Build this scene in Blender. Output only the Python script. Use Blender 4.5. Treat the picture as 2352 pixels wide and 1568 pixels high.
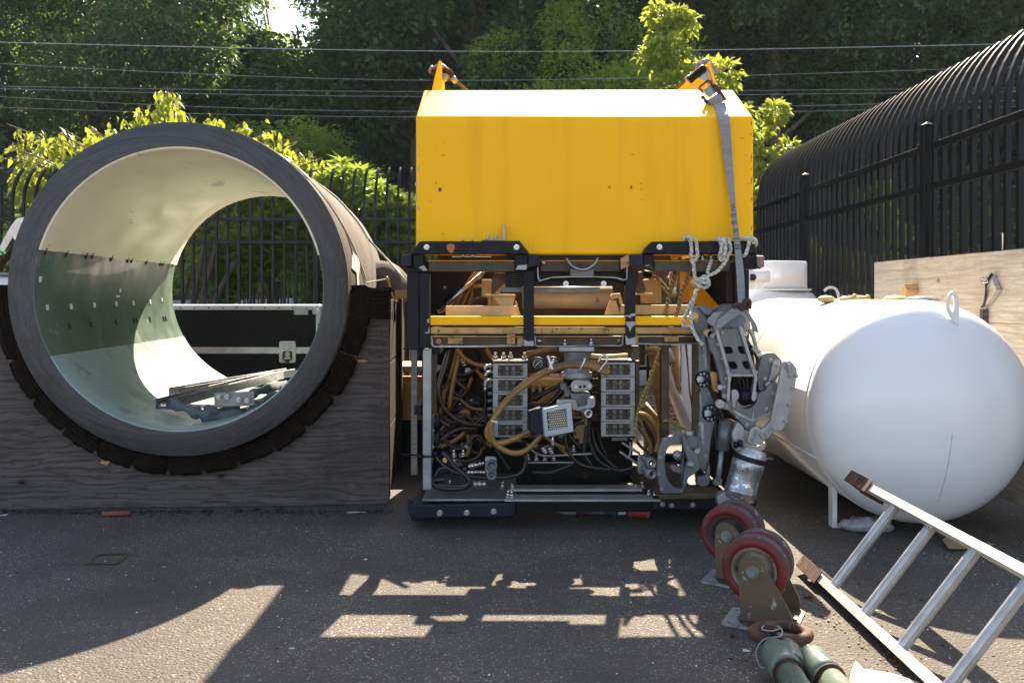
import bpy, bmesh, math, random
import numpy as np
from mathutils import Vector, Matrix
from math import radians as R, sin, cos, pi

for o in list(bpy.data.objects): bpy.data.objects.remove(o, do_unlink=True)
SC = bpy.context.scene
COL = SC.collection
random.seed(7); RNG = np.random.default_rng(7)

# ------------------------------------------------------------------ camera, sky, sun, exposure
CH = 1.15; FPX = 2000.0; CX = 1176.0; HY = 678.0      # eye height (m); focal length, centre and horizon in photo pixels (2352 wide)
cam = bpy.data.cameras.new('camera'); camo = bpy.data.objects.new('camera', cam); COL.objects.link(camo)
camo.location = (0, 0, CH); camo.rotation_euler = (R(90), 0, 0)
cam.sensor_width = 36; cam.lens = 36*FPX/2352; cam.shift_y = -(784-HY)/2352; cam.clip_end = 1500; cam.clip_start = .05
SC.camera = camo
SUN_TO = Vector((.20, 1.08, 1.0)).normalized()         # direction towards the sun
w = bpy.data.worlds.new('World'); SC.world = w; w.use_nodes = True
nt = w.node_tree; nt.nodes.clear()
sky = nt.nodes.new('ShaderNodeTexSky'); sky.sky_type = 'NISHITA'; sky.sun_disc = False
sky.sun_elevation = math.asin(SUN_TO.z); sky.sun_rotation = math.atan2(SUN_TO.x, SUN_TO.y)
sky.dust_density = 1.5; sky.air_density = 1.0
bg = nt.nodes.new('ShaderNodeBackground'); bg.inputs[1].default_value = .085
wo = nt.nodes.new('ShaderNodeOutputWorld')
hs = nt.nodes.new('ShaderNodeHueSaturation'); hs.inputs['Saturation'].default_value = .8; nt.links.new(sky.outputs[0], hs.inputs['Color']); nt.links.new(hs.outputs[0], bg.inputs[0]); nt.links.new(bg.outputs[0], wo.inputs[0])
sl = bpy.data.lights.new('sun', 'SUN'); sl.energy = 5.0; sl.angle = R(.53); sl.color = (1, .84, .63)
so = bpy.data.objects.new('sun', sl); COL.objects.link(so)
so.rotation_euler = SUN_TO.to_track_quat('Z', 'Y').to_euler(); so.location = (5, 20, 25)
SC.view_settings.view_transform = 'Standard'; SC.view_settings.look = 'None'
SC.view_settings.exposure = 2.15; SC.view_settings.gamma = 1
try: SC.view_settings.use_curve_mapping = False
except Exception: pass

# ------------------------------------------------------------------ coordinates: a photo pixel at a known distance -> a point of the place
def P(x, y, d): return Vector(((x-CX)/FPX*d, d, CH-(y-HY)/FPX*d))
def G(x, y, z=0.0):                                    # photo pixel on the level z
    d = (CH-z)*FPX/(y-HY); return Vector(((x-CX)/FPX*d, d, z))
ZM = {'3': (895.8, 114.8, .3845), '4': (895.8, 516.8, .21975), '5': (1320.7, 516.8, .21967), '6': (918.7, 775.2, .27474),
      '7': (1205.8, 775.2, .27474), '8': (1464.2, 660.3, .348), '9': (1550.3, 1091, .3043), '10': (1780, 1033.6, .34104),
      '1': (0, 0, .40277), '2': (0, 488.1, .45779), '11': (1521.6, 132.1, .2088), '12': (1607.8, 430.7, .18306),
      '13': (1693.9, 545.5, .27977), '14': (1406.8, 775.2, .16477), 'D': (0, 0, 1)}
def Q(k, pts):
    ox, oy, s = ZM[k]; return [(ox+p[0]*s, oy+p[1]*s)+tuple(p[2:]) for p in pts]
def P3(k, pts, d):                                     # list of crop points (x, y[, depth offset]) -> 3D
    return [P(p[0], p[1], d+(p[2] if len(p) > 2 else 0)) for p in Q(k, pts)]

# ------------------------------------------------------------------ materials
MATS = {}
def nodes(name):
    m = bpy.data.materials.new(name); m.use_nodes = True; n = m.node_tree.nodes; n.clear()
    out = n.new('ShaderNodeOutputMaterial'); b = n.new('ShaderNodeBsdfPrincipled')
    m.node_tree.links.new(b.outputs[0], out.inputs[0]); MATS[name] = m
    return m, n, m.node_tree.links, b, out
def ramp(n, l, src, a, b, ca=(0,0,0,1), cb=(1,1,1,1)):
    r = n.new('ShaderNodeValToRGB'); r.color_ramp.elements[0].position = a; r.color_ramp.elements[1].position = b
    r.color_ramp.elements[0].color = ca; r.color_ramp.elements[1].color = cb; l.new(src, r.inputs[0]); return r.outputs[0]
def mix(n, l, f, a, b, mode='MIX'):
    x = n.new('ShaderNodeMix'); x.data_type = 'RGBA'; x.blend_type = mode
    for s, v in ((0, f), (6, a), (7, b)):
        if isinstance(v, (int, float)): x.inputs[s].default_value = v
        elif isinstance(v, tuple): x.inputs[s].default_value = v if len(v) == 4 else v+(1,)
        else: l.new(v, x.inputs[s])
    return x.outputs[2]
def coords(n, l, stretch=(1,1,1), loc=(0,0,0), rot=(0,0,0)):
    t = n.new('ShaderNodeTexCoord'); mp = n.new('ShaderNodeMapping'); l.new(t.outputs['Object'], mp.inputs[0])
    mp.inputs['Scale'].default_value = stretch; mp.inputs['Location'].default_value = loc; mp.inputs['Rotation'].default_value = rot
    return mp.outputs[0]
def noise(n, l, v, scale, detail=4, rough=.55, dist=0):
    x = n.new('ShaderNodeTexNoise'); x.inputs['Scale'].default_value = scale; x.inputs['Detail'].default_value = detail
    x.inputs['Roughness'].default_value = rough; x.inputs['Distortion'].default_value = dist; l.new(v, x.inputs['Vector']); return x.outputs[0]
def voro(n, l, v, scale, feat='F1', out='Distance', rnd=1):
    x = n.new('ShaderNodeTexVoronoi'); x.feature = feat; x.inputs['Scale'].default_value = scale
    x.inputs['Randomness'].default_value = rnd; l.new(v, x.inputs['Vector']); return x.outputs[out]
def bumpn(n, l, b, h, strength, dist=.01):
    x = n.new('ShaderNodeBump'); x.inputs['Strength'].default_value = strength; x.inputs['Distance'].default_value = dist
    l.new(h, x.inputs['Height']); l.new(x.outputs[0], b.inputs['Normal']); return x
def mat(name, c, c2=None, rough=.5, metal=0, ns=5, bump=.15, bs=80, wear=None, wt=.66, ws=9, stretch=(1,1,1), spec=.5, rv=.12, coat=0):
    m, n, l, b, out = nodes(name); v = coords(n, l, stretch)
    c2 = c2 or tuple(x*.7 for x in c)
    f = noise(n, l, v, ns, 6, .65); col = mix(n, l, ramp(n, l, f, .35, .68), c, c2)
    if wear:
        f2 = noise(n, l, v, ws, 8, .7, .3); k = ramp(n, l, f2, wt, wt+.03); col = mix(n, l, k, col, wear)
    l.new(col, b.inputs['Base Color']); b.inputs['Metallic'].default_value = metal
    fr = noise(n, l, v, ns*3.1, 5); mr = n.new('ShaderNodeMapRange'); l.new(fr, mr.inputs[0])
    mr.inputs[1].default_value = .3; mr.inputs[2].default_value = .7; mr.inputs[3].default_value = max(.03, rough-rv); mr.inputs[4].default_value = min(1, rough+rv)
    l.new(mr.outputs[0], b.inputs['Roughness']); b.inputs['Specular IOR Level'].default_value = spec; b.inputs['Coat Weight'].default_value = coat
    if bump: bumpn(n, l, b, noise(n, l, v, bs, 5, .6), bump, .004)
    return m

M_BLACK = mat('black_paint', (.005,.0055,.009), (.010,.011,.015), .5, 0, 6, .35, 60, wear=(.14,.14,.14), wt=.69, ws=7, spec=.22)
M_BLACKF = mat('black_fence_powder', (.003,.0035,.006), (.005,.0055,.009), .34, 0, 3, .1, 90, spec=.22, rv=.05)
M_RUB = mat('black_rubber', (.005,.005,.0055), (.012,.012,.011), .6, 0, 8, .15, spec=.2)
M_NAVY = mat('navy_rubber_bumper', (.006,.007,.018), (.013,.014,.026), .5, 0, 7, .5, 50, spec=.25, wear=(.06,.06,.07), wt=.64, ws=12)
M_BRONZE = mat('grimy_bronze_metal', (.52,.33,.11), (.30,.18,.06), .5, .3, 7, .3, 50, wear=(.09,.055,.03), wt=.6, ws=14)
M_DBRONZE = mat('dark_oily_metal', (.075,.048,.024), (.028,.018,.010), .5, .2, 9, .4, 60, wear=(.30,.22,.14), wt=.66, ws=18)
M_BEIGE = mat('beige_primer', (.56,.40,.17), (.38,.25,.09), .55, 0, 6, .15, 60, wear=(.2,.13,.08), wt=.67, ws=10)
M_GREY = mat('grey_anodised', (.16,.165,.172), (.10,.104,.112), .42, .45, 8, .25, 90, wear=(.42,.42,.42), wt=.67, ws=20)
M_GREYL = mat('worn_grey_highlight', (.34,.345,.355), (.22,.225,.235), .4, .5, 9, .2, 90, wear=(.12,.12,.12), wt=.66, ws=22)  # worn light grey, lightened to paint edge highlights on the arm too
M_STEEL = mat('stainless_steel', (.58,.57,.55), (.42,.41,.4), .28, .95, 9, .15, 120)
M_ALU = mat('dull_aluminium', (.42,.42,.42), (.28,.28,.285), .42, .6, 10, .2, 110, wear=(.2,.17,.13), wt=.67, ws=25)
M_GALV = mat('galvanised_steel', (.28,.28,.29), (.17,.175,.18), .4, .7, 18, .15)
M_RUST = mat('rusty_steel', (.085,.034,.018), (.032,.015,.010), .8, .1, 14, .6, 60, wear=(.21,.09,.04), wt=.6, ws=30)
M_HOSE = mat('tan_rubber_hose', (.30,.16,.03), (.12,.062,.016), .4, 0, 5, .15, 60, wear=(.10,.055,.025), wt=.64, ws=14)
M_HOSEB = mat('brown_rubber_hose', (.045,.02,.012), (.022,.011,.008), .32, 0, 5, .1)
M_HOSEK = mat('black_hose', (.005,.005,.0055), (.01,.01,.01), .38, 0, 8, .1)
M_WHITE = mat('white_plastic', (.75,.76,.78), (.66,.67,.7), .4, 0, 4, .05)
M_RED = mat('red_polyurethane', (.14,.005,.007), (.065,.005,.006), .55, 0, 9, .35, 50, wear=(.05,.03,.028), wt=.58, ws=16)
M_REDL = mat('red_label', (.5,.03,.02), (.4,.03,.02), .4)
M_TREAD = mat('worn_grey_tread', (.06,.05,.05), (.03,.025,.025), .8, 0, 16, .5, 70, wear=(.26,.24,.23), wt=.64, ws=30)
M_FORK = mat('yellow_zinc_fork', (.15,.10,.055), (.09,.072,.055), .5, .35, 7, .25, 60, wear=(.38,.36,.33), wt=.6, ws=22)
M_GREEN = mat('sage_green_paint', (.115,.15,.115), (.08,.11,.085), .32, 0, 6, .3, 50, wear=(.24,.10,.045), wt=.635, ws=14)
M_GLASS = mat('dark_window', (.012,.013,.013), (.03,.03,.03), .12, 0, 4, .03)
M_BRASS = mat('brass', (.5,.34,.13), (.35,.22,.09), .35, .8, 9, .1)
M_ORANGE = mat('orange_paint', (.55,.12,.035), (.42,.1,.03), .6, 0, 9, .2)
M_CLOTH = mat('blue_grey_canvas', (.14,.15,.155), (.065,.09,.115), .9, 0, 5, .6, 35)
M_CARD = mat('cardboard', (.62,.57,.5), (.48,.42,.35), .85, 0, 6, .1)
M_KRAFT = mat('brown_paper', (.34,.22,.12), (.24,.15,.08), .85, 0, 6, .3, 30)
M_LEAFD = mat('dry_leaf', (.26,.13,.05), (.13,.06,.025), .8, 0, 9, .2)
M_PINK = mat('zinc_pink_ratchet', (.55,.44,.42), (.45,.42,.36), .3, .7, 6, .1)
M_CORD = mat('white_cord', (.7,.68,.6), (.5,.5,.42), .8, 0, 30, .2)
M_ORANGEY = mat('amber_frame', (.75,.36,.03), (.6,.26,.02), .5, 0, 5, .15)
M_BLUE = mat('blue_packaging', (.03,.14,.32), (.02,.07,.2), .25, 0, 12, .3, 30, wear=(.4,.5,.6), wt=.62, ws=20)
M_PURPLE = mat('purple_label', (.16,.03,.12), (.1,.02,.09), .3, 0, 12, .1, 30, wear=(.5,.4,.5), wt=.66, ws=30)
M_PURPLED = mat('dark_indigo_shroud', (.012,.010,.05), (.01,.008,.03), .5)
M_CLEAR = mat('clear_plastic', (.35,.36,.38), (.2,.2,.22), .15, 0, 20, .6, 30)
M_LAMP = mat('lamp_grey_paint', (.44,.45,.48), (.36,.37,.39), .4, 0, 6, .1)
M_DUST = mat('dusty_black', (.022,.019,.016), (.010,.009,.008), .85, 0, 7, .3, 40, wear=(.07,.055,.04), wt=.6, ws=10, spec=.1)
M_INK = mat('black_ink', (.03,.03,.03), (.05,.05,.05), .7)
M_CABLE = mat('weathered_line_cable', (.45,.45,.45), (.3,.3,.3), .45, .5)

def yellow_mat():
    m, n, l, b, out = nodes('yellow_gelcoat'); v = coords(n, l)
    f = noise(n, l, v, 1.3, 3); col = mix(n, l, ramp(n, l, f, .3, .7), (.93,.475,.001), (.95,.495,.002))
    st = noise(n, l, coords(n, l, (9, 9, .7)), 1.0, 5); col = mix(n, l, ramp(n, l, st, .5, .75), col, (.82,.40,.005))
    sc = noise(n, l, coords(n, l, (3, 3, 14)), 2.4, 10, .8, .4); k = ramp(n, l, sc, .735, .75); col = mix(n, l, k, col, (.1,.08,.05))
    l.new(col, b.inputs['Base Color']); b.inputs['Roughness'].default_value = .42; b.inputs['Specular IOR Level'].default_value = .16
    b.inputs['Coat Weight'].default_value = .0
    bumpn(n, l, b, noise(n, l, v, 170, 3), .22, .003); return m
M_YEL = yellow_mat()

def plywood_mat(name, a, bcol, dark, grain=1.0, axis='x', knots=True):
    m, n, l, b, out = nodes(name)
    st = (1.1, 1.1, 26) if axis == 'x' else (26, 26, 1.1)
    v = coords(n, l, st); base = noise(n, l, v, 1.3, 7, .65, 1.3)
    col = mix(n, l, ramp(n, l, base, .3, .7), a, bcol)
    wv = n.new('ShaderNodeTexWave'); wv.wave_type = 'BANDS'; wv.bands_direction = 'Z' if axis == 'x' else 'X'
    wv.inputs['Scale'].default_value = 5.5; wv.inputs['Distortion'].default_value = 26; wv.inputs['Detail'].default_value = 6; wv.inputs['Detail Scale'].default_value = .6; wv.inputs['Detail Roughness'].default_value = .62
    l.new(coords(n, l, (.28, .28, 1.6) if axis == 'x' else (1.6, 1.6, .28)), wv.inputs['Vector'])
    g = ramp(n, l, wv.outputs[0], .0, .4); gm = n.new('ShaderNodeMath'); gm.operation = 'MULTIPLY'; gm.inputs[1].default_value = .5*grain
    inv = n.new('ShaderNodeMath'); inv.operation = 'SUBTRACT'; inv.inputs[0].default_value = 1; l.new(g, inv.inputs[1]); l.new(inv.outputs[0], gm.inputs[0])
    col = mix(n, l, gm.outputs[0], col, dark)
    if knots:
        vk = coords(n, l, (1, 1, 1.5)); kd = voro(n, l, vk, 3.4); k = ramp(n, l, kd, .03, .075, (1,1,1,1), (0,0,0,1)); col = mix(n, l, k, col, tuple(x*.5 for x in dark))
        kr = ramp(n, l, kd, .07, .14, (1,1,1,1), (0,0,0,1)); kk = n.new('ShaderNodeMath'); kk.operation = 'MULTIPLY'; kk.inputs[1].default_value = .4; l.new(kr, kk.inputs[0]); col = mix(n, l, kk.outputs[0], col, dark)
    big = noise(n, l, coords(n, l), 2.2, 6, .7); col = mix(n, l, ramp(n, l, big, .5, .8), col, tuple(x*.6 for x in bcol))
    l.new(col, b.inputs['Base Color']); b.inputs['Roughness'].default_value = .85; b.inputs['Specular IOR Level'].default_value = .16
    bumpn(n, l, b, base, .7, .004); return m
M_PLYG = plywood_mat('weathered_grey_plywood', (.130,.108,.098), (.070,.057,.052), (.026,.019,.017))
M_PLYL = plywood_mat('pale_bleached_plywood', (.50,.46,.405), (.33,.295,.255), (.24,.18,.13), .6, 'x', True)
M_WOODD = plywood_mat('dark_weathered_timber', (.06,.05,.045), (.03,.025,.023), (.01,.009,.008), 1, 'z', False)
M_WOODN = plywood_mat('new_timber', (.55,.36,.17), (.42,.25,.11), (.28,.14,.06), .8, 'x', False)

def carpet_mat():
    m, n, l, b, out = nodes('brown_ribbed_carpet'); v = coords(n, l); t = n.new('ShaderNodeTexCoord'); sx = n.new('ShaderNodeSeparateXYZ'); l.new(t.outputs['Object'], sx.inputs[0]); sz_ = n.new('ShaderNodeMath'); sz_.operation = 'SUBTRACT'; sz_.inputs[1].default_value = 1.182; l.new(sx.outputs[2], sz_.inputs[0]); cxy = n.new('ShaderNodeCombineXYZ'); l.new(sx.outputs[0], cxy.inputs[0]); l.new(sz_.outputs[0], cxy.inputs[1]); ln = n.new('ShaderNodeVectorMath'); ln.operation = 'LENGTH'; l.new(cxy.outputs[0], ln.inputs[0])
    col = mix(n, l, ramp(n, l, noise(n, l, v, 14, 5), .35, .7), (.042,.026,.018), (.013,.009,.007)); sn = n.new('ShaderNodeMath'); sn.operation = 'MULTIPLY_ADD'; l.new(ln.outputs['Value'], sn.inputs[0]); sn.inputs[1].default_value = 620; nw = noise(n, l, v, 22, 3); sn2 = n.new('ShaderNodeMath'); sn2.operation = 'MULTIPLY'; sn2.inputs[1].default_value = 3.5; l.new(nw, sn2.inputs[0]); l.new(sn2.outputs[0], sn.inputs[2]); si = n.new('ShaderNodeMath'); si.operation = 'SINE'; l.new(sn.outputs[0], si.inputs[0]); col = mix(n, l, ramp(n, l, si.outputs[0], -.3 if 0 else 0, .7), mix(n, l, .72, col, (.004,.003,.002)), col)
    l.new(col, b.inputs['Base Color']); b.inputs['Roughness'].default_value = 1; b.inputs['Specular IOR Level'].default_value = .1
    bumpn(n, l, b, si.outputs[0], .8, .006); return m
M_CARPET = carpet_mat()

def asphalt_mat():
    m, n, l, b, out = nodes('old_asphalt'); v = coords(n, l)
    a = voro(n, l, v, 210, 'F1', 'Color'); sp = n.new('ShaderNodeSeparateColor'); l.new(a, sp.inputs[0])
    col = mix(n, l, sp.outputs[0], (.082,.069,.057), (.128,.108,.089))
    col = mix(n, l, ramp(n, l, sp.outputs[1], .94, .965), col, (.40,.37,.34))
    col = mix(n, l, ramp(n, l, sp.outputs[2], .0, .16, (1,1,1,1), (0,0,0,1)), col, (.032,.028,.025))
    big = noise(n, l, v, 1.1, 8, .65); col = mix(n, l, ramp(n, l, big, .40, .62), col, mix(n, l, .8, col, (.055,.047,.041)))
    st = noise(n, l, coords(n, l, (1,1,1), (3,8,0)), 2.6, 6, .75, .8); k = ramp(n, l, st, .67, .78); km = n.new('ShaderNodeMath'); km.operation = 'MULTIPLY'; km.inputs[1].default_value = .5; l.new(k, km.inputs[0])
    col = mix(n, l, km.outputs[0], col, (.055,.042,.03))
    mid = noise(n, l, v, 34, 4, .7); col = mix(n, l, ramp(n, l, mid, .45, .75), col, mix(n, l, .35, col, (.05,.042,.036)))
    l.new(col, b.inputs['Base Color']); b.inputs['Roughness'].default_value = .8; b.inputs['Specular IOR Level'].default_value = .35
    h = voro(n, l, v, 105, 'F1', 'Distance'); h2 = noise(n, l, v, 60, 5, .8)
    ad = n.new('ShaderNodeMath'); ad.operation = 'SUBTRACT'; l.new(h2, ad.inputs[0]); l.new(h, ad.inputs[1])
    bumpn(n, l, b, ad.outputs[0], .75, .008); return m
M_ASPH = asphalt_mat()

def ground_mat(name, a, bcol, c, s=40, bump=.8, vs=60):
    m, n, l, b, out = nodes(name); v = coords(n, l)
    q = voro(n, l, v, vs, 'F1', 'Color'); sp = n.new('ShaderNodeSeparateColor'); l.new(q, sp.inputs[0])
    col = mix(n, l, sp.outputs[0], a, bcol); col = mix(n, l, ramp(n, l, noise(n, l, v, s*.08, 6, .7), .4, .65), col, c)
    l.new(col, b.inputs['Base Color']); b.inputs['Roughness'].default_value = .95; b.inputs['Specular IOR Level'].default_value = .15
    bumpn(n, l, b, noise(n, l, v, s, 6, .75), bump, .03); return m
M_DIRT = ground_mat('leaf_litter_soil', (.24,.155,.09), (.12,.075,.045), (.33,.24,.16))
M_ROAD = ground_mat('pale_road', (.34,.33,.31), (.29,.285,.27), (.25,.245,.24), 30, .2, 90)
M_BALLAST = ground_mat('railway_ballast', (.42,.39,.36), (.14,.13,.12), (.25,.23,.21), 30, 1, 14)
M_HILL = ground_mat('hillside_undergrowth', (.03,.042,.016), (.018,.024,.011), (.045,.038,.025), 3, 1, 3)

def leaf_mat(name, c1, c2, trans=.45, rough=.5, tcol=None):
    m = bpy.data.materials.new(name); m.use_nodes = True; n = m.node_tree.nodes; l = m.node_tree.links; n.clear(); MATS[name] = m
    out = n.new('ShaderNodeOutputMaterial'); b = n.new('ShaderNodeBsdfPrincipled'); t = n.new('ShaderNodeBsdfTranslucent'); mx = n.new('ShaderNodeMixShader')
    at = n.new('ShaderNodeAttribute'); at.attribute_name = 'tint'
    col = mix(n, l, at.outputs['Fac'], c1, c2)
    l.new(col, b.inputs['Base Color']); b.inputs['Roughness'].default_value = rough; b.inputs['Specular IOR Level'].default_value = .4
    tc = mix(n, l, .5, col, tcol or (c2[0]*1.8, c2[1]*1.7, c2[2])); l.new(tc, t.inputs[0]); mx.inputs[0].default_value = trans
    l.new(b.outputs[0], mx.inputs[1]); l.new(t.outputs[0], mx.inputs[2]); l.new(mx.outputs[0], out.inputs[0]); return m
M_LF_DARK = leaf_mat('hill_tree_leaves', (.030,.062,.024), (.090,.155,.040), .45)
M_LF_MID = leaf_mat('pale_hill_leaves', (.12,.18,.035), (.28,.37,.06), .55)
M_LF_YEL = leaf_mat('yellow_green_leaves', (.14,.19,.03), (.29,.35,.055), .5)
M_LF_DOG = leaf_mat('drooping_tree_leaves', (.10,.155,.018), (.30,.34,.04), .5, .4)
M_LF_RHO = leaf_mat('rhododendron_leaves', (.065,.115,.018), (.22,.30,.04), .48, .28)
M_BARK = mat('bark', (.14,.11,.085), (.06,.045,.035), .9, 0, 14, .8, 25)

# ------------------------------------------------------------------ mesh building
def ortho(d):
    d = d.normalized(); a = Vector((0,0,1)) if abs(d.z) < .9 else Vector((1,0,0)); u = d.cross(a).normalized(); return u, d.cross(u).normalized()
class MB:
    def __init__(s): s.v = []; s.f = []; s.sm = []
    def add(s, vs, fs, smooth=False):
        k = len(s.v); s.v += [tuple(x) for x in vs]; s.f += [tuple(i+k for i in f) for f in fs]; s.sm += [smooth]*len(fs); return s
    def box(s, c, size, rot=None):
        c = Vector(c); h = [x/2 for x in size]; vs = []
        for i in range(8):
            q = Vector(((1 if i & 1 else -1)*h[0], (1 if i & 2 else -1)*h[1], (1 if i & 4 else -1)*h[2]))
            vs.append(c+(rot @ q if rot else q))
        return s.add(vs, [(0,2,3,1),(4,5,7,6),(0,1,5,4),(2,6,7,3),(0,4,6,2),(1,3,7,5)])
    def bx(s, x0, x1, y0, y1, z0, z1): return s.box(((x0+x1)/2,(y0+y1)/2,(z0+z1)/2), (abs(x1-x0),abs(y1-y0),abs(z1-z0)))
    def pbox(s, k, x0, y0, x1, y1, d, t):              # a box whose front face covers the crop rectangle at distance d, t deep
        (a, b), (c, e) = Q(k, [(x0,y0),(x1,y1)]); p = P(a, b, d); q = P(c, e, d); return s.bx(p.x, q.x, d, d+t, q.z, p.z)
    def beam(s, a, b, w, h, up=None):
        a = Vector(a); b = Vector(b); d = (b-a); L = d.length; d.normalize()
        u = (up or Vector((0,0,1))); x = d.cross(u)
        if x.length < 1e-4: x = d.cross(Vector((1,0,0)))
        x.normalize(); z = x.cross(d); rot = Matrix((x, d, z)).transposed(); return s.box((a+b)/2, (w, L, h), rot)
    def tube(s, pts, r, n=8, closed=False, cap=True):
        pts = [Vector(p) for p in pts]; m = len(pts); rs = r if isinstance(r, (list, tuple)) else [r]*m
        u = None; vs = []
        for i, p in enumerate(pts):
            if closed: d = pts[(i+1) % m]-pts[i-1]
            else: d = pts[min(i+1, m-1)]-pts[max(i-1, 0)]
            d.normalize()
            if u is None: u, _ = ortho(d)
            u = (u-d*u.dot(d)); u = u.normalized() if u.length > 1e-6 else ortho(d)[0]; w_ = d.cross(u)
            for j in range(n): a = 2*pi*j/n; vs.append(p+(u*cos(a)+w_*sin(a))*rs[i])
        fs = []
        for i in range(m if closed else m-1):
            for j in range(n):
                a = i*n+j; b = i*n+(j+1) % n; c = ((i+1) % m)*n+(j+1) % n; e = ((i+1) % m)*n+j; fs.append((a,b,c,e))
        s.add(vs, fs, True)
        if cap and not closed:
            k = len(s.v)-m*n; s.f += [tuple(k+j for j in range(n))[::-1], tuple(k+(m-1)*n+j for j in range(n))]; s.sm += [False]*2
        return s
    def cyl(s, a, b, r, n=20, r2=None): return s.tube([a, b], [r, r if r2 is None else r2], n)
    def ring(s, c, axis, ro, ri, t, n=40):             # flat annulus of thickness t
        c = Vector(c); ax = Vector(axis).normalized(); u, w_ = ortho(ax); vs = []; fs = []
        for i in range(n):
            a = 2*pi*i/n; e = u*cos(a)+w_*sin(a); vs += [c+e*ro, c+e*ri, c+e*ri+ax*t, c+e*ro+ax*t]
        for i in range(n):
            j = (i+1) % n
            for q in range(4): fs.append((i*4+q, i*4+(q+1) % 4, j*4+(q+1) % 4, j*4+q))
        return s.add(vs, fs, False)
    def lathe(s, prof, c, axis, n=32, a0=0, a1=2*pi, u=None):       # prof: (radius, along)
        c = Vector(c); ax = Vector(axis).normalized()
        if u is None: u, w_ = ortho(ax)
        else: w_ = ax.cross(u).normalized()
        full = abs(a1-a0-2*pi) < 1e-6; cols = n if full else n+1; vs = []; fs = []
        for i in range(cols):
            a = a0+(a1-a0)*i/n; e = u*cos(a)+w_*sin(a)
            for r_, t in prof: vs.append(c+e*r_+ax*t)
        k = len(prof)
        for i in range(n):
            j = (i+1) % cols
            for q in range(k-1): fs.append((i*k+q, i*k+q+1, j*k+q+1, j*k+q))
        return s.add(vs, fs, True)
    def ell(s, c, r, n=14, m=9, rot=None):
        c = Vector(c); vs = []; fs = []
        for i in range(m+1):
            t = pi*i/m
            for j in range(n):
                a = 2*pi*j/n; q = Vector((r[0]*sin(t)*cos(a), r[1]*sin(t)*sin(a), r[2]*cos(t))); vs.append(c+(rot @ q if rot else q))
        for i in range(m):
            for j in range(n): fs.append((i*n+j, (i+1)*n+j, (i+1)*n+(j+1) % n, i*n+(j+1) % n))
        return s.add(vs, fs, True)
    def prism(s, pts, off):                            # 3D outline extruded by vector off
        k = len(pts); off = Vector(off); vs = [Vector(p) for p in pts]+[Vector(p)+off for p in pts]
        fs = [tuple(range(k)), tuple(range(k, 2*k))[::-1]]+[(i, i+k, (i+1) % k+k, (i+1) % k) for i in range(k)]
        return s.add(vs, fs)
    def strip(s, pts, wid, t=.002):                    # flat webbing: points and width vectors
        vs = []; fs = []; m = len(pts)
        for i, (p, wv) in enumerate(zip(pts, wid)):
            p = Vector(p); wv = Vector(wv); d = (Vector(pts[min(i+1, m-1)])-Vector(pts[max(i-1, 0)])).normalized(); nn = d.cross(wv).normalized()*t
            vs += [p-wv/2, p+wv/2, p+wv/2+nn, p-wv/2+nn]
        for i in range(m-1):
            for q in range(4): fs.append((i*4+q, i*4+(q+1) % 4, i*4+4+(q+1) % 4, i*4+4+q))
        fs += [(0,3,2,1), (m*4-4, m*4-3, m*4-2, m*4-1)]
        return s.add(vs, fs)

WM = {}
def reg(o, m): WM[o.name] = m; return o
def tag(o, label=None, cat=None, group=None, kind=None):
    for k, v in (('label', label), ('category', cat), ('group', group), ('kind', kind)):
        if v: o[k] = v
    return o
def thing(name, loc, label, cat, group=None, m=None):
    o = bpy.data.objects.new(name, None); COL.objects.link(o); o.empty_display_size = .1
    mm = m or Matrix.Translation(Vector(loc)); o.matrix_world = mm; reg(o, mm); tag(o, label, cat, group); return o
def place(o, parent, mm):
    COL.objects.link(o)
    if parent is not None: o.parent = parent; o.matrix_local = WM[parent.name].inverted() @ mm
    else: o.matrix_local = mm
    return reg(o, mm)
def fixn(me):
    bm = bmesh.new(); bm.from_mesh(me); bmesh.ops.recalc_face_normals(bm, faces=bm.faces); bm.to_mesh(me); bm.free()
def mesh(name, mb, material, M=None, fix=True):
    me = bpy.data.meshes.new(name); vs = mb.v
    if M is not None: iv = M.inverted(); vs = [tuple(iv @ Vector(v)) for v in vs]
    me.from_pydata(vs, [], mb.f); me.polygons.foreach_set('use_smooth', mb.sm)
    if material: me.materials.append(material)
    if fix: fixn(me)
    return me
def obj(name, mb, material, parent=None, loc=None, bevel=0, seg=2, label=None, sub=0):
    """one mesh object; the vertices are given in the place's own coordinates"""
    mm = WM[parent.name] if parent is not None else Matrix.Translation(Vector(loc) if loc is not None else Vector(mb.v[0]))
    o = bpy.data.objects.new(name, mesh(name, mb, material, mm)); place(o, parent, mm)
    if bevel:
        b = o.modifiers.new('bevel', 'BEVEL'); b.width = bevel; b.segments = seg; b.limit_method = 'ANGLE'; b.angle_limit = R(35)
    if sub: s_ = o.modifiers.new('sub', 'SUBSURF'); s_.levels = sub; s_.render_levels = sub
    if label: o['label'] = label
    return o
def inst(name, me, parent, mm, label=None):
    o = bpy.data.objects.new(name, me); place(o, parent, mm)
    if label: o['label'] = label
    return o
def TR(loc, rz=0, s=1): return Matrix.Translation(Vector(loc)) @ Matrix.Rotation(rz, 4, 'Z') @ Matrix.Scale(s, 4)
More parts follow.
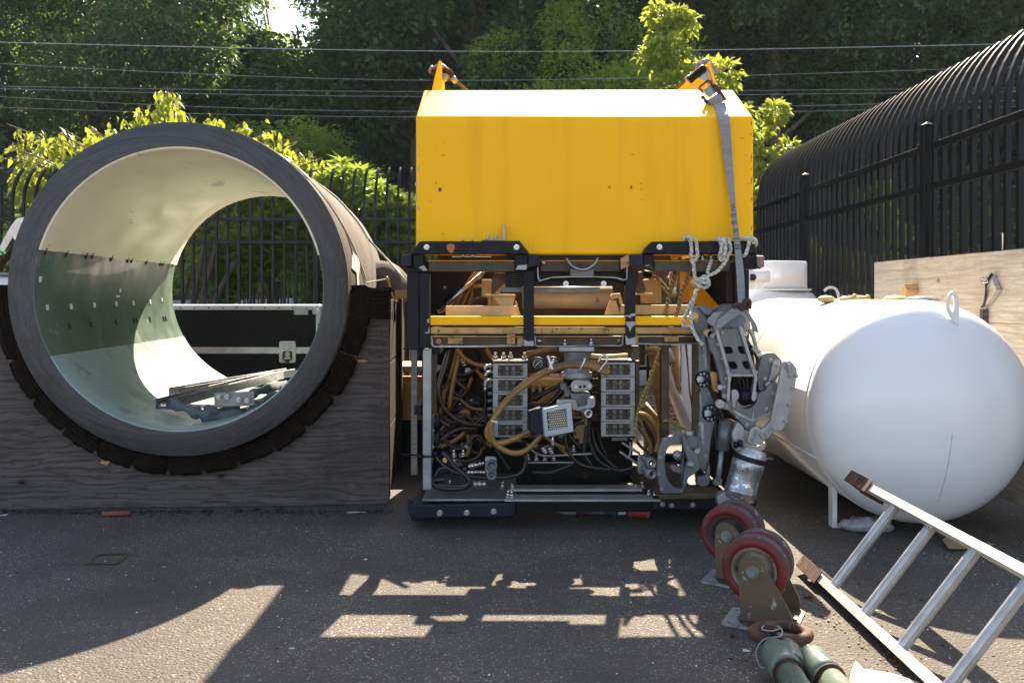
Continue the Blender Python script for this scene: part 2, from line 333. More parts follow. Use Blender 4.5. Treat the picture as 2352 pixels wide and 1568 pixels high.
def plate_mesh(name, outer, holes, t, bev, material, res=1):
    """flat plate with holes from 2D outlines (x, z), extruded along y by t, edges bevelled; local origin at (0,0,0)"""
    cu = bpy.data.curves.new(name, 'CURVE'); cu.dimensions = '2D'; cu.fill_mode = 'BOTH'
    cu.extrude = max(t/2-bev, .0002); cu.bevel_depth = bev; cu.bevel_resolution = res; cu.offset = -bev
    for ring_ in [outer]+list(holes):
        sp = cu.splines.new('POLY'); sp.points.add(len(ring_)-1); sp.use_cyclic_u = True
        for i, p in enumerate(ring_): sp.points[i].co = (p[0], p[1], 0, 1)
    tmp = bpy.data.objects.new('tmp', cu); COL.objects.link(tmp); dg = bpy.context.evaluated_depsgraph_get(); dg.update()
    me = bpy.data.meshes.new_from_object(tmp.evaluated_get(dg)); bpy.data.objects.remove(tmp); bpy.data.curves.remove(cu)
    me.transform(Matrix.Rotation(R(90), 4, 'X')); me.materials.clear(); me.materials.append(material); me.name = name; return me
def rounded(pts, r=.006, n=3):
    out = []; k = len(pts)
    for i in range(k):
        p = Vector(pts[i]); a = Vector(pts[i-1])-p; b = Vector(pts[(i+1) % k])-p
        ra = min(r, a.length*.45); rb = min(r, b.length*.45); pa = p+a.normalized()*ra; pb = p+b.normalized()*rb
        for j in range(n+1): t = j/n; out.append(tuple(pa*(1-t)**2+p*2*t*(1-t)+pb*t*t))
    return out
def plate(name, k, outer, d, t, material, parent, holes=(), bev=.002, rad=.006, label=None, tilt=None):
    """plate traced at its own distance d and thickness t"""
    def cv(pts): return [((x-CX)/FPX*d, CH-(y-HY)/FPX*d) for x, y in Q(k, pts)]
    o2 = cv(outer); cx = sum(p[0] for p in o2)/len(o2); cz = sum(p[1] for p in o2)/len(o2)
    f = lambda pts: rounded([(x-cx, z-cz) for x, z in cv(pts)], rad)
    me = plate_mesh(name, f(outer), [f(h) for h in holes], t, bev, material)
    mm = Matrix.Translation((cx, d+t/2, cz))
    if tilt: mm = mm @ Matrix.Rotation(tilt, 4, 'Z')
    return inst(name, me, parent, mm, label)
def circ(cx, cy, r, n=14): return [(cx+r*cos(2*pi*i/n), cy+r*sin(2*pi*i/n)) for i in range(n)]
def smooth(pts, k=5):                                  # Catmull-Rom
    pts = [Vector(p) for p in pts]; out = []
    for i in range(len(pts)-1):
        a = pts[max(i-1,0)]; b = pts[i]; c = pts[i+1]; d = pts[min(i+2, len(pts)-1)]
        for j in range(k):
            t = j/k; out.append(.5*((2*b)+(c-a)*t+(2*a-5*b+4*c-d)*t*t+(3*b-a-3*c+d)*t**3))
    out.append(pts[-1]); return out
def _bolt():
    m = MB(); m.cyl((0,0,0), (0,-.003,0), .0115, 16); m.tube([(0,-.003,0),(0,-.0105,0)], .0078, 6); m.cyl((0,-.0105,0),(0,-.012,0), .004, 8); return m
BOLT = mesh('bolt', _bolt(), M_STEEL); BOLTB = mesh('bolt_bronze', _bolt(), M_BRONZE); BOLTG = mesh('bolt_grey', _bolt(), M_GREYL)
def bolt(parent, p, s=1, me=None, name='bolt'):
    return inst(name, me or BOLT, parent, TR(p, 0, s))
def _stud():
    m = MB(); m.cyl((0,0,0),(0,0,.004), .012, 14); m.tube([(0,0,.004),(0,0,.014)], .009, 6); m.cyl((0,0,.014),(0,0,.026), .005, 10); return m
STUD = mesh('stud', _stud(), M_STEEL)
def text_mesh(txt, size, material, t=.0004):
    cu = bpy.data.curves.new(txt, 'FONT'); cu.body = txt; cu.size = size; cu.extrude = t; cu.align_x = 'CENTER'; cu.align_y = 'CENTER'
    tmp = bpy.data.objects.new('tmp', cu); COL.objects.link(tmp); dg = bpy.context.evaluated_depsgraph_get(); dg.update()
    me = bpy.data.meshes.new_from_object(tmp.evaluated_get(dg)); bpy.data.objects.remove(tmp); me.materials.clear(); me.materials.append(material)
    return me
# ================================================================== GROUND AND TERRAIN
def sheet(name, x0, x1, y0, y1, z, material, nx=1, ny=1, zf=None):
    m = MB(); vs = []; fs = []
    for j in range(ny+1):
        for i in range(nx+1):
            x = x0+(x1-x0)*i/nx; y = y0+(y1-y0)*j/ny; vs.append((x, y, zf(x, y) if zf else z))
    for j in range(ny):
        for i in range(nx): a = j*(nx+1)+i; fs.append((a, a+1, a+nx+2, a+nx+1))
    m.add(vs, fs, True); o = obj(name, m, material, loc=(0,0,0)); tag(o, kind='structure'); return o
sheet('ground', -400, 400, -200, 600, -.008, M_DIRT)
tag(bpy.data.objects['ground'], 'bare soil and leaf litter stretching beyond the paved yard')
tag(sheet('asphalt_yard', -14, 3.6, -12, 7.6, 0, M_ASPH), 'old grey asphalt of the storage yard')
tag(sheet('road', -1.0, 60, 11.0, 13.9, .01, M_ROAD), 'pale service road behind the back fence')
def berm(x, y): 
    t = min(max((y-11.4)/1.6, 0), 1); return -.2+1.27*t*t*(3-2*t)
def bermpost(x): return -.2
tag(sheet('railway_ballast', -70, -1.2, 11.4, 19, 0, M_BALLAST, 120, 20, lambda x, y: berm(x, y)*min(1, max(0, (-1.2-x)/2.5))+.03*sin(x*7.1+y*5)*cos(x*3.3)), 'grey stone ballast of the railway beyond the fence')
for k, y in enumerate((13.6, 14.9)):
    m = MB(); m.bx(-70, -4.2, y-.035, y+.035, .96+.10, 1.15); m.bx(-70, -4.2, y-.07, y+.07, 1.06, 1.08)
    o = obj('railway_rail', m, M_DBRONZE, bevel=.01); tag(o, ('nearer', 'farther')[k]+' rusty steel rail on the ballast behind the back fence', 'rail', 'railway rails')
def hill(x, y):
    t = max(0, y-21); h = 15.2*(1-math.exp(-t/19))*1.02
    h *= 1+.13*min(1, max(0, (x+6)/5)); h += .7*sin(x*.31+1)*cos(y*.23)+.35*sin(x*.9+y*.7)
    cut = math.exp(-((x+.243*y)/(.05*y))**2)*min(1,max(0,(y-26)/10)); return max(.04, h*(1-.14*cut))-.3
tag(sheet('hillside', -120, 120, 21, 120, 0, M_HILL, 110, 50, hill), 'steep dark hillside behind the yard', kind='structure')

# ================================================================== FOLIAGE
def leaf_cloud(name, pos, dirs, L, Wd, material, fold=.25, droop=0, jit=.35, parent=None, mm=None, seed=1, nrm=None, tint=None):
    """many separate folded leaves: pos (n,3), dirs (n,3) leaf axis; four triangles each"""
    rng = np.random.default_rng(seed); n = len(pos); d = dirs+rng.normal(0, jit, (n, 3)); d[:, 2] -= droop
    d /= np.linalg.norm(d, axis=1)[:, None]+1e-9
    up = rng.normal(0, .45, (n, 3)) + (np.array([0, 0, 1.]) if nrm is None else nrm)
    s = np.cross(d, up); s /= np.linalg.norm(s, axis=1)[:, None]+1e-9; u = np.cross(s, d)
    l_ = (L*rng.uniform(.65, 1.25, n))[:, None]; w_ = (Wd*rng.uniform(.7, 1.2, n))[:, None]
    base = pos; tip = pos+d*l_-u*l_*.12; mid = pos+d*l_*.5+u*w_*.05
    a = pos+d*l_*.42+s*w_*.5+u*w_*fold; b = pos+d*l_*.42-s*w_*.5+u*w_*fold
    v = np.stack([base, a, tip, b, mid], 1).reshape(-1, 3)
    k = (np.arange(n)*5)[:, None]
    f = np.concatenate([k+np.array([[0, 4, 1]]), k+np.array([[1, 4, 2]]), k+np.array([[2, 4, 3]]), k+np.array([[3, 4, 0]])], 0)
    me = bpy.data.meshes.new(name); me.vertices.add(len(v)); me.vertices.foreach_set('co', v.astype(np.float32).ravel())
    me.loops.add(f.size); me.loops.foreach_set('vertex_index', f.astype(np.int32).ravel())
    me.polygons.add(len(f)); me.polygons.foreach_set('loop_start', (np.arange(len(f))*3).astype(np.int32))
    me.update(calc_edges=True); me.validate()
    at = me.attributes.new('tint', 'FLOAT', 'POINT'); tv = (rng.random(n) if tint is None else np.clip(tint+rng.normal(0, .15, n), 0, 1))
    at.data.foreach_set('value', np.repeat(tv, 5).astype(np.float32)); me.materials.append(material)
    return me
def crown_points(n, lobes, rng, shell=.55):
    """points through the outer part of many uneven lobes (centre, radius, squash)"""
    wts = np.array([q[1]**2 for q in lobes]); wts = wts/wts.sum(); idx = rng.choice(len(lobes), n, p=wts)
    c = np.array([q[0] for q in lobes])[idx]; r = np.array([q[1] for q in lobes])[idx]; sq = np.array([q[2] for q in lobes])[idx]
    dv = rng.normal(0, 1, (n, 3)); dv /= np.linalg.norm(dv, axis=1)[:, None]
    bump = 1+.22*np.sin(dv[:, 0]*7+c[:, 0]*3)*np.cos(dv[:, 2]*6+c[:, 2]*5)+.12*np.sin(dv[:, 1]*13)
    rad = r*bump*(1-shell*rng.random(n)**1.7); p = c+dv*rad[:, None]*np.stack([np.ones(n), np.ones(n), sq], 1)
    return p, dv
def tree_proto(seed, H, Wd, nleaf, L, material, trunk_h=.25, nl=26, conic=0.0):
    rng = np.random.default_rng(seed); lobes = []
    for i in range(nl):
        t = rng.random()**.8; z = H*(trunk_h+(1-trunk_h)*t); prof = (sin(pi*min(1, .12+t*.88)))**.6*(1-conic*t)+.08
        a = rng.random()*2*pi; rr = Wd*.5*prof*(.35+.55*rng.random()); r = Wd*(.13+.11*rng.random())*(1-.45*t*(conic > 0)-.25*t)
        lobes.append(((rr*cos(a), rr*sin(a), z), r, .75))
    p, dv = crown_points(nleaf, lobes, rng); me = leaf_cloud('crown', p, dv+np.array([0,0,-.25]), L, L*.7, material, seed=seed)
    m = MB(); top = Vector((rng.normal(0, .2), rng.normal(0, .2), H*.8)); m.tube([(0,0,-.5), (.05,.05,H*trunk_h), top*.6, top], [Wd*.035, Wd*.028, Wd*.018, .02], 8)
    for q in lobes[:12]:
        c = Vector(q[0]); st = Vector((0,0,max(.4, c.z*.55))); m.tube([st, (st+c)/2+Vector((0,0,-.1)), c], [Wd*.012, Wd*.008, .012], 5)
    return me, mesh('trunk', m, M_BARK)
def put_tree(name, proto, loc, rz, s, label, cat='tree', group=None, sz=1):
    mm = Matrix.Translation(Vector(loc)) @ Matrix.Rotation(rz, 4, 'Z') @ Matrix.Diagonal((s, s, s*sz, 1))
    t = thing(name, loc, label, cat, group, mm); inst('trunk', proto[1], t, mm); inst('crown', proto[0], t, mm); return t
PA = tree_proto(11, 9, 9, 42000, .20, M_LF_DARK); PB = tree_proto(23, 11, 8, 42000, .18, M_LF_DARK, nl=34)
PC = tree_proto(37, 8, 8.5, 26000, .18, M_LF_MID, nl=22); PD = tree_proto(41, 12, 9.5, 46000, .21, M_LF_DARK, nl=38)
pp = [PA, PB, PC, PD]
hz = [ # x, y, proto, scale, vertical
 (-19.5, 27, 3, .95, 1.0), (-11.6, 25.5, 1, .95, .95), (-26, 30, 0, 1.2, 1.2), (-9.6, 29, 0, .80, .80), (-3.0, 27.5, 0, .95, 1.0), (-13.8, 50, 2, .8, .86), (-11.4, 49, 2, .7, .8), (10.4, 33.5, 1, .9, 1.0), (12.8, 34.5, 0, .9, 1.1), (-6.4, 24.2, 2, .72, .80), (1.7, 25, 2, .75, 1.0), (-1.0, 26.5, 0, 1.05, 1.15),
 (3.4, 27.5, 3, .9, 1.0), (8.0, 26.5, 1, .95, 1.0), (12.0, 28, 3, .95, .9), (16.5, 27, 0, 1.1, 1.1), (21.5, 29, 3, 1.0, 1.0), (27, 32, 1, 1.2, 1.1),
 (-23, 38, 3, 1.0, 1.0), (-16.2, 36, 0, .95, .9), (-4.6, 36, 3, .82, .86), (.6, 38, 1, 1.05, 1.0), (6.0, 36, 2, 1.2, 1.25), (12, 38, 0, 1.2, 1.2),
 (18, 37, 3, 1.1, 1.0), (24, 40, 1, 1.2, 1.1), (-30, 44, 3, 1.2, 1.2), (2, 50, 0, 1.2, 1.2), (9.5, 49, 3, 1.1, 1.1), (17.5, 50, 1, 1.3, 1.2), (28, 50, 3, 1.3, 1.2),
 (-20.5, 49, 1, 1.1, 1.1), (-26, 52, 3, 1.2, 1.2), (-3.6, 48, 2, 1.05, 1.0), (35, 42, 0, 1.4, 1.3), (-35, 36, 1, 1.3, 1.3)]
kinds = ['broad dark green tree', 'tall narrow dark tree', 'pale green sunlit tree', 'large rounded dark tree']
rows = {0: 'low on the hillside', 1: 'halfway up the hillside', 2: 'high on the hillside'}
def cols_(px): 
    n = ['left edge', 'over the grey pipe', 'left of the yellow hood', 'left above the yellow hood', 'above the yellow hood', 'right above the yellow hood', 'over the curved fence', 'right edge']
    return n[int(min(7, max(0, (px+50)/306)))]
def tlab(x, y, k):
    px = CX+x/y*FPX; row = 0 if y < 33 else (1 if y < 45 else 2); return f'{kinds[k]} {rows[row]}, {cols_(px)}'
tl_ = {}
for x, y, k, s, sz in sorted(hz, key=lambda q: q[0]/q[1]): tl_.setdefault(tlab(x, y, k), []).append((x, y))
for i, (x, y, k, s, sz) in enumerate(hz):
    px = CX+x/y*FPX; row = 0 if y < 33 else (1 if y < 45 else 2)
    put_tree('tree', pp[k], (x, y, hill(x, y)-.2), i*1.7, s, tlab(x, y, k)+('' if len(tl_[tlab(x, y, k)]) == 1 else ', the '+('left', 'right', 'far right')[tl_[tlab(x, y, k)].index((x, y))]+' one'), 'tree', 'trees on the hillside', sz)
# undergrowth over the slope: nobody could count it
rg = np.random.default_rng(5); n_ = 60000
xs = rg.uniform(-45, 45, n_); ys = rg.uniform(21.5, 60, n_); zs = np.array([hill(a, b) for a, b in zip(xs, ys)])+rg.random(n_)**2*1.6*(1+np.sin(xs*1.3)*np.cos(ys*.9))*.7
me = leaf_cloud('undergrowth', np.stack([xs, ys, zs], 1), rg.normal(0, 1, (n_, 3)), .30, .22, M_LF_DARK, seed=9)
tag(inst('undergrowth', me, None, Matrix.Identity(4)), 'dark leafy undergrowth covering the hillside', kind='stuff')
# bare rock face glimpsed between the trees
# buildings on the ridge, seen in the gap
t = thing('hilltop_house', (-15.0, 66, hill(-15, 66)), 'pale grey sided house corner on the ridge in the gap between trees', 'house')
bz = CH+(HY-40)/FPX*66
m = MB(); m.bx(-14.6, -12.2, 66, 72, bz-6, bz+6); obj('wall', m, mat('grey_siding', (.5,.5,.5), (.42,.42,.43), .7), t)
sid = mesh('siding_board', MB().bx(-14.62, -12.18, 65.93, 65.995, 0, .16), M_WHITE)
for i in range(22): inst('siding_board', sid, t, Matrix.Translation((0, 0, bz-3+i*.3)))
m = MB(); 
for px in (715,): a = P(px, 40, 64); m.cyl(a+Vector((0,0,-2)), a+Vector((0,0,1.1)), .03, 6)
m.cyl(P(712, 12, 64), P(733, 9, 64), .025, 6); m.cyl(P(712, 22, 64), P(733, 20, 64), .02, 6); o = obj('handrail', m, M_GALV); tag(o, 'thin metal handrail beside the pale house on the ridge', 'handrail')
t = thing('lattice_mast', P(612, 60, 60), 'brown and white lattice mast at the left of the sky gap', 'mast')
m = MB(); a = P(597, -20, 60); b = P(617, 30, 60); c = P(606, -20, 60); e = P(622, 22, 60)
m.beam(a, b+Vector((0,0,-2)), .12, .12); m.beam(c, e+Vector((0,0,-2)), .12, .12); obj('leg', m, M_RUST, t)
m = MB(); [m.beam(a.lerp(b, q), c.lerp(e, q+.15), .06, .06) for q in (0,.2,.4,.6,.8)]; obj('brace', m, M_WHITE, t)

# yellow-green young street trees behind the hood and beside it
PY = tree_proto(61, 4.2, 2.7, 15000, .115, M_LF_YEL, .2, 34, .5); PY2 = tree_proto(67, 3.2, 1.7, 6500, .11, M_LF_YEL, .15, 18, .4)
def zt(y, d): return CH-(y-HY)/FPX*d
d = 12.6; put_tree('street_tree', PY, (P(1535, 0, d).x, d, zt(20, d)-4.35), .5, 1.0, 'bright yellow-green young tree rising behind the right end of the yellow hood', 'tree', 'young street trees', 1.03)
d = 11.8; put_tree('street_tree', PY2, (P(1742, 0, d).x, d, zt(195, d)-3.6), 2.1, 1.0, 'lower bright green young tree just right of the yellow hood', 'tree', 'young street trees', 1.1)
d = 13.5; put_tree('street_tree', PY2, (P(2015, 0, d).x, d, -.3), 2.9, 1.0, 'sunlit small tree seen through the side fence pickets', 'tree', 'young street trees', 1.05)

def rhodo(name, cx, cy, wx, wy, H, n, label, seed, base=0.0, lo=.22):
    rng = np.random.default_rng(seed); ps = []; ds = []; tn = []
    t = thing(name, (cx, cy, base), label, 'shrub', 'rhododendron shrubs behind the back fence'); st = MB()
    for i in range(n):
        x = cx+rng.uniform(-1, 1)*wx; y = cy+rng.uniform(-1, 1)*wy; top = H*(.82+.22*math.sin(x*2.3+seed)*math.cos(x*1.1)); z = base+top*(lo+(1-lo)*rng.random()**.75)
        q = np.array([x, y, z]); m_ = rng.integers(8, 13); a0 = rng.random()*6
        for j in range(m_):
            a = a0+2*pi*j/m_; ps.append(q+rng.normal(0, .012, 3)); ds.append([cos(a), sin(a), rng.uniform(.1, .9)]); tn.append(.25+.6*(z-base)/top)  # leaf tint lightens with height, painting a sunlit top into the shrub
        if i % 6 == 0: st.tube([(x*.9+cx*.1, cy, base), (x, y, z*.6+base*.4), (x, y, z)], [.018, .01, .005], 5)
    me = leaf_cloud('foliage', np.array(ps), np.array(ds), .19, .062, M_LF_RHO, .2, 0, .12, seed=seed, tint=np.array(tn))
    inst('foliage', me, t, Matrix.Identity(4)); obj('stem', st, M_BARK, t)
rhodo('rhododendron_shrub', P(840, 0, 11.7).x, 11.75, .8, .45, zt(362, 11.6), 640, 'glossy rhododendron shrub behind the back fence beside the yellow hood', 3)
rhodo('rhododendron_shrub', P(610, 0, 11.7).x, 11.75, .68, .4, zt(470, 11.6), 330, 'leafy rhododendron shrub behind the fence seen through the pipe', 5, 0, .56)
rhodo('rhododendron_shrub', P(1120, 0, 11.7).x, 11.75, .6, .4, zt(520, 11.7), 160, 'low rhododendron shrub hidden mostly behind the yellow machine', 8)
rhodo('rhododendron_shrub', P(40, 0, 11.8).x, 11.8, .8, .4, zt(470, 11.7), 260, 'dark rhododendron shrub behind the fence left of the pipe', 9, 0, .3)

def drooper():
    rng = np.random.default_rng(77); D = 11.25; cx = P(390, 0, D+1.2).x
    t = thing('drooping_leaf_tree', (cx, D+1.3, 0), 'small tree with drooping yellow-green leaves arching behind the grey pipe', 'tree')
    st = MB(); ps = []; ds = []; tn = []
    tips = [(40,300),(20,345),(60,390),(105,420),(100,310),(150,300),(170,345),(205,280),(240,300),(250,350),(120,365),(200,400),(300,275),(330,250),(355,232),(390,200),(400,240),(420,268),(360,280),(290,310),(450,275),(480,290),(500,275),(520,300),(560,290),(600,315),(620,300),(650,345),(680,330),(700,370),(720,355),(745,390),(640,320),(660,370),(755,375),(590,340),(310,330),(60,340),(140,400),(85,370),(270,290),(180,310),(220,330),(380,225),(395,215),(710,395),(430,300),(540,320)]
    for (x, y) in tips:
        for k in range(3):
            dd = D+rng.uniform(-.1, 1.0); tip = P(x+rng.normal(0, 14), y+rng.normal(0, 10)+5, dd); root = Vector((cx+(tip.x-cx)*.3, D+1.2, max(.8, tip.z*.62)))
            mid = root.lerp(tip, .6)+Vector((0,0,.22)); st.tube(smooth([root, mid, tip], 4), .008, 4)
            for j in range(26):
                u = rng.uniform(.5, 1); q = root.lerp(tip, u) if u < .7 else mid.lerp(tip, (u-.6)/.4)
                ps.append(np.array(q)+rng.normal(0, .055, 3)); ds.append([rng.normal(0, .5), rng.normal(0, .5), -.75]); tn.append(rng.random())
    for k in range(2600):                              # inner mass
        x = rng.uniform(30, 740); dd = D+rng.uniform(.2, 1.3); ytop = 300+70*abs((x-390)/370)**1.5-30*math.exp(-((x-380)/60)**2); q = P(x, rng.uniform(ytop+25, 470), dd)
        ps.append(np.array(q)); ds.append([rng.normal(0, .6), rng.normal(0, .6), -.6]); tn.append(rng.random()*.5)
    for a in (-.5, -.15, .2, .6): st.tube(smooth([(cx+a*.25, D+1.3, 0), (cx+a*.8, D+1.2, .9), (cx+a*2.2, D+1.1, 1.9)], 5), [.05-.003*i for i in range(11)], 7)
    inst('crown', leaf_cloud('crown', np.array(ps), np.array(ds), .165, .066, M_LF_DOG, .25, .15, .25, seed=4, tint=np.array(tn)), t, Matrix.Identity(4)); obj('trunk', st, M_BARK, t)
drooper()
# slender spotted trunks behind the back fence seen through the pipe
def trunks():
    t = thing('multi_stem_tree', (P(450, 0, 11.3).x, 11.3, 0), 'slim mottled multi-stem tree behind the fence seen through the pipe', 'tree')
    m = MB()
    for a, b in (((440,760),(470,560)), ((452,760),(505,540)), ((470,760),(540,600))): m.tube(smooth([P(a[0],a[1],11.3), P((a[0]+b[0])/2-6,(a[1]+b[1])/2,11.3), P(b[0],b[1],11.3)], 4), [.055-.003*i for i in range(9)], 8)
    obj('trunk', m, M_BARK, t)
    rng = np.random.default_rng(2); n = 900; p = np.stack([P(480,0,11.8).x+rng.normal(0,.35,n), 11.8+rng.normal(0,.2,n), 1.75+rng.normal(0,.25,n)],1)
    inst('crown', leaf_cloud('crown', p, rng.normal(0,1,(n,3)), .11, .055, M_LF_YEL, seed=6), t, Matrix.Identity(4))
trunks()
for i in range(5):                                      # low bushes across the railway
    pass
rg2 = np.random.default_rng(15); n_ = 16000
xs = rg2.uniform(-14, 3, n_); ys = rg2.uniform(18.5, 20.5, n_); zs = 1.14+rg2.random(n_)*(1.4+.5*np.sin(xs*1.7))
tag(inst('trackside_brush', leaf_cloud('trackside_brush', np.stack([xs, ys, zs], 1), rg2.normal(0, 1, (n_, 3)), .16, .1, M_LF_MID, seed=19), None, Matrix.Identity(4)), 'tangled green brush along the far side of the railway', kind='stuff')

# ================================================================== OVERHEAD CABLES
cables = [((0,98),(1176,119),(2352,102),.017,'topmost and thickest'), ((0,138),(1000,185),(2352,152),.009,'second from the top'), ((0,201),(1000,211),(2352,208),.008,'third from the top'),
          ((0,204),(950,222),(2352,215),.008,'fourth from the top'), ((0,214),(900,256),(2352,232),.008,'fifth from the top'), ((0,244),(950,269),(2352,246),.008,'lowest')]
for k, (a, b, c, r, nm) in enumerate(cables):
    D = 20.8; A = P(a[0]-300, a[1]-8, D); B = P(b[0], b[1], D); C_ = P(c[0]+300, c[1]-8, D)
    o = obj('overhead_cable', MB().tube(smooth([A, B, C_], 14), r*.6, 5), M_CABLE); tag(o, nm+' overhead cable crossing in front of the hillside trees', 'cable', 'overhead cables')

# ================================================================== FENCES
def picket_mesh():
    """square picket rising straight, then curving outwards (towards +x) to a spear point"""
    m = MB(); pts = [(0,.08),(0,2.24)]
    for i in range(1, 9): a = i/8*R(52); pts.append((.62*(1-cos(a)), 2.24+.62*sin(a)*1.02))
    h = .0152; vs = []; fs = []
    for i, (x, z) in enumerate(pts):
        a = Vector(pts[max(i-1,0)]); b = Vector(pts[min(i+1,len(pts)-1)]); d = (b-a).normalized(); nx, nz = d.y, -d.x
        for sx, sy in ((-1,-1),(1,-1),(1,1),(-1,1)): vs.append((x+nx*h*sx, sy*h, z+nz*h*sx))
    k = len(pts)
    for i in range(k-1):
        for q in range(4): fs.append((i*4+q, i*4+(q+1)%4, i*4+4+(q+1)%4, i*4+4+q))
    d = (Vector(pts[-1])-Vector(pts[-2])).normalized(); tip = Vector(pts[-1])+d*.06; vs.append((tip.x, 0, tip.y)); t = len(vs)-1
    for q in range(4): fs.append(((k-1)*4+q, (k-1)*4+(q+1)%4, t))
    fs.append((0,3,2,1)); m.add(vs, fs); return mesh('picket', m, M_BLACKF)
PK = picket_mesh(); FX = 2.82
t = thing('side_fence', (FX, 6, 0), 'tall black steel fence with outward-curving pickets along the right side', 'fence', 'black curved-top fences')
for i in range(58):
    y = 10.05-i*.123
    inst('picket', PK, t, Matrix.Translation((FX+.028, y, 0)))
posts = [10.75, 8.35, 5.9, 3.45]
def post_mb(x, y, h=2.36, w=.075):
    m = MB(); m.bx(x-w/2, x+w/2, y-w/2, y+w/2, 0, h); m.bx(x-w/2-.006, x+w/2+.006, y-w/2-.006, y+w/2+.006, h, h+.012)
    m.add([(x-w/2,y-w/2,h+.012),(x+w/2,y-w/2,h+.012),(x+w/2,y+w/2,h+.012),(x-w/2,y+w/2,h+.012),(x,y,h+.035)], [(0,1,4),(1,2,4),(2,3,4),(3,0,4)]); return m
for y in posts[1:]: obj('post', post_mb(FX-.005, y, 2.29), M_BLACKF, t, bevel=.003)
for a, b in zip(posts[:-1], posts[1:]):
    for z in (2.145, 1.875, .2):
        m = MB(); y0, y1 = b+.045, a-.045; m.bx(FX-.022, FX+.012, y0, y1, z-.022, z+.022); obj('rail', m, M_BLACKF, t, bevel=.003)
        for yy, s in ((y0, 1), (y1, -1)):
            m = MB(); m.bx(FX-.03, FX-.024, yy, yy+s*.05, z-.034, z+.034); obj('bracket', m, M_BLACKF, t, bevel=.002)
BY = 10.75
t = thing('back_fence', (-2, BY, 0), 'black steel picket fence with spear tips running across behind the pipe', 'fence', 'black curved-top fences')
rot = Matrix.Rotation(R(90), 4, 'Z')
for i in range(72):
    x = -6.75+i*.1405
    if x > 2.75: break
    if min(abs(x-q) for q in (-4.86, -2.42, .02, 2.46)) < .05: continue
    inst('picket', PK, t, Matrix.Translation((x, BY+.028, 0)) @ rot)
for x in (-4.86, -2.42, .02, 2.46): obj('post', post_mb(x, BY, 2.29, .065), M_BLACKF, t, bevel=.003)
for z in (2.085, 1.805, .25):
    for a, b in ((-7.3,-4.9),(-4.82,-2.46),(-2.38,-.02),(.06,2.42),(2.5,2.78)): obj('rail', MB().bx(a, b, BY-.022, BY+.012, z-.021, z+.021), M_BLACKF, t, bevel=.003)
# thin galvanised marker posts beyond the side fence
for px, yt, D, lab in ((1878, 545, 9.2, 'left of the far fence post'), (2306, 535, 6.0, 'near the right edge above the plywood')):
    a = P(px, yt, D); o = obj('marker_post', MB().cyl((a.x, a.y, 0), a, .012, 8), M_GALV); tag(o, 'thin grey galvanised post behind the side fence, '+lab, 'post', 'galvanised marker posts')
# ================================================================== THE LARGE PIPE IN ITS CRADLE
AX = Vector((-.061, 1, 0)).normalized(); UX = Vector((AX.y, -AX.x, 0)); C0 = P(413, 664, 4.6); PL = 2.2; RO = .883; RI = .741
ZU = Vector((0, 0, 1))
def pp_(ang, r, t): return C0+(UX*cos(ang)+ZU*sin(ang))*r+AX*t
def face_mat():
    m, n, l, b, out = nodes('sawn_grey_pipe_face'); t = n.new('ShaderNodeTexCoord'); sx = n.new('ShaderNodeSeparateXYZ'); l.new(t.outputs['Object'], sx.inputs[0])
    cx = n.new('ShaderNodeCombineXYZ'); l.new(sx.outputs[0], cx.inputs[0]); l.new(sx.outputs[2], cx.inputs[1])
    ln = n.new('ShaderNodeVectorMath'); ln.operation = 'LENGTH'; l.new(cx.outputs[0], ln.inputs[0])
    cc = n.new('ShaderNodeCombineXYZ'); l.new(ln.outputs['Value'], cc.inputs[0]); sc = n.new('ShaderNodeVectorMath'); sc.operation = 'SCALE'; sc.inputs[3].default_value = .12; l.new(cx.outputs[0], sc.inputs[0])
    ad = n.new('ShaderNodeVectorMath'); l.new(cc.outputs[0], ad.inputs[0]); l.new(sc.outputs[0], ad.inputs[1])
    f = noise(n, l, ad.outputs[0], 60, 9, .8); col = mix(n, l, ramp(n, l, f, .40, .60), (.030,.028,.028), (.070,.066,.066))
    f2 = noise(n, l, t.outputs['Object'], 3.2, 8, .75, 1.2); col = mix(n, l, ramp(n, l, f2, .5, .72), col, (.026,.024,.024))
    f3 = noise(n, l, ad.outputs[0], 260, 2, .6); col = mix(n, l, ramp(n, l, f3, .66, .72), col, (.12,.115,.112))
    w_ = voro(n, l, coords(n, l, (1,1,2.2), (0,0,0), (.3,.8,.5)), 5.5, 'DISTANCE_TO_EDGE'); k = ramp(n, l, w_, .0, .006, (1,1,1,1), (0,0,0,1))
    gate = noise(n, l, t.outputs['Object'], 2.4, 3); gk = ramp(n, l, gate, .54, .58); mm = n.new('ShaderNodeMath'); mm.operation = 'MULTIPLY'; l.new(k, mm.inputs[0]); l.new(gk, mm.inputs[1])
    col = mix(n, l, mm.outputs[0], col, (.02,.02,.02))
    l.new(col, b.inputs['Base Color']); b.inputs['Roughness'].default_value = .55; bumpn(n, l, b, f, .6, .004); return m
M_FACE = face_mat()
M_SHELL = mat('gritty_brown_pipe_coat', (.085,.068,.055), (.06,.048,.04), .9, 0, 3, 1.0, 260)
M_LINU = mat('cream_pipe_lining', (.84,.76,.56), (.72,.65,.46), .5, 0, 2.2, .1, 30, wear=(.50,.46,.35), wt=.59, ws=2.6, stretch=(1,.4,1), spec=.3)
M_LING = mat('green_pipe_lining', (.062,.098,.072), (.095,.135,.108), .4, 0, 2.6, .1, 30, wear=(.14,.18,.155), wt=.60, ws=3.5, coat=.1)
M_LINP = mat('pale_green_pipe_lining', (.25,.33,.31), (.19,.27,.26), .42, 0, 2.4, .1, 30, wear=(.15,.2,.185), wt=.58, ws=4, coat=.05)
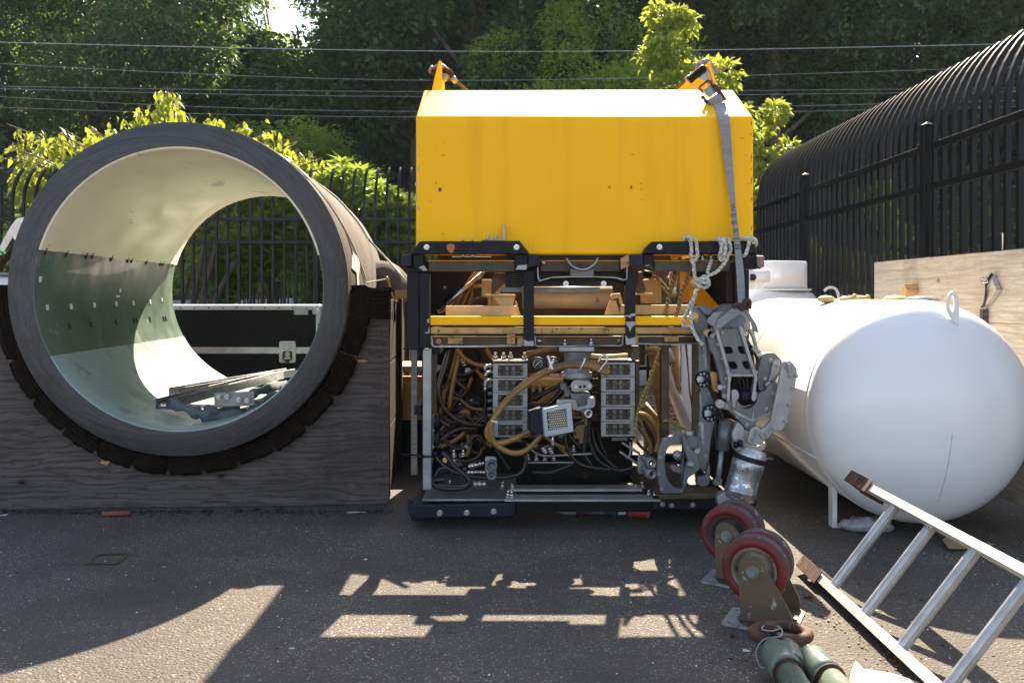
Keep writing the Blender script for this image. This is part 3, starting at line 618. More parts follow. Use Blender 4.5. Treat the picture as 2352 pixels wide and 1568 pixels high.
pipe = thing('pipe_section', C0, 'huge grey cut pipe section with cream and green lining lying in a wooden cradle', 'pipe')
m = MB(); m.lathe([(RI+.012, 0), (RO-.006, 0), (RO, .006)], C0, AX, 96, u=UX); obj('cut_face', m, M_FACE, pipe)
m = MB(); m.lathe([(RO, .0065), (RO, .05), (RO+.004, .06), (RO+.004, PL-.02), (RO-.01, PL), (RI+.012, PL)], C0, AX, 96, u=UX); obj('outer_shell', m, M_SHELL, pipe)
m = MB(); m.lathe([(RO+.0042, .30), (RO+.010, .31), (RO+.010, .325), (RO+.0042, .335)], C0, AX, 96, u=UX); obj('edge_band', m, M_RUB, pipe)
def lining(a0, a1, r, t0=.0, t1=PL): 
    m = MB(); m.lathe([(r+.03, t0+.004), (r+.004, t0), (r, t0+.006)]+[(r, t0+(t1-t0)*k/10) for k in range(1, 11)]+[(r+.02, t1+.002)], C0, AX, 60, a0, a1, u=UX); return m
# lathe turns from UX towards AX x UX = -ZU: angles are measured clockwise; the upper half is negative
up0, up1 = R(180+16), R(360-14)
obj('upper_lining', lining(up0, up1, RI), M_LINU, pipe)
obj('lower_lining', lining(R(-14.1), R(35), RI+.006), M_LING, pipe); obj('lower_lining', lining(R(152), R(196.1), RI+.006), M_LING, pipe)
obj('bottom_lining', lining(R(35), R(152), RI+.004), M_LINP, pipe)
def onwall(deg, t, r=RI): a = R(deg); return C0+(UX*cos(a)+ZU*sin(a))*r+AX*t
def wallbox(deg, t, wa, wt, th=.003):
    a = R(deg); m = MB(); rot = Matrix((AX, -UX*sin(a)+ZU*cos(a), UX*cos(a)+ZU*sin(a))).transposed(); m.box(onwall(deg, t, RI+.004), (wt, wa, th*2), rot); return m
for t_, dg in ((.06,176),(.13,187.5),(.42,187.5),(.74,187),(1.08,186.7),(1.38,186.5),(1.7,186)): obj('marker_tab', wallbox(dg, t_, .03, .022), M_WHITE, pipe)
for t_, dg in ((1.16,180),(1.95,185),(1.12,183)): obj('marker_tab', wallbox(dg, t_, .024 if t_ != 1.12 else .012, .02 if t_ != 1.12 else .05), M_WHITE, pipe)
for t_, dg in ((.05,164.4),(.3,164.4),(.56,164.4),(.64,164.2),(.93,164.4),(1.2,164.4),(1.27,164.2),(1.55,164.4),(1.83,164.4),(1.89,164.4),(2.1,164.3),(.33,196),(.62,196),(1.0,196),(1.3,196),(1.36,196),(1.62,195.6),(1.9,196),(1.95,196)):
    obj('fastener', wallbox(dg, t_+.01, .036, .011, .006), M_RUST, pipe)
# teardrop flare moulded onto the back right of the shell
m = MB(); A = pp_(R(2), RO-.06, 1.62); B = pp_(R(1), RO+.16, 2.05)
pr = [(A+(B-A)*s-ZU*.0, rr) for s, rr in ((0,.10),(.25,.20),(.5,.19),(.75,.145),(.95,.105),(1.08,.05))]
m.tube(smooth([p for p, _ in pr], 3), [x for x in np.interp(np.linspace(0, 5, 16), range(6), [q[1] for q in pr])], 20); obj('shell_flare', m, M_SHELL, pipe)
# tape patch on the shell
def shellpatch(pts, d): return P3('2', pts, d)
m = MB(); q = [pp_(R(14), RO+.008, .34), pp_(R(11.5), RO+.0085, .62), pp_(R(5.5), RO+.008, .44), pp_(R(7.5), RO+.008, .14)]; m.prism(q, (UX*.002)); obj('tape_patch', m, M_WHITE, pipe)
m = MB(); q = [pp_(R(6), RO+.009, .32), pp_(R(6), RO+.009, .42), pp_(R(2), RO+.009, .42), pp_(R(1.5), RO+.009, .31)]; m.prism(q, (UX*.002)); obj('tape_patch', m, M_CARD, pipe)

# cradle crate
cr = thing('pipe_cradle', C0-ZU*C0.z+AX*.1, 'weathered plywood cradle crate holding the huge grey pipe', 'crate')
def cpt(s, z, t=0): return Vector((C0.x, C0.y, 0))+UX*s+AX*(.12+t)+ZU*z
s0, s1 = -2.1, 1.088; ytop = 1.045; cz = C0.z; RC = .955
arc = []
a0 = math.asin((ytop-cz)/RC)
for i in range(41):
    a = -a0*0+a0 - (pi+2*a0)*i/40  # from right edge down round to left edge
    arc.append((RC*cos(a), cz+RC*sin(a)))
out = [(s0, .004), (s1, .004), (s1, ytop)]+arc+[(s0, ytop)]
for k, (dt, mt) in enumerate(((0, M_PLYG), (.016, M_WOODD), (.030, M_PLYG), (.046, M_WOODD))):
    m = MB(); pts = [cpt(a, b if k == 0 else max(.006, b-.002*k), dt) for a, b in out]; m.prism(pts, AX*(.0145)); obj('plywood_sheet' if k == 0 else 'plywood_ply', m, mt, cr)
m = MB(); pts = [cpt(a, b, PL-.35) for a, b in out]; m.prism(pts, AX*.05); obj('back_panel', m, M_PLYG, cr)
# right side boards and corner posts
m = MB(); a = cpt(s1-.002, .0, .075); 
for k in range(3):
    y0 = .01+k*.375; q = [cpt(s1-.02, y0, .10), cpt(s1-.02, y0+.365, .10), cpt(s1-.02, y0+.365, PL-.4), cpt(s1-.02, y0, PL-.4)]; mm_ = MB(); mm_.prism(q, -UX*.025); obj('side_board', mm_, M_WOODD, cr, bevel=.003)
for t_ in (.075, .9, PL-.42):
    q = [cpt(s1+.012 if t_ > .1 else s1-.004, .01, t_), cpt(s1+.012 if t_ > .1 else s1-.004, 1.13, t_), cpt(s1-.035 if t_ > .1 else s1-.06, 1.13, t_), cpt(s1-.035 if t_ > .1 else s1-.06, .01, t_)]; mm_ = MB(); mm_.prism(q, AX*.09); obj('corner_post', mm_, M_WOODD, cr, bevel=.004)
m = MB(); q = [cpt(s1+.01, 1.132, .3), cpt(s1+.12, 1.132, .3), cpt(s1+.12, 1.18, .3), cpt(s1+.01, 1.18, .3)]; m.prism(q, AX*.04); obj('cleat', m, M_WOODN, cr)
# nails and screw heads on the front sheet
NAIL = mesh('nail', MB().cyl((0,0,0),(0,-.002,0), .0045, 8), M_RUST); rr = random.Random(4)
def free(s, z): return (s*s+(z-cz)**2) > 1.02**2
nn = 0
while nn < 110:
    s = rr.uniform(-1.6, s1-.02) if nn % 3 else s1-.045+rr.gauss(0, .008); z = rr.uniform(.03, 1.0)
    if free(s, z): inst('nail', NAIL, cr, Matrix.Translation(cpt(s, z, -.001))); nn += 1
# chipped pale spots where the face veneer is torn
for (s, z, w_, h_) in ((.93,.79,.11,.018),(.88,.74,.05,.012),(-.43,.255,.06,.045),(.15,.03,.2,.01)):
    q = []; k = 13
    for i in range(k): a = 2*pi*i/k; f = .55+.45*rr.random(); q.append(cpt(s+w_*.5*cos(a)*f, max(.006, z+h_*.5*sin(a)*f), -.0015))
    m = MB(); m.prism(q, AX*.001); obj('torn_veneer', m, M_WOODN if z > .1 else M_WOODD, cr)
# carpet pads: overlapping ribbed strips round the cut-out
edges = [-1.5, 8, 22, 36, 49, 61, 73, 84, 95, 106, 118, 130, 143, 157, 171, 181.5]
for i in range(len(edges)-1):
    a, b = R(-edges[i]-.1), R(-edges[i+1]+.1); j = rr.uniform(-.006, .006); dj = rr.uniform(-.004,.003)
    m = MB(); n_ = 8; vs = []; fs = []
    for lay in range(13):                              # ribs across the strip's width
        t = -.05+lay*.0+.0; r_ = RO+.014+(RC+.035+j-RO-.014)*lay/12; off = (-.005 if lay % 2 else .0)-.012*min(1,lay*.5,(12-lay)*.8)
        for q in range(n_+1):
            sh = .014*max(0,(lay-8)/4); an = (a-sh)+(b-a+2*sh)*q/n_; wob = .002*sin(q*1.7+i*2+lay)+(rr.uniform(-.006,.006) if lay > 10 else 0); vs.append(C0+(UX*cos(an)+ZU*sin(an))*(r_+wob)+AX*(.085+off+dj))
    for lay in range(12):
        for q in range(n_): k = lay*(n_+1)+q; fs.append((k, k+1, k+n_+2, k+n_+1))
    m.add(vs, fs, True)
    o = obj('carpet_pad', m, M_CARPET, cr); sd = o.modifiers.new('thick', 'SOLIDIFY'); sd.thickness = .025; sd.offset = 0
for sg in (1, -1):                                      # pads folded over the top edges
    m = MB(); ss = [(RO+.025)*sg, (RO+.22)*sg]
    for k in range(7):
        z0 = 1.03+k*.022; m.tube([cpt(ss[0]+.0*k, z0, -.045), cpt(ss[0]+(ss[1]-ss[0])*.5, z0+.004, -.052), cpt(ss[1], z0+.002*k, -.045)], .0125, 6)
    for k in range(10):
        t_ = -.04+k*.022; m.tube([cpt(ss[0], 1.175, t_), cpt(ss[1], 1.18+.004*(k % 2), t_)], .0125, 6)
    obj('carpet_pad', m, M_CARPET, cr)

# tie-down cords over the pipe
def cord(name, pts, r, mt, label, cat, group=None, n=6):
    o = obj(name, MB().tube(pts, r, n), mt); tag(o, label, cat, group); return o
pts = [pp_(R(50), RO+.006, .02), pp_(R(42), RO+.007, .07), pp_(R(32), RO+.008, .18), pp_(R(22), RO+.009, .34), pp_(R(12), RO+.010, .56), pp_(R(3), RO+.012, .82)]
hk = P(893, 640, 5.45)
m = MB(); tp = smooth(pts, 4)+[hk]; m.tube(tp, .0045, 6); o = obj('tie_cord', m, M_CORD); tag(o, 'thin pale cord running over the tape patch on the pipe shell', 'cord', 'cords tying down the pipe')
pts = [pp_(R(64), RO+.01, 1.3), pp_(R(48), RO+.012, 1.42), pp_(R(34), RO+.014, 1.55), pp_(R(24), RO+.016, 1.7)]; tp = smooth(pts, 4)+[P(905, 612, 6.0), P(946, 662, 5.6)]
m = MB(); m.tube(tp, .0075, 6); o = obj('tie_cord', m, M_CORD); tag(o, 'wider white cord along the far edge of the pipe shell', 'cord', 'cords tying down the pipe')
m = MB(); m.tube(smooth([P(888,636,5.44), P(893,650,5.43), P(899,672,5.42), P(905,690,5.42), P(913,692,5.42), P(917,676,5.42)], 5), .008, 8); o = obj('wire_hook', m, M_BRASS); tag(o, 'gold wire hook at the end of the cord on the cradle post', 'hook')
m = MB(); m.tube(smooth([P(907,684,5.43), P(903,705,5.43), P(906,725,5.43), P(902,738,5.43)], 4), .012, 8); o = obj('rusty_eye_bolt', m, M_RUST); tag(o, 'rusty eye bolt under the gold hook on the cradle side', 'bolt')

# ratchet strap at the far left
D = 4.95; t = thing('cargo_ratchet', P(30, 560, D), 'pinkish zinc ratchet buckle with olive strap left of the pipe', 'ratchet strap')
k1 = [(0,1400),(60,1290),(95,1245),(130,1238),(152,1245),(150,1290),(125,1330),(118,1370),(95,1372),(75,1350),(50,1390),(20,1440),(0,1460)]
plate('side_plate', '1', k1, D, .004, M_PINK, t, bev=.001, rad=.008); plate('side_plate', '1', k1, D+.055, .004, M_PINK, t, bev=.001, rad=.008)
m = MB(); a, b = [P3('1', [(95,1357)], D)[0], P3('1', [(128,1262)], D)[0]]
for q in (a, b): m.cyl(q-Vector((0,.012,0)), q+Vector((0,.07,0)), .011, 12)
obj('pin', m, M_STEEL, t)
m = MB(); a = P3('1', [(-60,1590),(40,1470),(110,1370)], D+.01); m.strip(a, [Vector((.02,.055,.012))]*3, .003); obj('webbing', m, mat('olive_webbing', (.13,.12,.055), (.09,.085,.04), .9, 0, 30, .5, 120, stretch=(1,1,4)), t)
m = MB(); a = P3('1', [(-10,1432),(30,1448)], D-.004); m.cyl(a[0], a[1], .007, 10); obj('handle', m, mat('green_plastic', (.03,.35,.1), (.02,.25,.07), .4), t)

# things inside the pipe
def inpipe(k, pts, rfun=None): return pts
J = 5.05
t = thing('metal_channel_pair', P(470, 915, J), 'pair of bolted galvanised steel channels lying inside the pipe', 'steel channel')
def chan(a, b, w_, h_, th=.006):
    m = MB(); d = (b-a).normalized(); s = d.cross(ZU).normalized(); m.beam(a, b, w_, th)
    for q in (-1, 1): m.beam(a+s*q*(w_/2-th/2)+ZU*h_/2, b+s*q*(w_/2-th/2)+ZU*h_/2, th, h_)
    return m
a = P(372, 938, 4.95); b = P(640, 868, 6.1); obj('channel', chan(a, b, .09, .055), M_GALV, t, bevel=.002)
a2 = P(398, 909, 5.35); b2 = P(668, 862, 6.2); obj('channel', chan(a2, b2, .09, .05), M_GALV, t, bevel=.002)
a = P(492, 918, 4.98); b = P(584, 914, 5.0); m = MB(); m.beam(a, b, .006, .08); m.beam(a-ZU*.04+Vector((0,.03,0)), b-ZU*.04+Vector((0,.03,0)), .06, .006); obj('splice_plate', m, M_GALV, t, bevel=.002)
for x, y in ((503,911),(522,911),(549,917),(568,919)): bolt(t, P(x, y, 4.974), 1.3)
for x, y in ((397,907),(420,907)): bolt(t, P(x, y, 5.29), 1.3)
m = MB(); m.cyl(P(362,931,4.93), P(384,931,4.93), .014, 12); obj('roller_pin', m, M_STEEL, t)
m = MB(); rng = random.Random(9)
for k, pts in enumerate(([(390,925,.05),(430,938,.05),(470,951,.06),(500,946,.12),(545,936,.3)], [(470,940,.15),(530,952,.1),(575,945,.25),(600,925,.5),(640,905,.8),(655,885,1.0)], [(540,925,.45),(580,905,.6),(610,895,.7),(660,878,1.1)], [(450,945,.02),(480,957,.05),(520,957,.1),(570,955,.2)])):
    q = smooth([P(x, y, 4.9+o_) for x, y, o_ in pts], 6); r_ = [(.028+.012*sin(i*.9+k)+rng.uniform(-.005,.005)) for i in range(len(q))]; r_[0] = r_[-1] = .012; m.tube(q, r_, 10)
o = obj('canvas_bundle', m, M_CLOTH, sub=1); tag(o, 'crumpled blue-grey canvas bundle under the channels inside the pipe', 'canvas')
dm = o.modifiers.new('d', 'DISPLACE'); tx = bpy.data.textures.new('wr', 'CLOUDS'); tx.noise_scale = .05; dm.texture = tx; dm.strength = .03; dm.texture_coords = 'LOCAL'

# black road case behind the pipe
D = 7.35; t = thing('road_case', P(560, 760, D), 'large black road case with aluminium edging and rusty latch behind the pipe', 'case')
x0, x1 = P(190, 0, D).x, P(736, 0, D).x; zt_ = zt(702, D)
m = MB(); m.bx(x0, x1, D+.004, D+.9, .02, zt_-.004); obj('body', m, mat('black_laminate', (.006,.006,.007), (.010,.010,.011), .75, 0, 4, .05, spec=.12), t, bevel=.004)
def edge(x0_, x1_, z0_, z1_, nm='edge_trim', dd=-.003):
    obj(nm, MB().bx(x0_, x1_, D+dd, D+.012, z0_, z1_), M_ALU, t, bevel=.002)
edge(x0, x1-.05, zt_-.035, zt_); edge(x1-.038, x1, .5, zt_-.05); edge(x0, x1-.04, zt(812, D), zt(797, D)); 
m = MB(); m.bx(x0, x1, D+.013, D+.9, zt_-.003, zt_+.003); obj('lid_trim', m, M_ALU, t)
m = MB(); m.ell((x1-.02, D+.01, zt_-.02), (.03,.02,.03)); obj('ball_corner', m, M_STEEL, t)
m = MB(); m.bx(x1-.07, x1+.003, D-.006, D+.03, zt_-.075, zt_+.004); obj('corner_bracket', m, M_ALU, t, bevel=.012)
RV = mesh('rivet', MB().ell((0,0,0), (.007,.004,.007), 8, 5), M_RUST)
for i in range(17): inst('rivet', RV, t, Matrix.Translation((x0+.12+i*.118, D-.004, zt_-.018)))
for i in range(5): inst('rivet', RV, t, Matrix.Translation((x1-.019, D-.004, zt_-.16-i*.13)))
lp = plate('latch_plate', 'D', [(641,783),(679,783),(679,833),(641,833)], D-.012, .008, M_ALU, t, holes=[[(649,806),(671,806),(671,828),(649,828)]], bev=.002, rad=.02)
m = MB(); m.pbox('D', 649, 806, 671, 828, D-.004, .004); obj('latch_recess', m, M_RUST, t)
m = MB(); a = P(660, 813, D-.012); m.cyl(a, a+Vector((0,.01,0)), .022, 14); m.beam(P(653,822,D-.014), P(667,822,D-.014), .01, .02); m.pbox('D', 651, 790, 669, 802, D-.016, .004); obj('twist_handle', m, M_ALU, t, bevel=.002)
m = MB(); m.pbox('D', 655, 826, 665, 834, D-.014, .003); obj('rust_stain', m, M_RUST, t)
obj('name_plate', MB().pbox('2', 1475, 480, 1545, 512, D-.005, .003), M_GREYL, t)
# small aluminium case beyond it, and the white bin at the far left
t = thing('white_bin', P(10, 655, 6.2), 'white plastic bin with grey rim at the far left behind the pipe', 'bin')
x0, x1 = P(-260, 0, 6.2).x, P(28, 0, 6.2).x; m = MB(); m.bx(x0, x1, 6.2, 7.0, .45, zt(634, 6.2)); obj('body', m, M_WHITE, t, bevel=.02); m = MB(); m.bx(x0-.02, x1+.012, 6.18, 7.02, zt(634,6.2), zt(630,6.2)+.012); obj('rim', m, M_GREY, t, bevel=.006)
m = MB(); m.bx(x0+.1, x1-.05, 6.25, 6.95, .0, .45); obj('plinth', m, M_WOODD, t)

# ================================================================== WHITE TANKS
def white_mat():
    m, n, l, b, out = nodes('white_tank_paint'); v = coords(n, l)
    col = mix(n, l, ramp(n, l, noise(n, l, v, 1.6, 5), .4, .7), (.74,.75,.76), (.70,.71,.72))
    s = noise(n, l, coords(n, l, (60,60,3)), 1.0, 7, .8); col = mix(n, l, ramp(n, l, s, .69, .74), col, (.50,.48,.45))
    d = noise(n, l, v, 95, 4, .8); col = mix(n, l, ramp(n, l, d, .745, .76), col, (.2,.15,.12))
    l.new(col, b.inputs['Base Color']); b.inputs['Roughness'].default_value = .30; b.inputs['Coat Weight'].default_value = .3; b.inputs['Coat Roughness'].default_value = .18
    bumpn(n, l, b, noise(n, l, v, 260, 2), .12, .002); return m
M_TANK = white_mat()
TX, TZ, TR_, TS, TE = 1.955, .592, .535, 4.2, 6.35
tk = thing('propane_tank', (TX, TS, 0), 'large white horizontal gas tank with domed end lying at the right', 'tank')
prof = [(TR_*math.sqrt(max(0, 1-q*q)), -.30*q) for q in [sin(i/14*pi/2) for i in range(14, -1, -1)]]
prof[0] = (.0001, -.30); prof += [(TR_, 0), (TR_, .7), (TR_, 1.4), (TR_, TE-TS)]; prof += [(TR_*math.sqrt(1-q*q), TE-TS+.30*q) for q in [sin(i/10*pi/2) for i in range(1, 10)]]+[(.0001, TE-TS+.3)]
obj('shell', MB().lathe(prof, (TX, TS, TZ), (0,1,0), 72), M_TANK, tk)
rng = random.Random(3)
m = MB(); m.lathe([(TR_-.001, -.006), (TR_+.0018, -.003), (TR_+.0018, .003), (TR_-.001, .006)], (TX, TS+.02, TZ), (0,1,0), 72); obj('weld_seam', m, M_TANK, tk)
m = MB(); m.lathe([(TR_-.001, -.005), (TR_+.003, 0), (TR_-.001, .005)], (TX, 5.3, TZ), (0,1,0), 72); obj('weld_seam', m, M_TANK, tk)
m = MB(); a = R(205); p0 = Vector((TX+TR_*cos(a), TS, TZ+TR_*sin(a))); m.tube([p0, p0+Vector((0,1.1,0))], .005, 6); obj('weld_seam', m, M_TANK, tk)
# lifting eye
e = thing if 0 else None
D = 4.02; a0 = P(2197, 748, D); 
eye = [(1765,436),(1795,440),(1815,480),(1825,560),(1822,620),(1815,730),(1780,700),(1750,640),(1725,590),(1720,540),(1735,470)]; eh = [(1762,470),(1780,480),(1788,530),(1782,590),(1768,612),(1750,590),(1742,540),(1748,490)]
plate('lifting_eye', '13', eye, D, .02, M_TANK, tk, holes=[eh], bev=.004, rad=.02)
# feet: bent flat-bar legs
m = MB()
for (y, sg) in ((4.33, -1), (5.0, 1), (6.1, -1), (6.1, 1)):
    x = TX+sg*.36; z = TZ-math.sqrt(TR_**2-.36**2)+.02; m2 = MB(); m2.bx(x-.05*0-.012, x+.012, y-.03, y+.03, .012, z); obj('foot_leg', m2, M_TANK, tk, bevel=.003)
    m2 = MB(); m2.bx(x-.012 if sg < 0 else x-.23, x+.23 if sg < 0 else x+.012, y-.03, y+.03, .002, .012); obj('foot_plate', m2, M_TANK, tk, bevel=.002)
# rust tear mark on the dome and drips
m = MB(); a = P(2187, 990, 3.905); m.bx(a.x-.007, a.x+.007, a.y-.002, a.y+.012, a.z-.004, a.z+.005)
obj('rust_spot', m, M_RUST, tk)
m = MB(); xr_ = a.x-.001; q = []
for k in range(16):
    z = a.z-.01-.022*k; rr_ = math.hypot(xr_-TX, z-TZ); q.append(Vector((xr_-.004*k*.35, TS-.30*math.sqrt(max(0, 1-(rr_/TR_)**2))-.0004, z)))
m.tube(q, [.0016+.0008*sin(k*2.1) for k in range(16)], 5); obj('dirt_run', m, MATS['bare_tank_dirt'] if 'bare_tank_dirt' in MATS else mat('bare_tank_dirt', (.50,.48,.44), (.42,.40,.36), .8), tk)
# fittings on top of the tank
m = MB()
for px, py, D in ((1963, 684, 4.95), (1993, 686, 4.95), (2078, 690, 4.9)):
    a = P(px, py, D); m2 = MB(); m2.cyl((a.x, a.y, TZ+TR_-.04), a+ZU*.01, .014, 10); m2.ell(a+ZU*.012, (.014,.014,.012)); obj('valve_stem', m2, M_BEIGE, tk)
for px, py, D, w_ in ((1950, 689, 4.95, .055), (1975, 690, 4.95, .06), (2058, 690, 4.9, .07), (2117, 689, 4.7, .09), (1898, 692, 5.0, .05)):
    a = P(px, py, D); m2 = MB(); m2.ell((a.x, a.y, TZ+TR_), (w_, w_, .022), 14, 8); obj('valve_cap', m2, M_BEIGE if px != 2117 else M_CLEAR, tk)
m = MB(); m.tube(smooth([P(1930,678,4.9),P(1960,681,4.9),P(2000,683,4.9)], 3), .003, 5); obj('valve_wire', m, M_RUST, tk)
# second tank
tk2 = thing('second_propane_tank', (P(1770,0,7.4).x, 7.4, 0), 'white tank with raised manway collar standing behind the large white tank', 'tank')
cx = P(1790, 0, 7.35).x; r2 = .66; cy = 7.95; cz2 = zt(653, 7.5)-.36
obj('shell', MB().lathe([(.0001,.40),(.30,.375),(.5,.28),(.62,.13),(.66,-.02),(.66,-1.2),(.6,-1.3)], (cx-.04, cy, zt(652,7.5)-.36), ZU, 48), M_TANK, tk2)
c_ = (P(1792, 0, 7.6).x, 7.75, zt(664, 7.45)); obj('manway_collar', MB().lathe([(.262,0),(.272,0),(.272,.233),(.262,.245),(.0001,.247)], c_, ZU, 40), M_TANK, tk2)
obj('collar_flange', MB().lathe([(.27,-.012),(.31,-.012),(.31,.004),(.27,.004)], c_, ZU, 40), M_TANK, tk2)
m = MB(); m.tube(smooth([P(1893,668,7.4),P(1905,660,7.4),P(1920,664,7.4),P(1926,680,7.4),P(1925,694,7.4)], 4), .012, 8); obj('grab_handle', m, M_TANK, tk2)
m = MB(); m.cyl(P(1715,636,7.35), P(1765,632,7.35), .055, 16); m.bx(P(1740,0,7.35).x, P(1752,0,7.35).x, 7.33, 7.4, zt(664,7.35), zt(640,7.35)); m.bx(P(1700,0,7.4).x, P(1728,0,7.4).x, 7.36, 7.42, zt(664,7.4), zt(612,7.4)); obj('inlet_pipe', m, M_TANK, tk2)
obj('inlet_hole', MB().cyl(P(1729,637,7.29), P(1729,637,7.335), .032, 6), M_BLACK, tk2)

# plywood wall of a crate along the side fence
pc = thing('plywood_crate_side', (2.66, 5, 0), 'tall pale plywood crate side standing along the fence behind the white tank', 'crate')
zc = 1.39; m = MB(); m.bx(2.65, 2.668, 3.9, 6.37, 1.0, zc); obj('plywood_sheet', m, M_PLYL, pc); m = MB(); m.bx(2.652, 2.668, 3.9, 6.36, .05, .997); obj('plywood_sheet', m, M_PLYL, pc)
m = MB(); m.bx(2.669, 2.69, 3.9, 6.37, .05, zc-.008); obj('plywood_backing', m, M_WOODN, pc)
for y0, y1 in ((3.95,4.3),(4.5,4.72),(4.95,5.3),(5.5,5.8),(5.95,6.2)): obj('splinter_strip', MB().bx(2.655, 2.7, y0, y1, zc-.008, zc+.006), M_PLYG, pc)
def onb(px, py): Y = 2.65*FPX/(px-CX); return Vector((2.65, Y, CH-(py-HY)/FPX*Y))
m = MB(); a = onb(2068, 690); b = onb(2085, 655); m.beam(Vector((2.61, a.y, .95)), Vector((2.61, b.y-.15, zt(660, b.y))), .085, .06); obj('timber_block', m, M_WOODN, pc, bevel=.003)
a = onb(2283, 665); m = MB(); rt = Matrix.Rotation(R(-38), 3, 'X'); m.box(a-Vector((.018,0,0)), (.03,.13,.11), rt); obj('timber_block', m, M_PLYL, pc, bevel=.002)
m = MB(); q = [onb(2296,628)-Vector((.04,0,0)), onb(2284,650)-Vector((.045,0,0)), onb(2283,672)-Vector((.045,0,0)), onb(2272,700)-Vector((.03,0,0)), onb(2262,705)-Vector((.02,0,0))]; sp_ = smooth(q, 4); m.strip(sp_, [Vector((0,.018,.012))]*len(sp_), .002); obj('black_strap', m, M_RUB, pc)
m = MB(); m.tube([onb(2272,640)-Vector((.05,0,0)), onb(2287,636)-Vector((.05,0,0)), onb(2290,648)-Vector((.05,0,0)), onb(2276,650)-Vector((.05,0,0))], .004, 6, closed=True); obj('buckle', m, M_STEEL, pc)
m = MB(); a = onb(2345, 760); m.bx(2.59, 2.648, 4.3, 4.39, .3, 1.14); obj('timber_batten', m, M_PLYL, pc, bevel=.004)
a = onb(2268, 728); m = MB(); m.box(a-Vector((.02,0,0)), (.03,.03,.09)); obj('timber_stub', m, M_PLYG, pc)

M_LADD = mat('sunlit_ladder_aluminium', (.60,.60,.59), (.46,.46,.45), .5, .35, 12, .15, 110, wear=(.34,.30,.27), wt=.68, ws=22)  # brighter aluminium copy, sunlight on the rails put into the colour
# ================================================================== LADDER
ld = thing('aluminium_ladder', (1.35, 3, 0), 'aluminium ladder section lying on its side in front of the white tank', 'ladder')
LX0, LX1, LZ0, LZ1 = 1.235, 1.47, .035, .342
nd = Vector((LX1-LX0, 0, LZ1-LZ0)).normalized(); pn = Vector((nd.z, 0, -nd.x))
def rail_l(c0, y0, y1, sgn, nm):
    m = MB(); rot = Matrix((pn, Vector((0,1,0)), nd)).transposed(); c = Vector((c0[0], (y0+y1)/2, c0[1])); L = y1-y0
    m.box(c, (.078, L, .004), rot)
    for q in (-1, 1): m.box(c+pn*q*.037+nd*sgn*.014, (.004, L, .026), rot)
    obj(nm, m, M_LADD, ld, bevel=.0008)
rail_l((LX0, LZ0), 1.9, 3.56, -1, 'side_rail'); rail_l((LX1, LZ1), 1.9, 3.69, 1, 'side_rail')
for y in (3.34, 3.05, 2.76, 2.47, 2.18):
    m = MB(); a = Vector((LX0, y, LZ0)); b = Vector((LX1, y-.0, LZ1))
    u = Vector((0,1,0)); k = 24; vs = []
    for p in (a, b):
        for i in range(k): an = 2*pi*i/k; r_ = .0195+(.0012 if i % 2 else 0); vs.append(p+u*cos(an)*r_*.8+pn*sin(an)*r_)
    m.add(vs, [(i, (i+1) % k, k+(i+1) % k, k+i) for i in range(k)]); obj('rung', m, M_ALU, ld)
for (c, y, sg) in (((LX0, LZ0), 3.50, -1), ((LX1, LZ1), 3.63, 1)):
    m = MB(); rot = Matrix((pn, Vector((0,1,0)), nd)).transposed(); cc = Vector((c[0], y, c[1]))+nd*sg*.012
    for q in (-1, 1): m.box(cc+pn*q*.044, (.004, .22, .055), rot)
    m.box(cc+Vector((0,.108,0)), (.09,.004,.05), rot); obj('rusty_end_shoe', m, M_RUST, ld, bevel=.001)

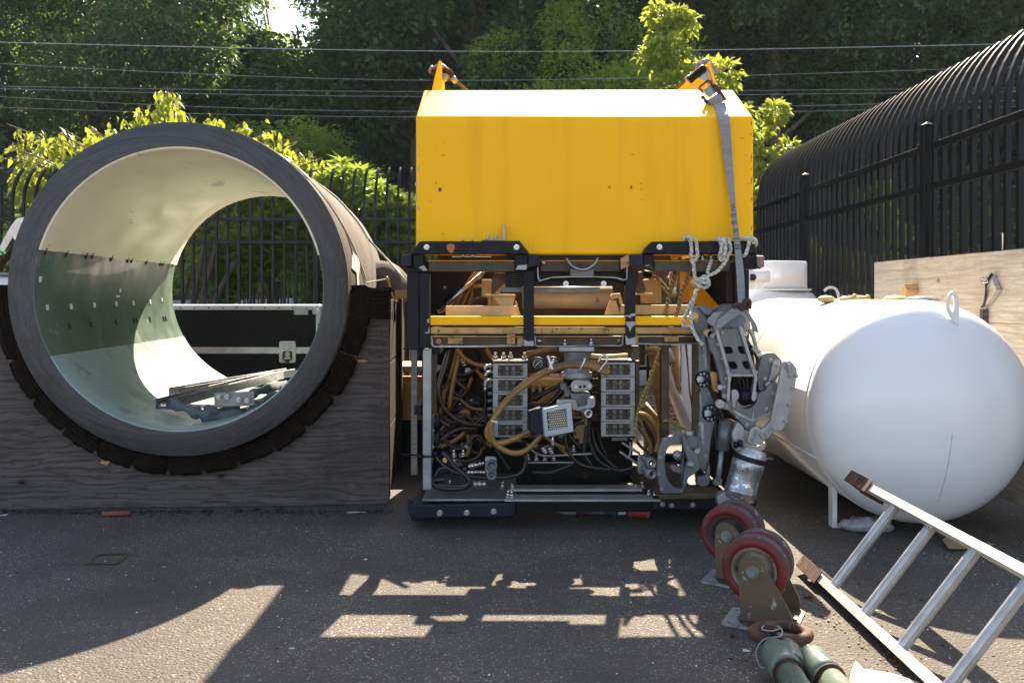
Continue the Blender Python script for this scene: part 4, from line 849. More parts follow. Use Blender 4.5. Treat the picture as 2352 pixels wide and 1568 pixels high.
# ================================================================== CASTERS
def caster(loc, yaw, label, yel=True, wheelscale=1.0):
    M = Matrix.Translation(Vector(loc)) @ Matrix.Rotation(yaw, 4, 'Z'); t = thing('twin_wheel_caster', loc, label, 'caster', 'red-rimmed casters on the asphalt', M)
    def T(mb): mb.v = [tuple(M @ Vector(v)) for v in mb.v]; return mb
    wc = Vector((0, 0, .205)); Rw = .113
    for y in (-.042, .042):
        c = wc+Vector((0, y, 0)); s = .030
        tr = MB().lathe([(Rw-.022,-s-.001),(Rw-.008,-s),(Rw-.002,-s+.006),(Rw,-s+.012),(Rw,s-.012),(Rw-.002,s-.006),(Rw-.008,s),(Rw-.022,s+.001)], c, (0,1,0), 48); obj('tread', T(tr), M_TREAD, t)
        rd = MB().lathe([(Rw-.036,-s-.001),(Rw-.034,-s-.006),(Rw-.009,-s-.006),(Rw-.0015,-s+.004)], c, (0,1,0), 48); rd.lathe([(Rw-.0015,s-.004),(Rw-.009,s+.006),(Rw-.034,s+.006),(Rw-.036,s+.001)], c, (0,1,0), 48); obj('red_tyre_side', T(rd), M_RED, t)
        h = MB().lathe([(Rw-.030,-s-.003),(Rw-.044,-s-.003),(Rw-.050,-s+.018),(.045,-s+.020),(.04,-s+.004),(.018,-s),(.018,s),(.04,s-.004),(.045,s-.020),(Rw-.050,s-.018),(Rw-.044,s+.003),(Rw-.030,s+.003)], c, (0,1,0), 48); obj('wheel_hub', T(h), M_TREAD if not yel else mat('rusty_cream_hub', (.28,.26,.2), (.12,.09,.07), .6, .2, 9, .3, 60, wear=(.12,.05,.03), wt=.57, ws=20) if 'rusty_cream_hub' not in MATS else MATS['rusty_cream_hub'], t)
    out = [(-.048,.215),(-.040,.242),(-.018,.257),(.012,.255),(.034,.240),(.05,.215),(.125,.085),(.132,.048),(.118,.036),(-.035,.036),(-.044,.06)]
    for y in (-.092, .086):
        me = plate_mesh('fork_plate', rounded([(x, z-.1) for x, z in out], .02), [], .007, .0012, M_FORK); inst('fork_plate', me, t, M @ Matrix.Translation((0, y+.003, .1)))
        m = MB(); q = 1 if y > 0 else -1; m.tube([(0,y,.205),(0,y+q*.006,.205)], .022, 20); m.tube([(0,y+q*.006,.205),(0,y+q*.016,.205)], .017, 6); m.cyl((0,y+q*.016,.205),(0,y+q*.024,.205), .011, 12); obj('axle_nut', T(m), M_GALV, t)
    sl = [(-.05,-.09),(.13,-.09),(.15,-.07),(.15,.07),(.13,.09),(-.05,.09)]; me = plate_mesh('fork_base', [(x, z) for x, z in sl], [[(.118,-.045),(.136,-.045),(.136,.045),(.118,.045)]], .008, .001, M_FORK)
    inst('fork_base', me, t, M @ Matrix.Translation((0,0,.037)) @ Matrix.Rotation(R(90), 4, 'X'))
    m = MB().lathe([(.02,.031),(.07,.031),(.078,.025),(.078,.015),(.088,.012),(.088,.008)], (.02,0,0), ZU, 36); obj('swivel_bearing', T(m), M_DBRONZE, t)
    me = plate_mesh('mounting_plate', rounded([(-.11,-.09),(.13,-.09),(.13,.09),(-.11,.09)], .012), [circ(-.085,-.065,.008,8), circ(.105,-.065,.008,8), circ(-.085,.065,.008,8), circ(.105,.065,.008,8)], .01, .0015, MATS.get('scuffed_white_plate') or mat('scuffed_white_plate', (.27,.27,.28), (.15,.15,.15), .6, 0, 14, .4, 50, wear=(.1,.09,.09), wt=.55, ws=16))
    inst('mounting_plate', me, t, M @ Matrix.Translation((0,0,.0055)) @ Matrix.Rotation(R(90), 4, 'X'))
    return t
p = G(1772, 1428); caster((P(1745,1301,3.04).x+.0, 3.06, 0), R(-27), 'nearer twin-wheel caster with tan fork lying wheels up in front of the ladder')
caster((P(1684,1249,3.5).x, 3.50, 0), R(-30), 'farther twin-wheel caster with darker red rims beneath the robot arm', False)

# ================================================================== GREEN TOW BAR
tb = thing('green_tow_bar', (.84, 2.7, 0), 'sage green tubular tow bar with rusty ring at the bottom edge', 'tow bar')
c = Vector((.846, 2.745, .085)); n_ = 40; pts = [c+Vector((.085*cos(2*pi*i/n_), .062*sin(2*pi*i/n_), .0)) for i in range(n_)]; obj('lunette_ring', MB().tube(pts, .018, 12, closed=True), M_RUST, tb)
m = MB(); m.tube(smooth([(.845,2.69,.07),(.84,2.62,.07),(.82,2.55,.065)], 4), [.03]*3+[.034]*3+[.038]*3, 14); m.tube([(.79,2.655,.075),(.81,2.60,.07)], .035, 12); obj('yoke', m, M_GREEN, tb)
for (xa, ya, xb) in ((.802, 2.66, .770), (.895, 2.62, .925)):
    d = Vector((xb-xa, 1.85-ya, 0)).normalized(); a = Vector((xa, ya, .062)); 
    m = MB(); m.tube([a+d*.0, a+d*.02, a+d*.12, a+d*.15], [.036,.046,.049,.045], 24); obj('collar', m, M_GREEN, tb)
    m = MB(); m.tube([a+d*.151, a+d*.158], .0465, 24); obj('rust_band', m, M_RUST, tb)
    m = MB(); m.cyl(a+d*.15, Vector((xb, 1.85, .062)), .0385, 28); obj('tube', m, M_GREEN, tb)
m = MB(); m.cyl((.802,2.70,.10),(.802,2.70,.135), .018, 14); obj('pin', m, M_RUST, tb)
m = MB(); q = smooth([(.83,2.70,.118),(.80,2.675,.12),(.775,2.70,.115),(.80,2.73,.12),(.835,2.71,.116),(.82,2.66,.11),(.77,2.66,.10),(.745,2.66,.06),(.75,2.63,.03),(.765,2.62,.03)], 4); m.tube(q, .0028, 5); obj('safety_wire', m, M_GALV, tb)
# ================================================================== THE YELLOW UNDERWATER VEHICLE
F = 4.26
rov = thing('underwater_vehicle', (P(1340,0,F).x, F+.5, 0), 'yellow and black underwater work vehicle with open machinery frame standing on the asphalt', 'underwater vehicle')
xl, xr = P(955, 0, 4.30).x, P(1731, 0, 4.30).x; FD = 4.30
zf, zb, zt1 = zt(268, FD), zt(585, FD), zt(208, 4.68)
prof = [(FD, zb), (FD, zf), (4.68, zt1), (5.30, zt1), (5.30, zt1-.06), (FD+.09, zb)]  # underside slope invented so that sun passes below the hood
m = MB(); m.prism([(xl, y, z) for y, z in prof], (xr-xl, 0, 0)); hood = obj('yellow_hood', m, M_YEL, rov, bevel=.012, seg=4)
# scuffs where the gelcoat is chipped
rr = random.Random(8); CHIP = mat('bare_chip', (.16,.12,.07), (.06,.045,.03), .8)
for (zx, zy, w_, h_) in ((300,835,20,26),(275,795,10,12),(322,553,10,5),(320,630,24,5),(240,900,6,10),(1310,820,14,12),(1438,820,16,18),(1240,822,4,6),(1500,797,14,8),(1502,832,16,6),(1505,897,18,3),(1450,625,30,4),(2095,527,40,4),(2125,627,18,4),(2145,797,30,3),(315,1100,22,6),(280,600,5,4),(2167,522,4,10),(2167,890,4,14)):
    (a, b), = Q('3', [(zx, zy)]); c = P(a, b, FD-.0006)
    for q in range(3):
        m = MB(); k = 7; cc = c+Vector((rr.uniform(-.3,.3)*w_, 0, rr.uniform(-.3,.3)*h_))*.0008
        m.prism([cc+Vector((w_*.00032*cos(2*pi*i/k)*rr.uniform(.4,1.3), 0, h_*.00032*sin(2*pi*i/k)*rr.uniform(.4,1.3))) for i in range(k)], (0,.0005,0)); obj('paint_chip', m, CHIP, hood)
for pts in ([(150,790),(158,792),(160,808),(150,812)], [(150,862),(158,864),(162,884),(150,888)]):
    m = MB(); m.prism(P3('3', pts, FD-.0008), (0,.001,0)); obj('paint_chip', m, M_GREYL, hood)
for i in range(20):
    e = rr.choice((0, 1, 1)); z = rr.uniform(zb+.1, zf-.02); x = (xl+.002 if e == 0 else xr-.002); m = MB(); k = 6; sx_ = rr.uniform(.003, .006); sz_ = rr.uniform(.004, .014)
    m.prism([Vector((x+(1 if e == 0 else -1)*(.008+sx_*(1+cos(2*pi*i_/k))*.5*rr.uniform(.6,1.2)), FD-.0008, z+sz_*sin(2*pi*i_/k)*rr.uniform(.5,1.2))) for i_ in range(k)], (0,.001,0)); obj('paint_chip', m, CHIP if e else M_GREYL, hood)
# lifting lugs, shackles and slings
m = MB(); q = P3('3', [(248,245),(290,66),(306,66),(314,245)], 4.86); m.prism(q, (0,.05,0)); lug = obj('lifting_lug', m, M_YEL, rov, bevel=.003)
m = MB(); m.prism(P3('3', [(305,70),(308,72),(316,245),(300,245)], 4.9), (0,.16,0)); obj('lug_web', m, M_YEL, lug, bevel=.003)
m = MB(); q = P3('3', [(1700,255),(1905,72),(1917,72),(1955,215),(1950,255)], 4.86); m.prism(q, (0,.045,0)); lug2 = obj('lifting_lug', m, M_YEL, rov, bevel=.003)
m = MB(); m.prism(P3('3', [(1884,90),(1905,70),(1955,215),(1945,225)], 4.84), (0,.02,0)); obj('lug_web', m, M_YEL, lug2, bevel=.002)
def shackle(nm, bow, rad, pin, nuts, cab, label):
    t = thing(nm, bow[0], label, 'shackle', 'wire slings shackled on the yellow hood')
    obj('bow', MB().tube(smooth(bow, 6), rad, 10), M_GALV, t)
    obj('pin', MB().cyl(pin[0], pin[1], rad*.95, 12), M_RUST, t)
    for a, b in nuts: obj('nut', MB().tube([a, b], rad*1.7, 6), M_GALV, t)
    for q in cab[:2]: obj('wire_loop', MB().tube(smooth(q, 6), .010, 8), M_RUST, t)
    obj('ferrule', MB().cyl(cab[2][0], cab[2][1], .016, 12), M_GALV, t)
    obj('wire_sling', MB().tube(smooth(cab[3], 4), .009, 8), M_RUST, t)
def K(x, y, d): return P(1600*.5742+x/7.84*.5742, 200*.5742+y/7.84*.5742, d)
d = 4.93
shackle('shackle', [K(1060,740,d+.02), K(1090,620,d-.0), K(1180,520,d-.03), K(1330,520,d-.02), K(1450,620,d), K(1540,760,d+.01), K(1500,840,d), K(1380,800,d-.03), K(1290,920,d-.03)], .0135,
        (K(960,620,d-.03), K(1390,900,d-.03)), [(K(930,590,d-.03), K(1010,640,d-.03)), (K(1010,610,d-.02), K(1080,560,d-.02)), (K(1340,940,d-.04), K(1420,820,d-.04))],
        [[K(1330,660,d), K(1450,620,d-.02), K(1570,660,d-.01), K(1650,790,d), K(1640,880,d)], [K(1330,720,d+.02), K(1440,720,d), K(1560,780,d), K(1640,890,d)], (K(1620,850,d), K(1760,1010,d+.02)), [K(1750,1000,d+.02), K(1950,1150,d+.06), K(2100,1290,d+.12), K(2300,1400,d+.35)]],
        'rusty shackle and wire sling on the left lug of the yellow hood')
def K2(x, y, d): (a, b), = Q('11', [(x, y)]); return P(a, b, d)
shackle('shackle', [K2(420,120,d), K2(430,70,d-.02), K2(470,45,d-.03), K2(510,60,d-.02), K2(540,110,d), K2(560,170,d+.02)], .016,
        (K2(350,110,d-.01), K2(580,190,d-.02)), [(K2(352,108,d-.01), K2(385,108,d-.01)), (K2(550,120,d-.02), K2(575,185,d-.02))],
        [[K2(430,230,d-.04), K2(380,210,d-.05), K2(310,220,d-.02), K2(270,240,d)], [K2(400,200,d-.05), K2(330,215,d-.03), K2(265,245,d)], (K2(320,215,d-.02), K2(255,245,d)), [K2(262,245,d), K2(200,290,d+.02), K2(150,345,d+.06), K2(120,420,d+.16)]],
        'dark shackle and wire sling on the right lug of the yellow hood')

# black bumpers in front of the hood
bf = F-.03
def blk(nm, k, pts, d, t, mt=M_BLACK, bev=.006, par=None): 
    m = MB(); m.prism(P3(k, pts, d), (0, t, 0)); return obj(nm, m, mt, par or rov, bevel=bev)
bmp = blk('upper_bumper', '4', [(225,292),(308,172),(420,168),(900,170),(1355,164),(1400,225),(1455,292),(1440,302),(400,300),(228,300)], bf, .07, M_BLACK)
bmp2 = blk('upper_bumper', '5', [(708,302),(735,250),(808,172),(1860,165),(1912,290),(1895,300)], bf, .07, M_BLACK)
def bl(k, x, y, d, s=1, me=None, par=None): (a, b), = Q(k, [(x, y)]); return bolt(par or rov, P(a, b, d), s, me)
for k, x, y, pr in (('4',383,231,bmp),('4',1322,232,bmp),('5',882,230,bmp2)): 
    bl(k, x, y, bf-.001, 1.2, None, pr); (a, b), = Q(k, [(x, y)]); c = P(a, b, bf-.001); obj('bolt_recess', MB().cyl(c, c-Vector((0,.0008,0)), .0155, 18), M_RUB, pr)
(a, b), = Q('4', [(492, 229)]); c = P(a, b, bf-.001); obj('bolt_hole', MB().cyl(c, c-Vector((0,.001,0)), .013, 16), M_RUB, bmp)
m = MB(); m.prism(P3('4', [(592,240),(598,205),(640,194),(672,205),(678,240),(660,275),(650,294),(630,290),(608,268)], bf-.0015), (0,.001,0)); obj('orange_mark', m, M_ORANGE, bmp)
for k, x, y0, y1 in (('4',760,140,170),('4',862,142,170),('5',1422,152,168)): a = P3(k, [(x,y0),(x,y1)], bf+.03); obj('stud', MB().cyl(a[0], a[1], .0045, 8), M_STEEL, bmp)
for k, x in (('5',1332),('5',1422),('4',762),('4',866)): a = P3(k, [(x,296),(x,372 if k == '5' else 330)], bf+.03); obj('stud', MB().cyl(a[0], a[1], .0055, 8).tube([a[1]+Vector((0,0,.012)), a[1]], .012, 6), M_STEEL, bmp)
m = MB(); m.prism(P3('4', [(960,150),(1178,150),(1178,-10),(1204,-10),(1204,164),(960,164)], bf-.0+.02), (0,.035,0)); br = obj('angle_bracket', m, M_GREYL, rov, bevel=.002)
for x in (1020, 1106): a = P3('4', [(x,149)], bf+.035)[0]; inst('stud', STUD, br, TR(a, 0, .9))
# corner blocks
for k, pts, d, t, mt in (('4',[(113,315),(224,305),(224,435),(118,440)],F-.04,.09,M_NAVY), ('4',[(234,308),(352,310),(352,420),(300,438),(238,432)],F-.02,.1,M_BLACK),
    ('4',[(165,436),(232,440),(330,485),(300,498),(175,495)],F,.08,M_BLACK), ('4',[(1305,312),(1442,308),(1442,470),(1305,470)],F-.015,.09,M_BLACK), ('4',[(1444,318),(1568,318),(1568,436),(1444,440)],F-.035,.07,M_NAVY),
    ('5',[(570,312),(712,306),(712,430),(570,436)],F-.035,.07,M_NAVY), ('5',[(712,302),(828,306),(828,430),(712,430)],F-.015,.09,M_BLACK), ('5',[(1757,300),(1898,290),(1900,420),(1880,440),(1760,438)],F-.015,.09,M_BLACK),
    ('5',[(1900,318),(1978,320),(1985,335),(1980,442),(1905,440)],F-.04,.09,M_GREY), ('5',[(1750,438),(1900,438),(1960,450),(1940,462),(1755,460)],F,.09,M_BLACK)):
    blk('corner_block', k, pts, d, t, mt)
m = MB(); m.prism(P3('5', [(1932,360),(1942,330),(1955,335),(1958,370),(1945,440),(1938,410)], F-.0415), (0,.001,0)); obj('orange_mark', m, M_ORANGE, rov)
for k, pts in (('4',[(355,420),(300,440),(350,480),(395,475)]), ('4',[(1340,420),(1440,415),(1420,470),(1310,465)]), ('5',[(715,420),(800,410),(760,428)])):
    blk('bare_metal_patch', k, pts, F-.0205, .004, M_GREYL, .001)
# upper rail (three lengths) with its lit top edge painted as an amber strip
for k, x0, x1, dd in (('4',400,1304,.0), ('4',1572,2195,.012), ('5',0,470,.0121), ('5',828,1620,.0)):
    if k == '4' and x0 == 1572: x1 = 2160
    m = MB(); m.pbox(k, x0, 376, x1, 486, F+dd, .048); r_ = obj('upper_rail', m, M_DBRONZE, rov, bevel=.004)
    m = MB(); m.pbox(k, x0+3, 370, x1-3, 376, F+dd+.004, .04); obj('painted_rail_glow', m, M_ORANGEY, r_)
# posts
for k, x0, y0, x1, y1, d, mt in (('4',176,496,300,1304,F-.01,M_BLACK), ('4',304,500,414,1290,F-.005,M_BLACK), ('4',1396,488,1506,1262,F-.012,M_BLACK), ('5',530,486,634,1256,F-.012,M_BLACK), ('5',1605,470,1640,1210,F+.02,M_BLACK), ('5',1700,465,1822,1240,F-.005,M_BLACK)):
    m = MB(); m.pbox(k, x0, y0, x1, y1, d, .055); obj('frame_post', m, mt, rov, bevel=.004)
for pts in ([(530,940),(560,945),(590,925),(630,922),(634,948),(600,952),(575,975),(560,960),(530,955)], [(533,1010),(632,1008),(628,1045),(600,1060),(575,1115),(560,1070),(535,1040)], [(530,1150),(560,1190),(632,1170),(634,1250),(534,1250),(528,1200)]):
    m = MB(); m.prism(P3('5', pts, F-.0135), (0,.001,0)); obj('paint_chip', m, M_GREYL, rov)
for k, pts in (('4',[(1402,1195),(1440,1215),(1500,1210),(1506,1262),(1400,1262)]),('4',[(362,1120),(400,1118),(405,1070),(412,1065),(412,1130),(370,1130)]),('4',[(385,985),(412,980),(412,1025),(392,1022)])):
    m = MB(); m.prism(P3(k, pts, F-.0135), (0,.001,0)); obj('paint_chip', m, M_GREYL, rov)
# yellow cross beam and bronze channels
m = MB(); a = P3('4', [(420,952)], F+.004)[0]; b = P3('5', [(1235,1046)], F+.004)[0]; m.bx(a.x, b.x, a.y, a.y+.05, b.z, a.z); obj('yellow_beam', m, M_YEL, rov, bevel=.003)
b = P3('5', [(1310,1140)], F+.001)[0]; a = P3('4', [(422,1064)], F+.001)[0]; m = MB(); m.bx(a.x, b.x, a.y, a.y+.055, b.z, a.z-.002); obj('bronze_channel', m, M_BRONZE, rov, bevel=.006)
for k, x, y in (('4',508,1106),('4',1518,1098),('4',1745,1086),('4',1876,1081),('4',2002,1082),('5',68,1082),('5',302,1093)):
    (u, v), = Q(k, [(x, y)]); c = P(u, v, F+.0005); obj('bolt_hole', MB().cyl(c, c-Vector((0,.001,0)), .0055 if k == '4' and x == 508 else .004, 12), M_RUB, rov)
for k, x, y in (('4',692,1101),('4',1256,1098),('5',1002,1082)): bl(k, x, y, F+.0, 1.25, BOLTB)
# lower channel: dark web, thin lit flanges in three trays
m = MB(); a = P3('4', [(430,1165)], F+.045)[0]; b = P3('5', [(1300,1250)], F+.045)[0]; m.bx(a.x, b.x, F+.045, F+.055, b.z, a.z); obj('channel_web', m, M_DBRONZE, rov)
def tray(k, pts, w_=.05, nm='tray'):
    m = MB(); q = P3(k, pts, F+.005); th = .0045; vs = []; fs = []
    for i in range(len(q)-1): m.beam(q[i]+Vector((0,w_/2,0)), q[i+1]+Vector((0,w_/2,0)), w_, th, Vector((0,1,0)) if 0 else (Vector((0,1,0)).cross((q[i+1]-q[i]).normalized())))
    return obj(nm, m, M_GREYL, rov)
tray('4', [(428,1170),(438,1190),(442,1262),(460,1272),(900,1272),(1370,1262),(1390,1250),(1390,1180)])
tray('4', [(1516,1160),(1520,1256),(1540,1266),(2195,1262)]); tray('5', [(0,1260),(480,1262),(500,1250),(500,1160)])
tray('5', [(636,1140),(638,1240),(1000,1248),(1310,1236)])
m = MB(); a = P3('4', [(430,1160)], F+.02)[0]; b = P3('5', [(1300,1150)], F+.02)[0]; m.bx(a.x, b.x, F+.02, F+.044, a.z-.004, a.z); obj('channel_flange', m, M_BRONZE, rov)
for k, x0, y0, x1, y1, d, mt in (('4',605,1178,758,1242,F+.03,M_BRONZE), ('4',1222,1122,1306,1244,F+.02,M_BRONZE), ('4',1330,1175,1385,1262,F+.04,M_BRONZE), ('5',935,1155,1088,1218,F+.03,M_BRONZE), ('5',400,1158,480,1250,F+.05,M_BRONZE), ('5',636,1150,664,1245,F+.03,M_BRONZE)):
    m = MB(); m.pbox(k, x0, y0, x1, y1, d, .012); obj('clip_plate', m, mt, rov, bevel=.002)
for k, x, y, d in (('4',688,1211,F+.029),('4',1266,1204,F+.019),('5',993,1186,F+.029),('5',455,1202,F+.049),('4',1252,1160,F+.019),('4',508,1214,F+.044)): bl(k, x, y, d, 1.15, BOLTB)
for k, x, y in (('4',1828,1212),('4',2103,1200),('5',168,1205)): (u, v), = Q(k, [(x, y)]); inst('stud', STUD, rov, TR(P(u, v+12, F+.032), 0, 1.4))
for k, x, y in (('4',1540,1210),('4',1580,398)): (u, v), = Q(k, [(x, y)]); c = P(u, v, F); obj('side_bolt', MB().cyl(c, c+Vector((.02,0,0)), .006, 8).tube([c+Vector((.004,0,0)), c+Vector((.012,0,0))], .010, 6), M_STEEL, rov)
# bracket tray with cradle in the middle
m = MB(); mid = Q('4', [(1545,440),(1548,540),(1562,585),(1600,572),(1700,545),(1900,540),(2140,540)])+Q('5', [(210,540),(430,550),(520,575),(542,560),(545,440)])
q = [P(x, y, F-.02) for x, y in mid]
for i in range(len(q)-1): m.beam(q[i]+Vector((0,.06,0)), q[i+1]+Vector((0,.06,0)), .12, .005, Vector((0,1,0)).cross((q[i+1]-q[i]).normalized()))
tr = obj('bracket_tray', m, M_GREYL, rov)
blk('bracket_ear', '5', [(475,350),(545,315),(568,315),(568,430),(545,435),(480,465)], F-.025, .006, M_BRONZE, .001, tr)
m = MB(); m.prism(P3('4', [(1885,455),(2130,455),(2130,542),(1885,542)], F-.012), (0,.05,0)); cd = obj('cradle_post', m, M_GREY, tr, bevel=.003)
q = P3('4', [(1835,350),(1850,380),(1880,420),(1920,450),(1970,468),(2010,470),(2060,462),(2110,435),(2145,400),(2170,350)], F-.03); m = MB(); m.strip(smooth(q, 3), [Vector((0,.085,0))]*28, .0055); obj('cradle_saddle', m, M_GREYL, cd)
# radiator fins behind
m = MB(); 
for i in range(16):
    m2 = MB(); y = 587+i*4.6; a = P(1160, y, F+.065); b = P(1440, y, F+.065); m2.beam(a, b, .03, .0035); obj('radiator_fin', m2, M_DBRONZE, rov)
m = MB(); m.pbox('D', 1160, 585, 1440, 648, F+.08, .01); obj('radiator_core', m, M_RUB, rov)
m = MB(); m.pbox('4', 1205, 578, 2195, 642, F+.035, .03); b_ = obj('black_bar', m, M_BLACK, rov, bevel=.003)
m = MB(); m.pbox('5', 0, 576, 520, 640, F+.0351, .03); obj('black_bar', m, M_BLACK, rov, bevel=.003)
bl('4', 1838, 613, F+.034, 1.2, None, b_); bl('5', 299, 613, F+.034, 1.2, None, b_)
# canister behind the posts
can = obj('pressure_canister', MB().cyl(P(1200,683,F+.30), P(1405,683,F+.30), .060, 32), mat('sandy_canister', (.34,.30,.25), (.27,.235,.2), .5, .2, 5, .1), rov)
m = MB(); m.pbox('4', 1160, 648, 2195, 700, F+.07, .01); obj('grey_shelf', m, M_GREY, rov)
tm = text_mesh('147', .028, M_INK); inst('ink_mark', tm, can, Matrix.Translation(P(1372, 693, F+.238)) @ Matrix.Rotation(R(90), 4, 'X') @ Matrix.Rotation(R(65), 4, 'Z'))
# beige brackets and boards
m = MB(); m.pbox('4', 582, 843, 1325, 948, F+.10, .02); obj('beige_panel', m, M_BEIGE, rov, bevel=.002)
m = MB(); m.pbox('5', 478, 835, 1205, 935, F+.10, .02); obj('beige_panel', m, M_BEIGE, rov, bevel=.002)
for k, pts, d, t in (('4',[(995,722),(1312,724),(1312,742),(995,742)],F+.11,.16),('4',[(1080,742),(1312,742),(1282,845),(1150,845)],F+.14,.012),('4',[(1310,790),(1325,800),(1366,945),(1290,945)],F+.16,.01),('5',[(375,745),(390,718),(475,712),(505,830),(480,835),(455,760),(385,780)],F+.13,.05),
    ('5',[(365,790),(430,786),(478,935),(310,937)],F+.12,.03),('5',[(635,712),(815,712),(815,730),(635,730)],F+.11,.14),('5',[(690,570),(905,560),(905,822),(690,815)],F+.55,.03),('4',[(960,568),(1060,568),(1060,840),(1022,840),(1022,760),(960,750)],F+.56,.04),('4',[(1065,575),(1205,575),(1205,700),(1150,700),(1150,840),(1065,840)],F+.58,.04)):
    blk('beige_bracket', k, pts, d, t, M_BEIGE, .002)
for k, pts, d in (('4',[(1090,500),(1240,500),(1240,572),(1100,700),(1110,710),(1160,712),(1062,712),(1070,560)],F+.14),('5',[(660,490),(700,490),(710,570),(745,690),(700,712),(632,700),(660,600)],F+.14)): blk('hanger_bracket', k, pts, d, .012, M_DBRONZE, .001)
# black gussets with yellow braces
blk('gusset_plate', '4', [(415,492),(850,492),(430,922),(415,930)], F+.75, .006, M_BLACK, .001)
(u, v), = Q('4', [(570,650)]); c = P(u, v, F+.749); obj('gusset_hole', MB().cyl(c, c-Vector((0,.001,0)), .009, 12), M_BRONZE, rov)
blk('gusset_plate', '5', [(1125,484),(1640,484),(1640,900),(1560,902)], F+.75, .006, M_BLACK, .001)
blk('yellow_brace', '5', [(1200,540),(1235,540),(1555,900),(1420,905),(1255,830),(1200,935)], F+.62, .02, M_YEL, .002)
blk('amber_plate', '5', [(1105,484),(1160,484),(1240,560),(1205,560),(1200,812),(1100,812)], F+.64, .02, M_ORANGEY, .001)
blk('yellow_brace', '4', [(935,492),(990,492),(575,900),(510,900)], F+.62, .012, M_ORANGEY, .001)
m = MB(); a, b = P3('4', [(975,495),(520,895)], F+.55); m.cyl(a, b, .0125, 14); obj('ram_rod', m, M_STEEL, rov)
m = MB(); a = P3('4', [(500,885),(510,915),(560,905),(572,880)], F+.54); m.tube(smooth(a, 4), .004, 6); obj('ram_clip', m, M_BRASS, rov)
# dark shroud and back members, kept low so daylight falls through as it does in the photo
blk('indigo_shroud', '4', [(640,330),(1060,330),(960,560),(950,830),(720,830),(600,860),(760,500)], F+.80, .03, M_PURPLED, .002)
for x in (P(985,0,F).x, P(1700,0,F).x):
    m = MB(); m.bx(x, x+.05, F+1.05, F+1.1, .1, 1.3); obj('rear_post', m, M_BLACK, rov, bevel=.003)
    m = MB(); m.bx(x, x+.05, F+.06, F+1.05, .86, .91); obj('side_rail', m, M_BLACK, rov, bevel=.003)
m = MB(); m.bx(P(985,0,F).x+.05, P(1700,0,F).x, F+1.05, F+1.1, .86, .92); obj('rear_rail', m, M_BLACK, rov, bevel=.003)
m = MB(); m.bx(P(985,0,F).x+.05, P(1700,0,F).x, F+1.05, F+1.1, .12, .18); obj('rear_rail', m, M_BLACK, rov, bevel=.003)
# rear machinery, plus unseen fairings and panels added to shade bay and ground
m = MB(); m.prism([(xl+.004, y, z) for y, z in ((4.50,1.62),(4.72,zt1-.05),(6.05,zt1-.05),(6.05,1.40),(4.50,1.40))], (.09,0,0)); obj('side_shade_fairing', m, M_YEL, rov, bevel=.006)  # unseen slab shaped to cast the long left shadow edge
m = MB(); m.prism([(xr-.094, y, z) for y, z in ((4.50,1.62),(4.72,zt1-.05),(6.05,zt1-.05),(6.05,1.40),(4.50,1.40))], (.09,0,0)); obj('side_shade_fairing', m, M_YEL, rov, bevel=.006)  # unseen right slab, added to block sun
m = MB(); m.bx(xl+.1, xr, 6.06, 6.10, 1.0, 2.1); obj('rear_shade_panel', m, M_DBRONZE, rov, bevel=.004)  # unseen panel, added to keep sun off the deck
m = MB(); m.bx(-.46, .82, 5.36, 5.40, .72, 1.64); obj('bay_shade_panel', m, M_DBRONZE, rov, bevel=.004)  # panel added to shade the lower bay
m = MB(); m.bx(-.45, .60, 4.95, 5.34, .16, .70); obj('machinery_body', m, M_DUST, rov, bevel=.02)
m = MB(); m.bx(-.45, .74, 5.42, 6.0, .14, .60); obj('rear_machinery_body', m, M_RUB, rov, bevel=.02)
m = MB(); m.bx(-.49, -.482, 4.72, 6.0, .1, 1.34); obj('left_shade_panel', m, M_RUB, rov)  # sheet added to keep sun out of the gap beside the cradle
m = MB(); m.bx(1.155, 1.163, 4.45, 5.6, .1, 1.32); obj('right_shade_panel', m, M_DUST, rov)  # sheet added to keep sun off the ground behind the arm
for z in (.55, 1.1): m = MB(); m.bx(-.49, -.455, 4.36, 6.0, z, z+.05); obj('side_rail', m, M_BLACK, rov, bevel=.003)
# hoses and wires in the upper bay
def hose(pts, r, mt=M_HOSE, k=None, d=F, nm='hose', n=8, par=None):
    q = P3(k, pts, d) if k else pts; return obj(nm, MB().tube(smooth(q, 5), r, n), mt, par or rov)
for i, pts in enumerate(([(700,835),(740,740),(790,660),(850,560),(900,500)], [(760,835),(800,730),(840,660),(880,560),(930,500)], [(820,830),(850,740),(860,660),(960,640)], [(640,860),(700,780),(760,700),(820,600)])): hose(pts, .012, M_HOSE, '4', F+.60+.02*i)
hose([(820,850),(860,800),(920,775),(1010,770)], .012, M_HOSEB, '4', F+.5); hose([(860,845),(920,800),(1020,790)], .011, M_HOSEB, '4', F+.51)
for i in range(12):
    wr = random.Random(i); col = [M_HOSE, M_WHITE, M_BEIGE, M_HOSEB, M_GREEN, M_ORANGEY, M_BEIGE][i % 7]
    hose([(770+wr.uniform(-10,10),500+i*3),(850+wr.uniform(-20,10),530+i*5),(930+wr.uniform(-30,30),620+i*3),(1010+wr.uniform(-40,40),700+wr.uniform(-20,30)),(1080+wr.uniform(-50,40),800+wr.uniform(-20,20))], .0022+.001*(i % 3), col, '5', F+.50+.008*i, 'wire', 6)
m = MB(); a, b = P3('5', [(710,500),(800,520)], F+.50); m.cyl(a, b, .018, 14); obj('cable_gland', m, M_RUB, rov)
m = MB(); a, b = P3('5', [(970,560),(1030,480)], F+.55); m.cyl(a, b, .012, 10); obj('bright_tube', m, M_STEEL, rov)
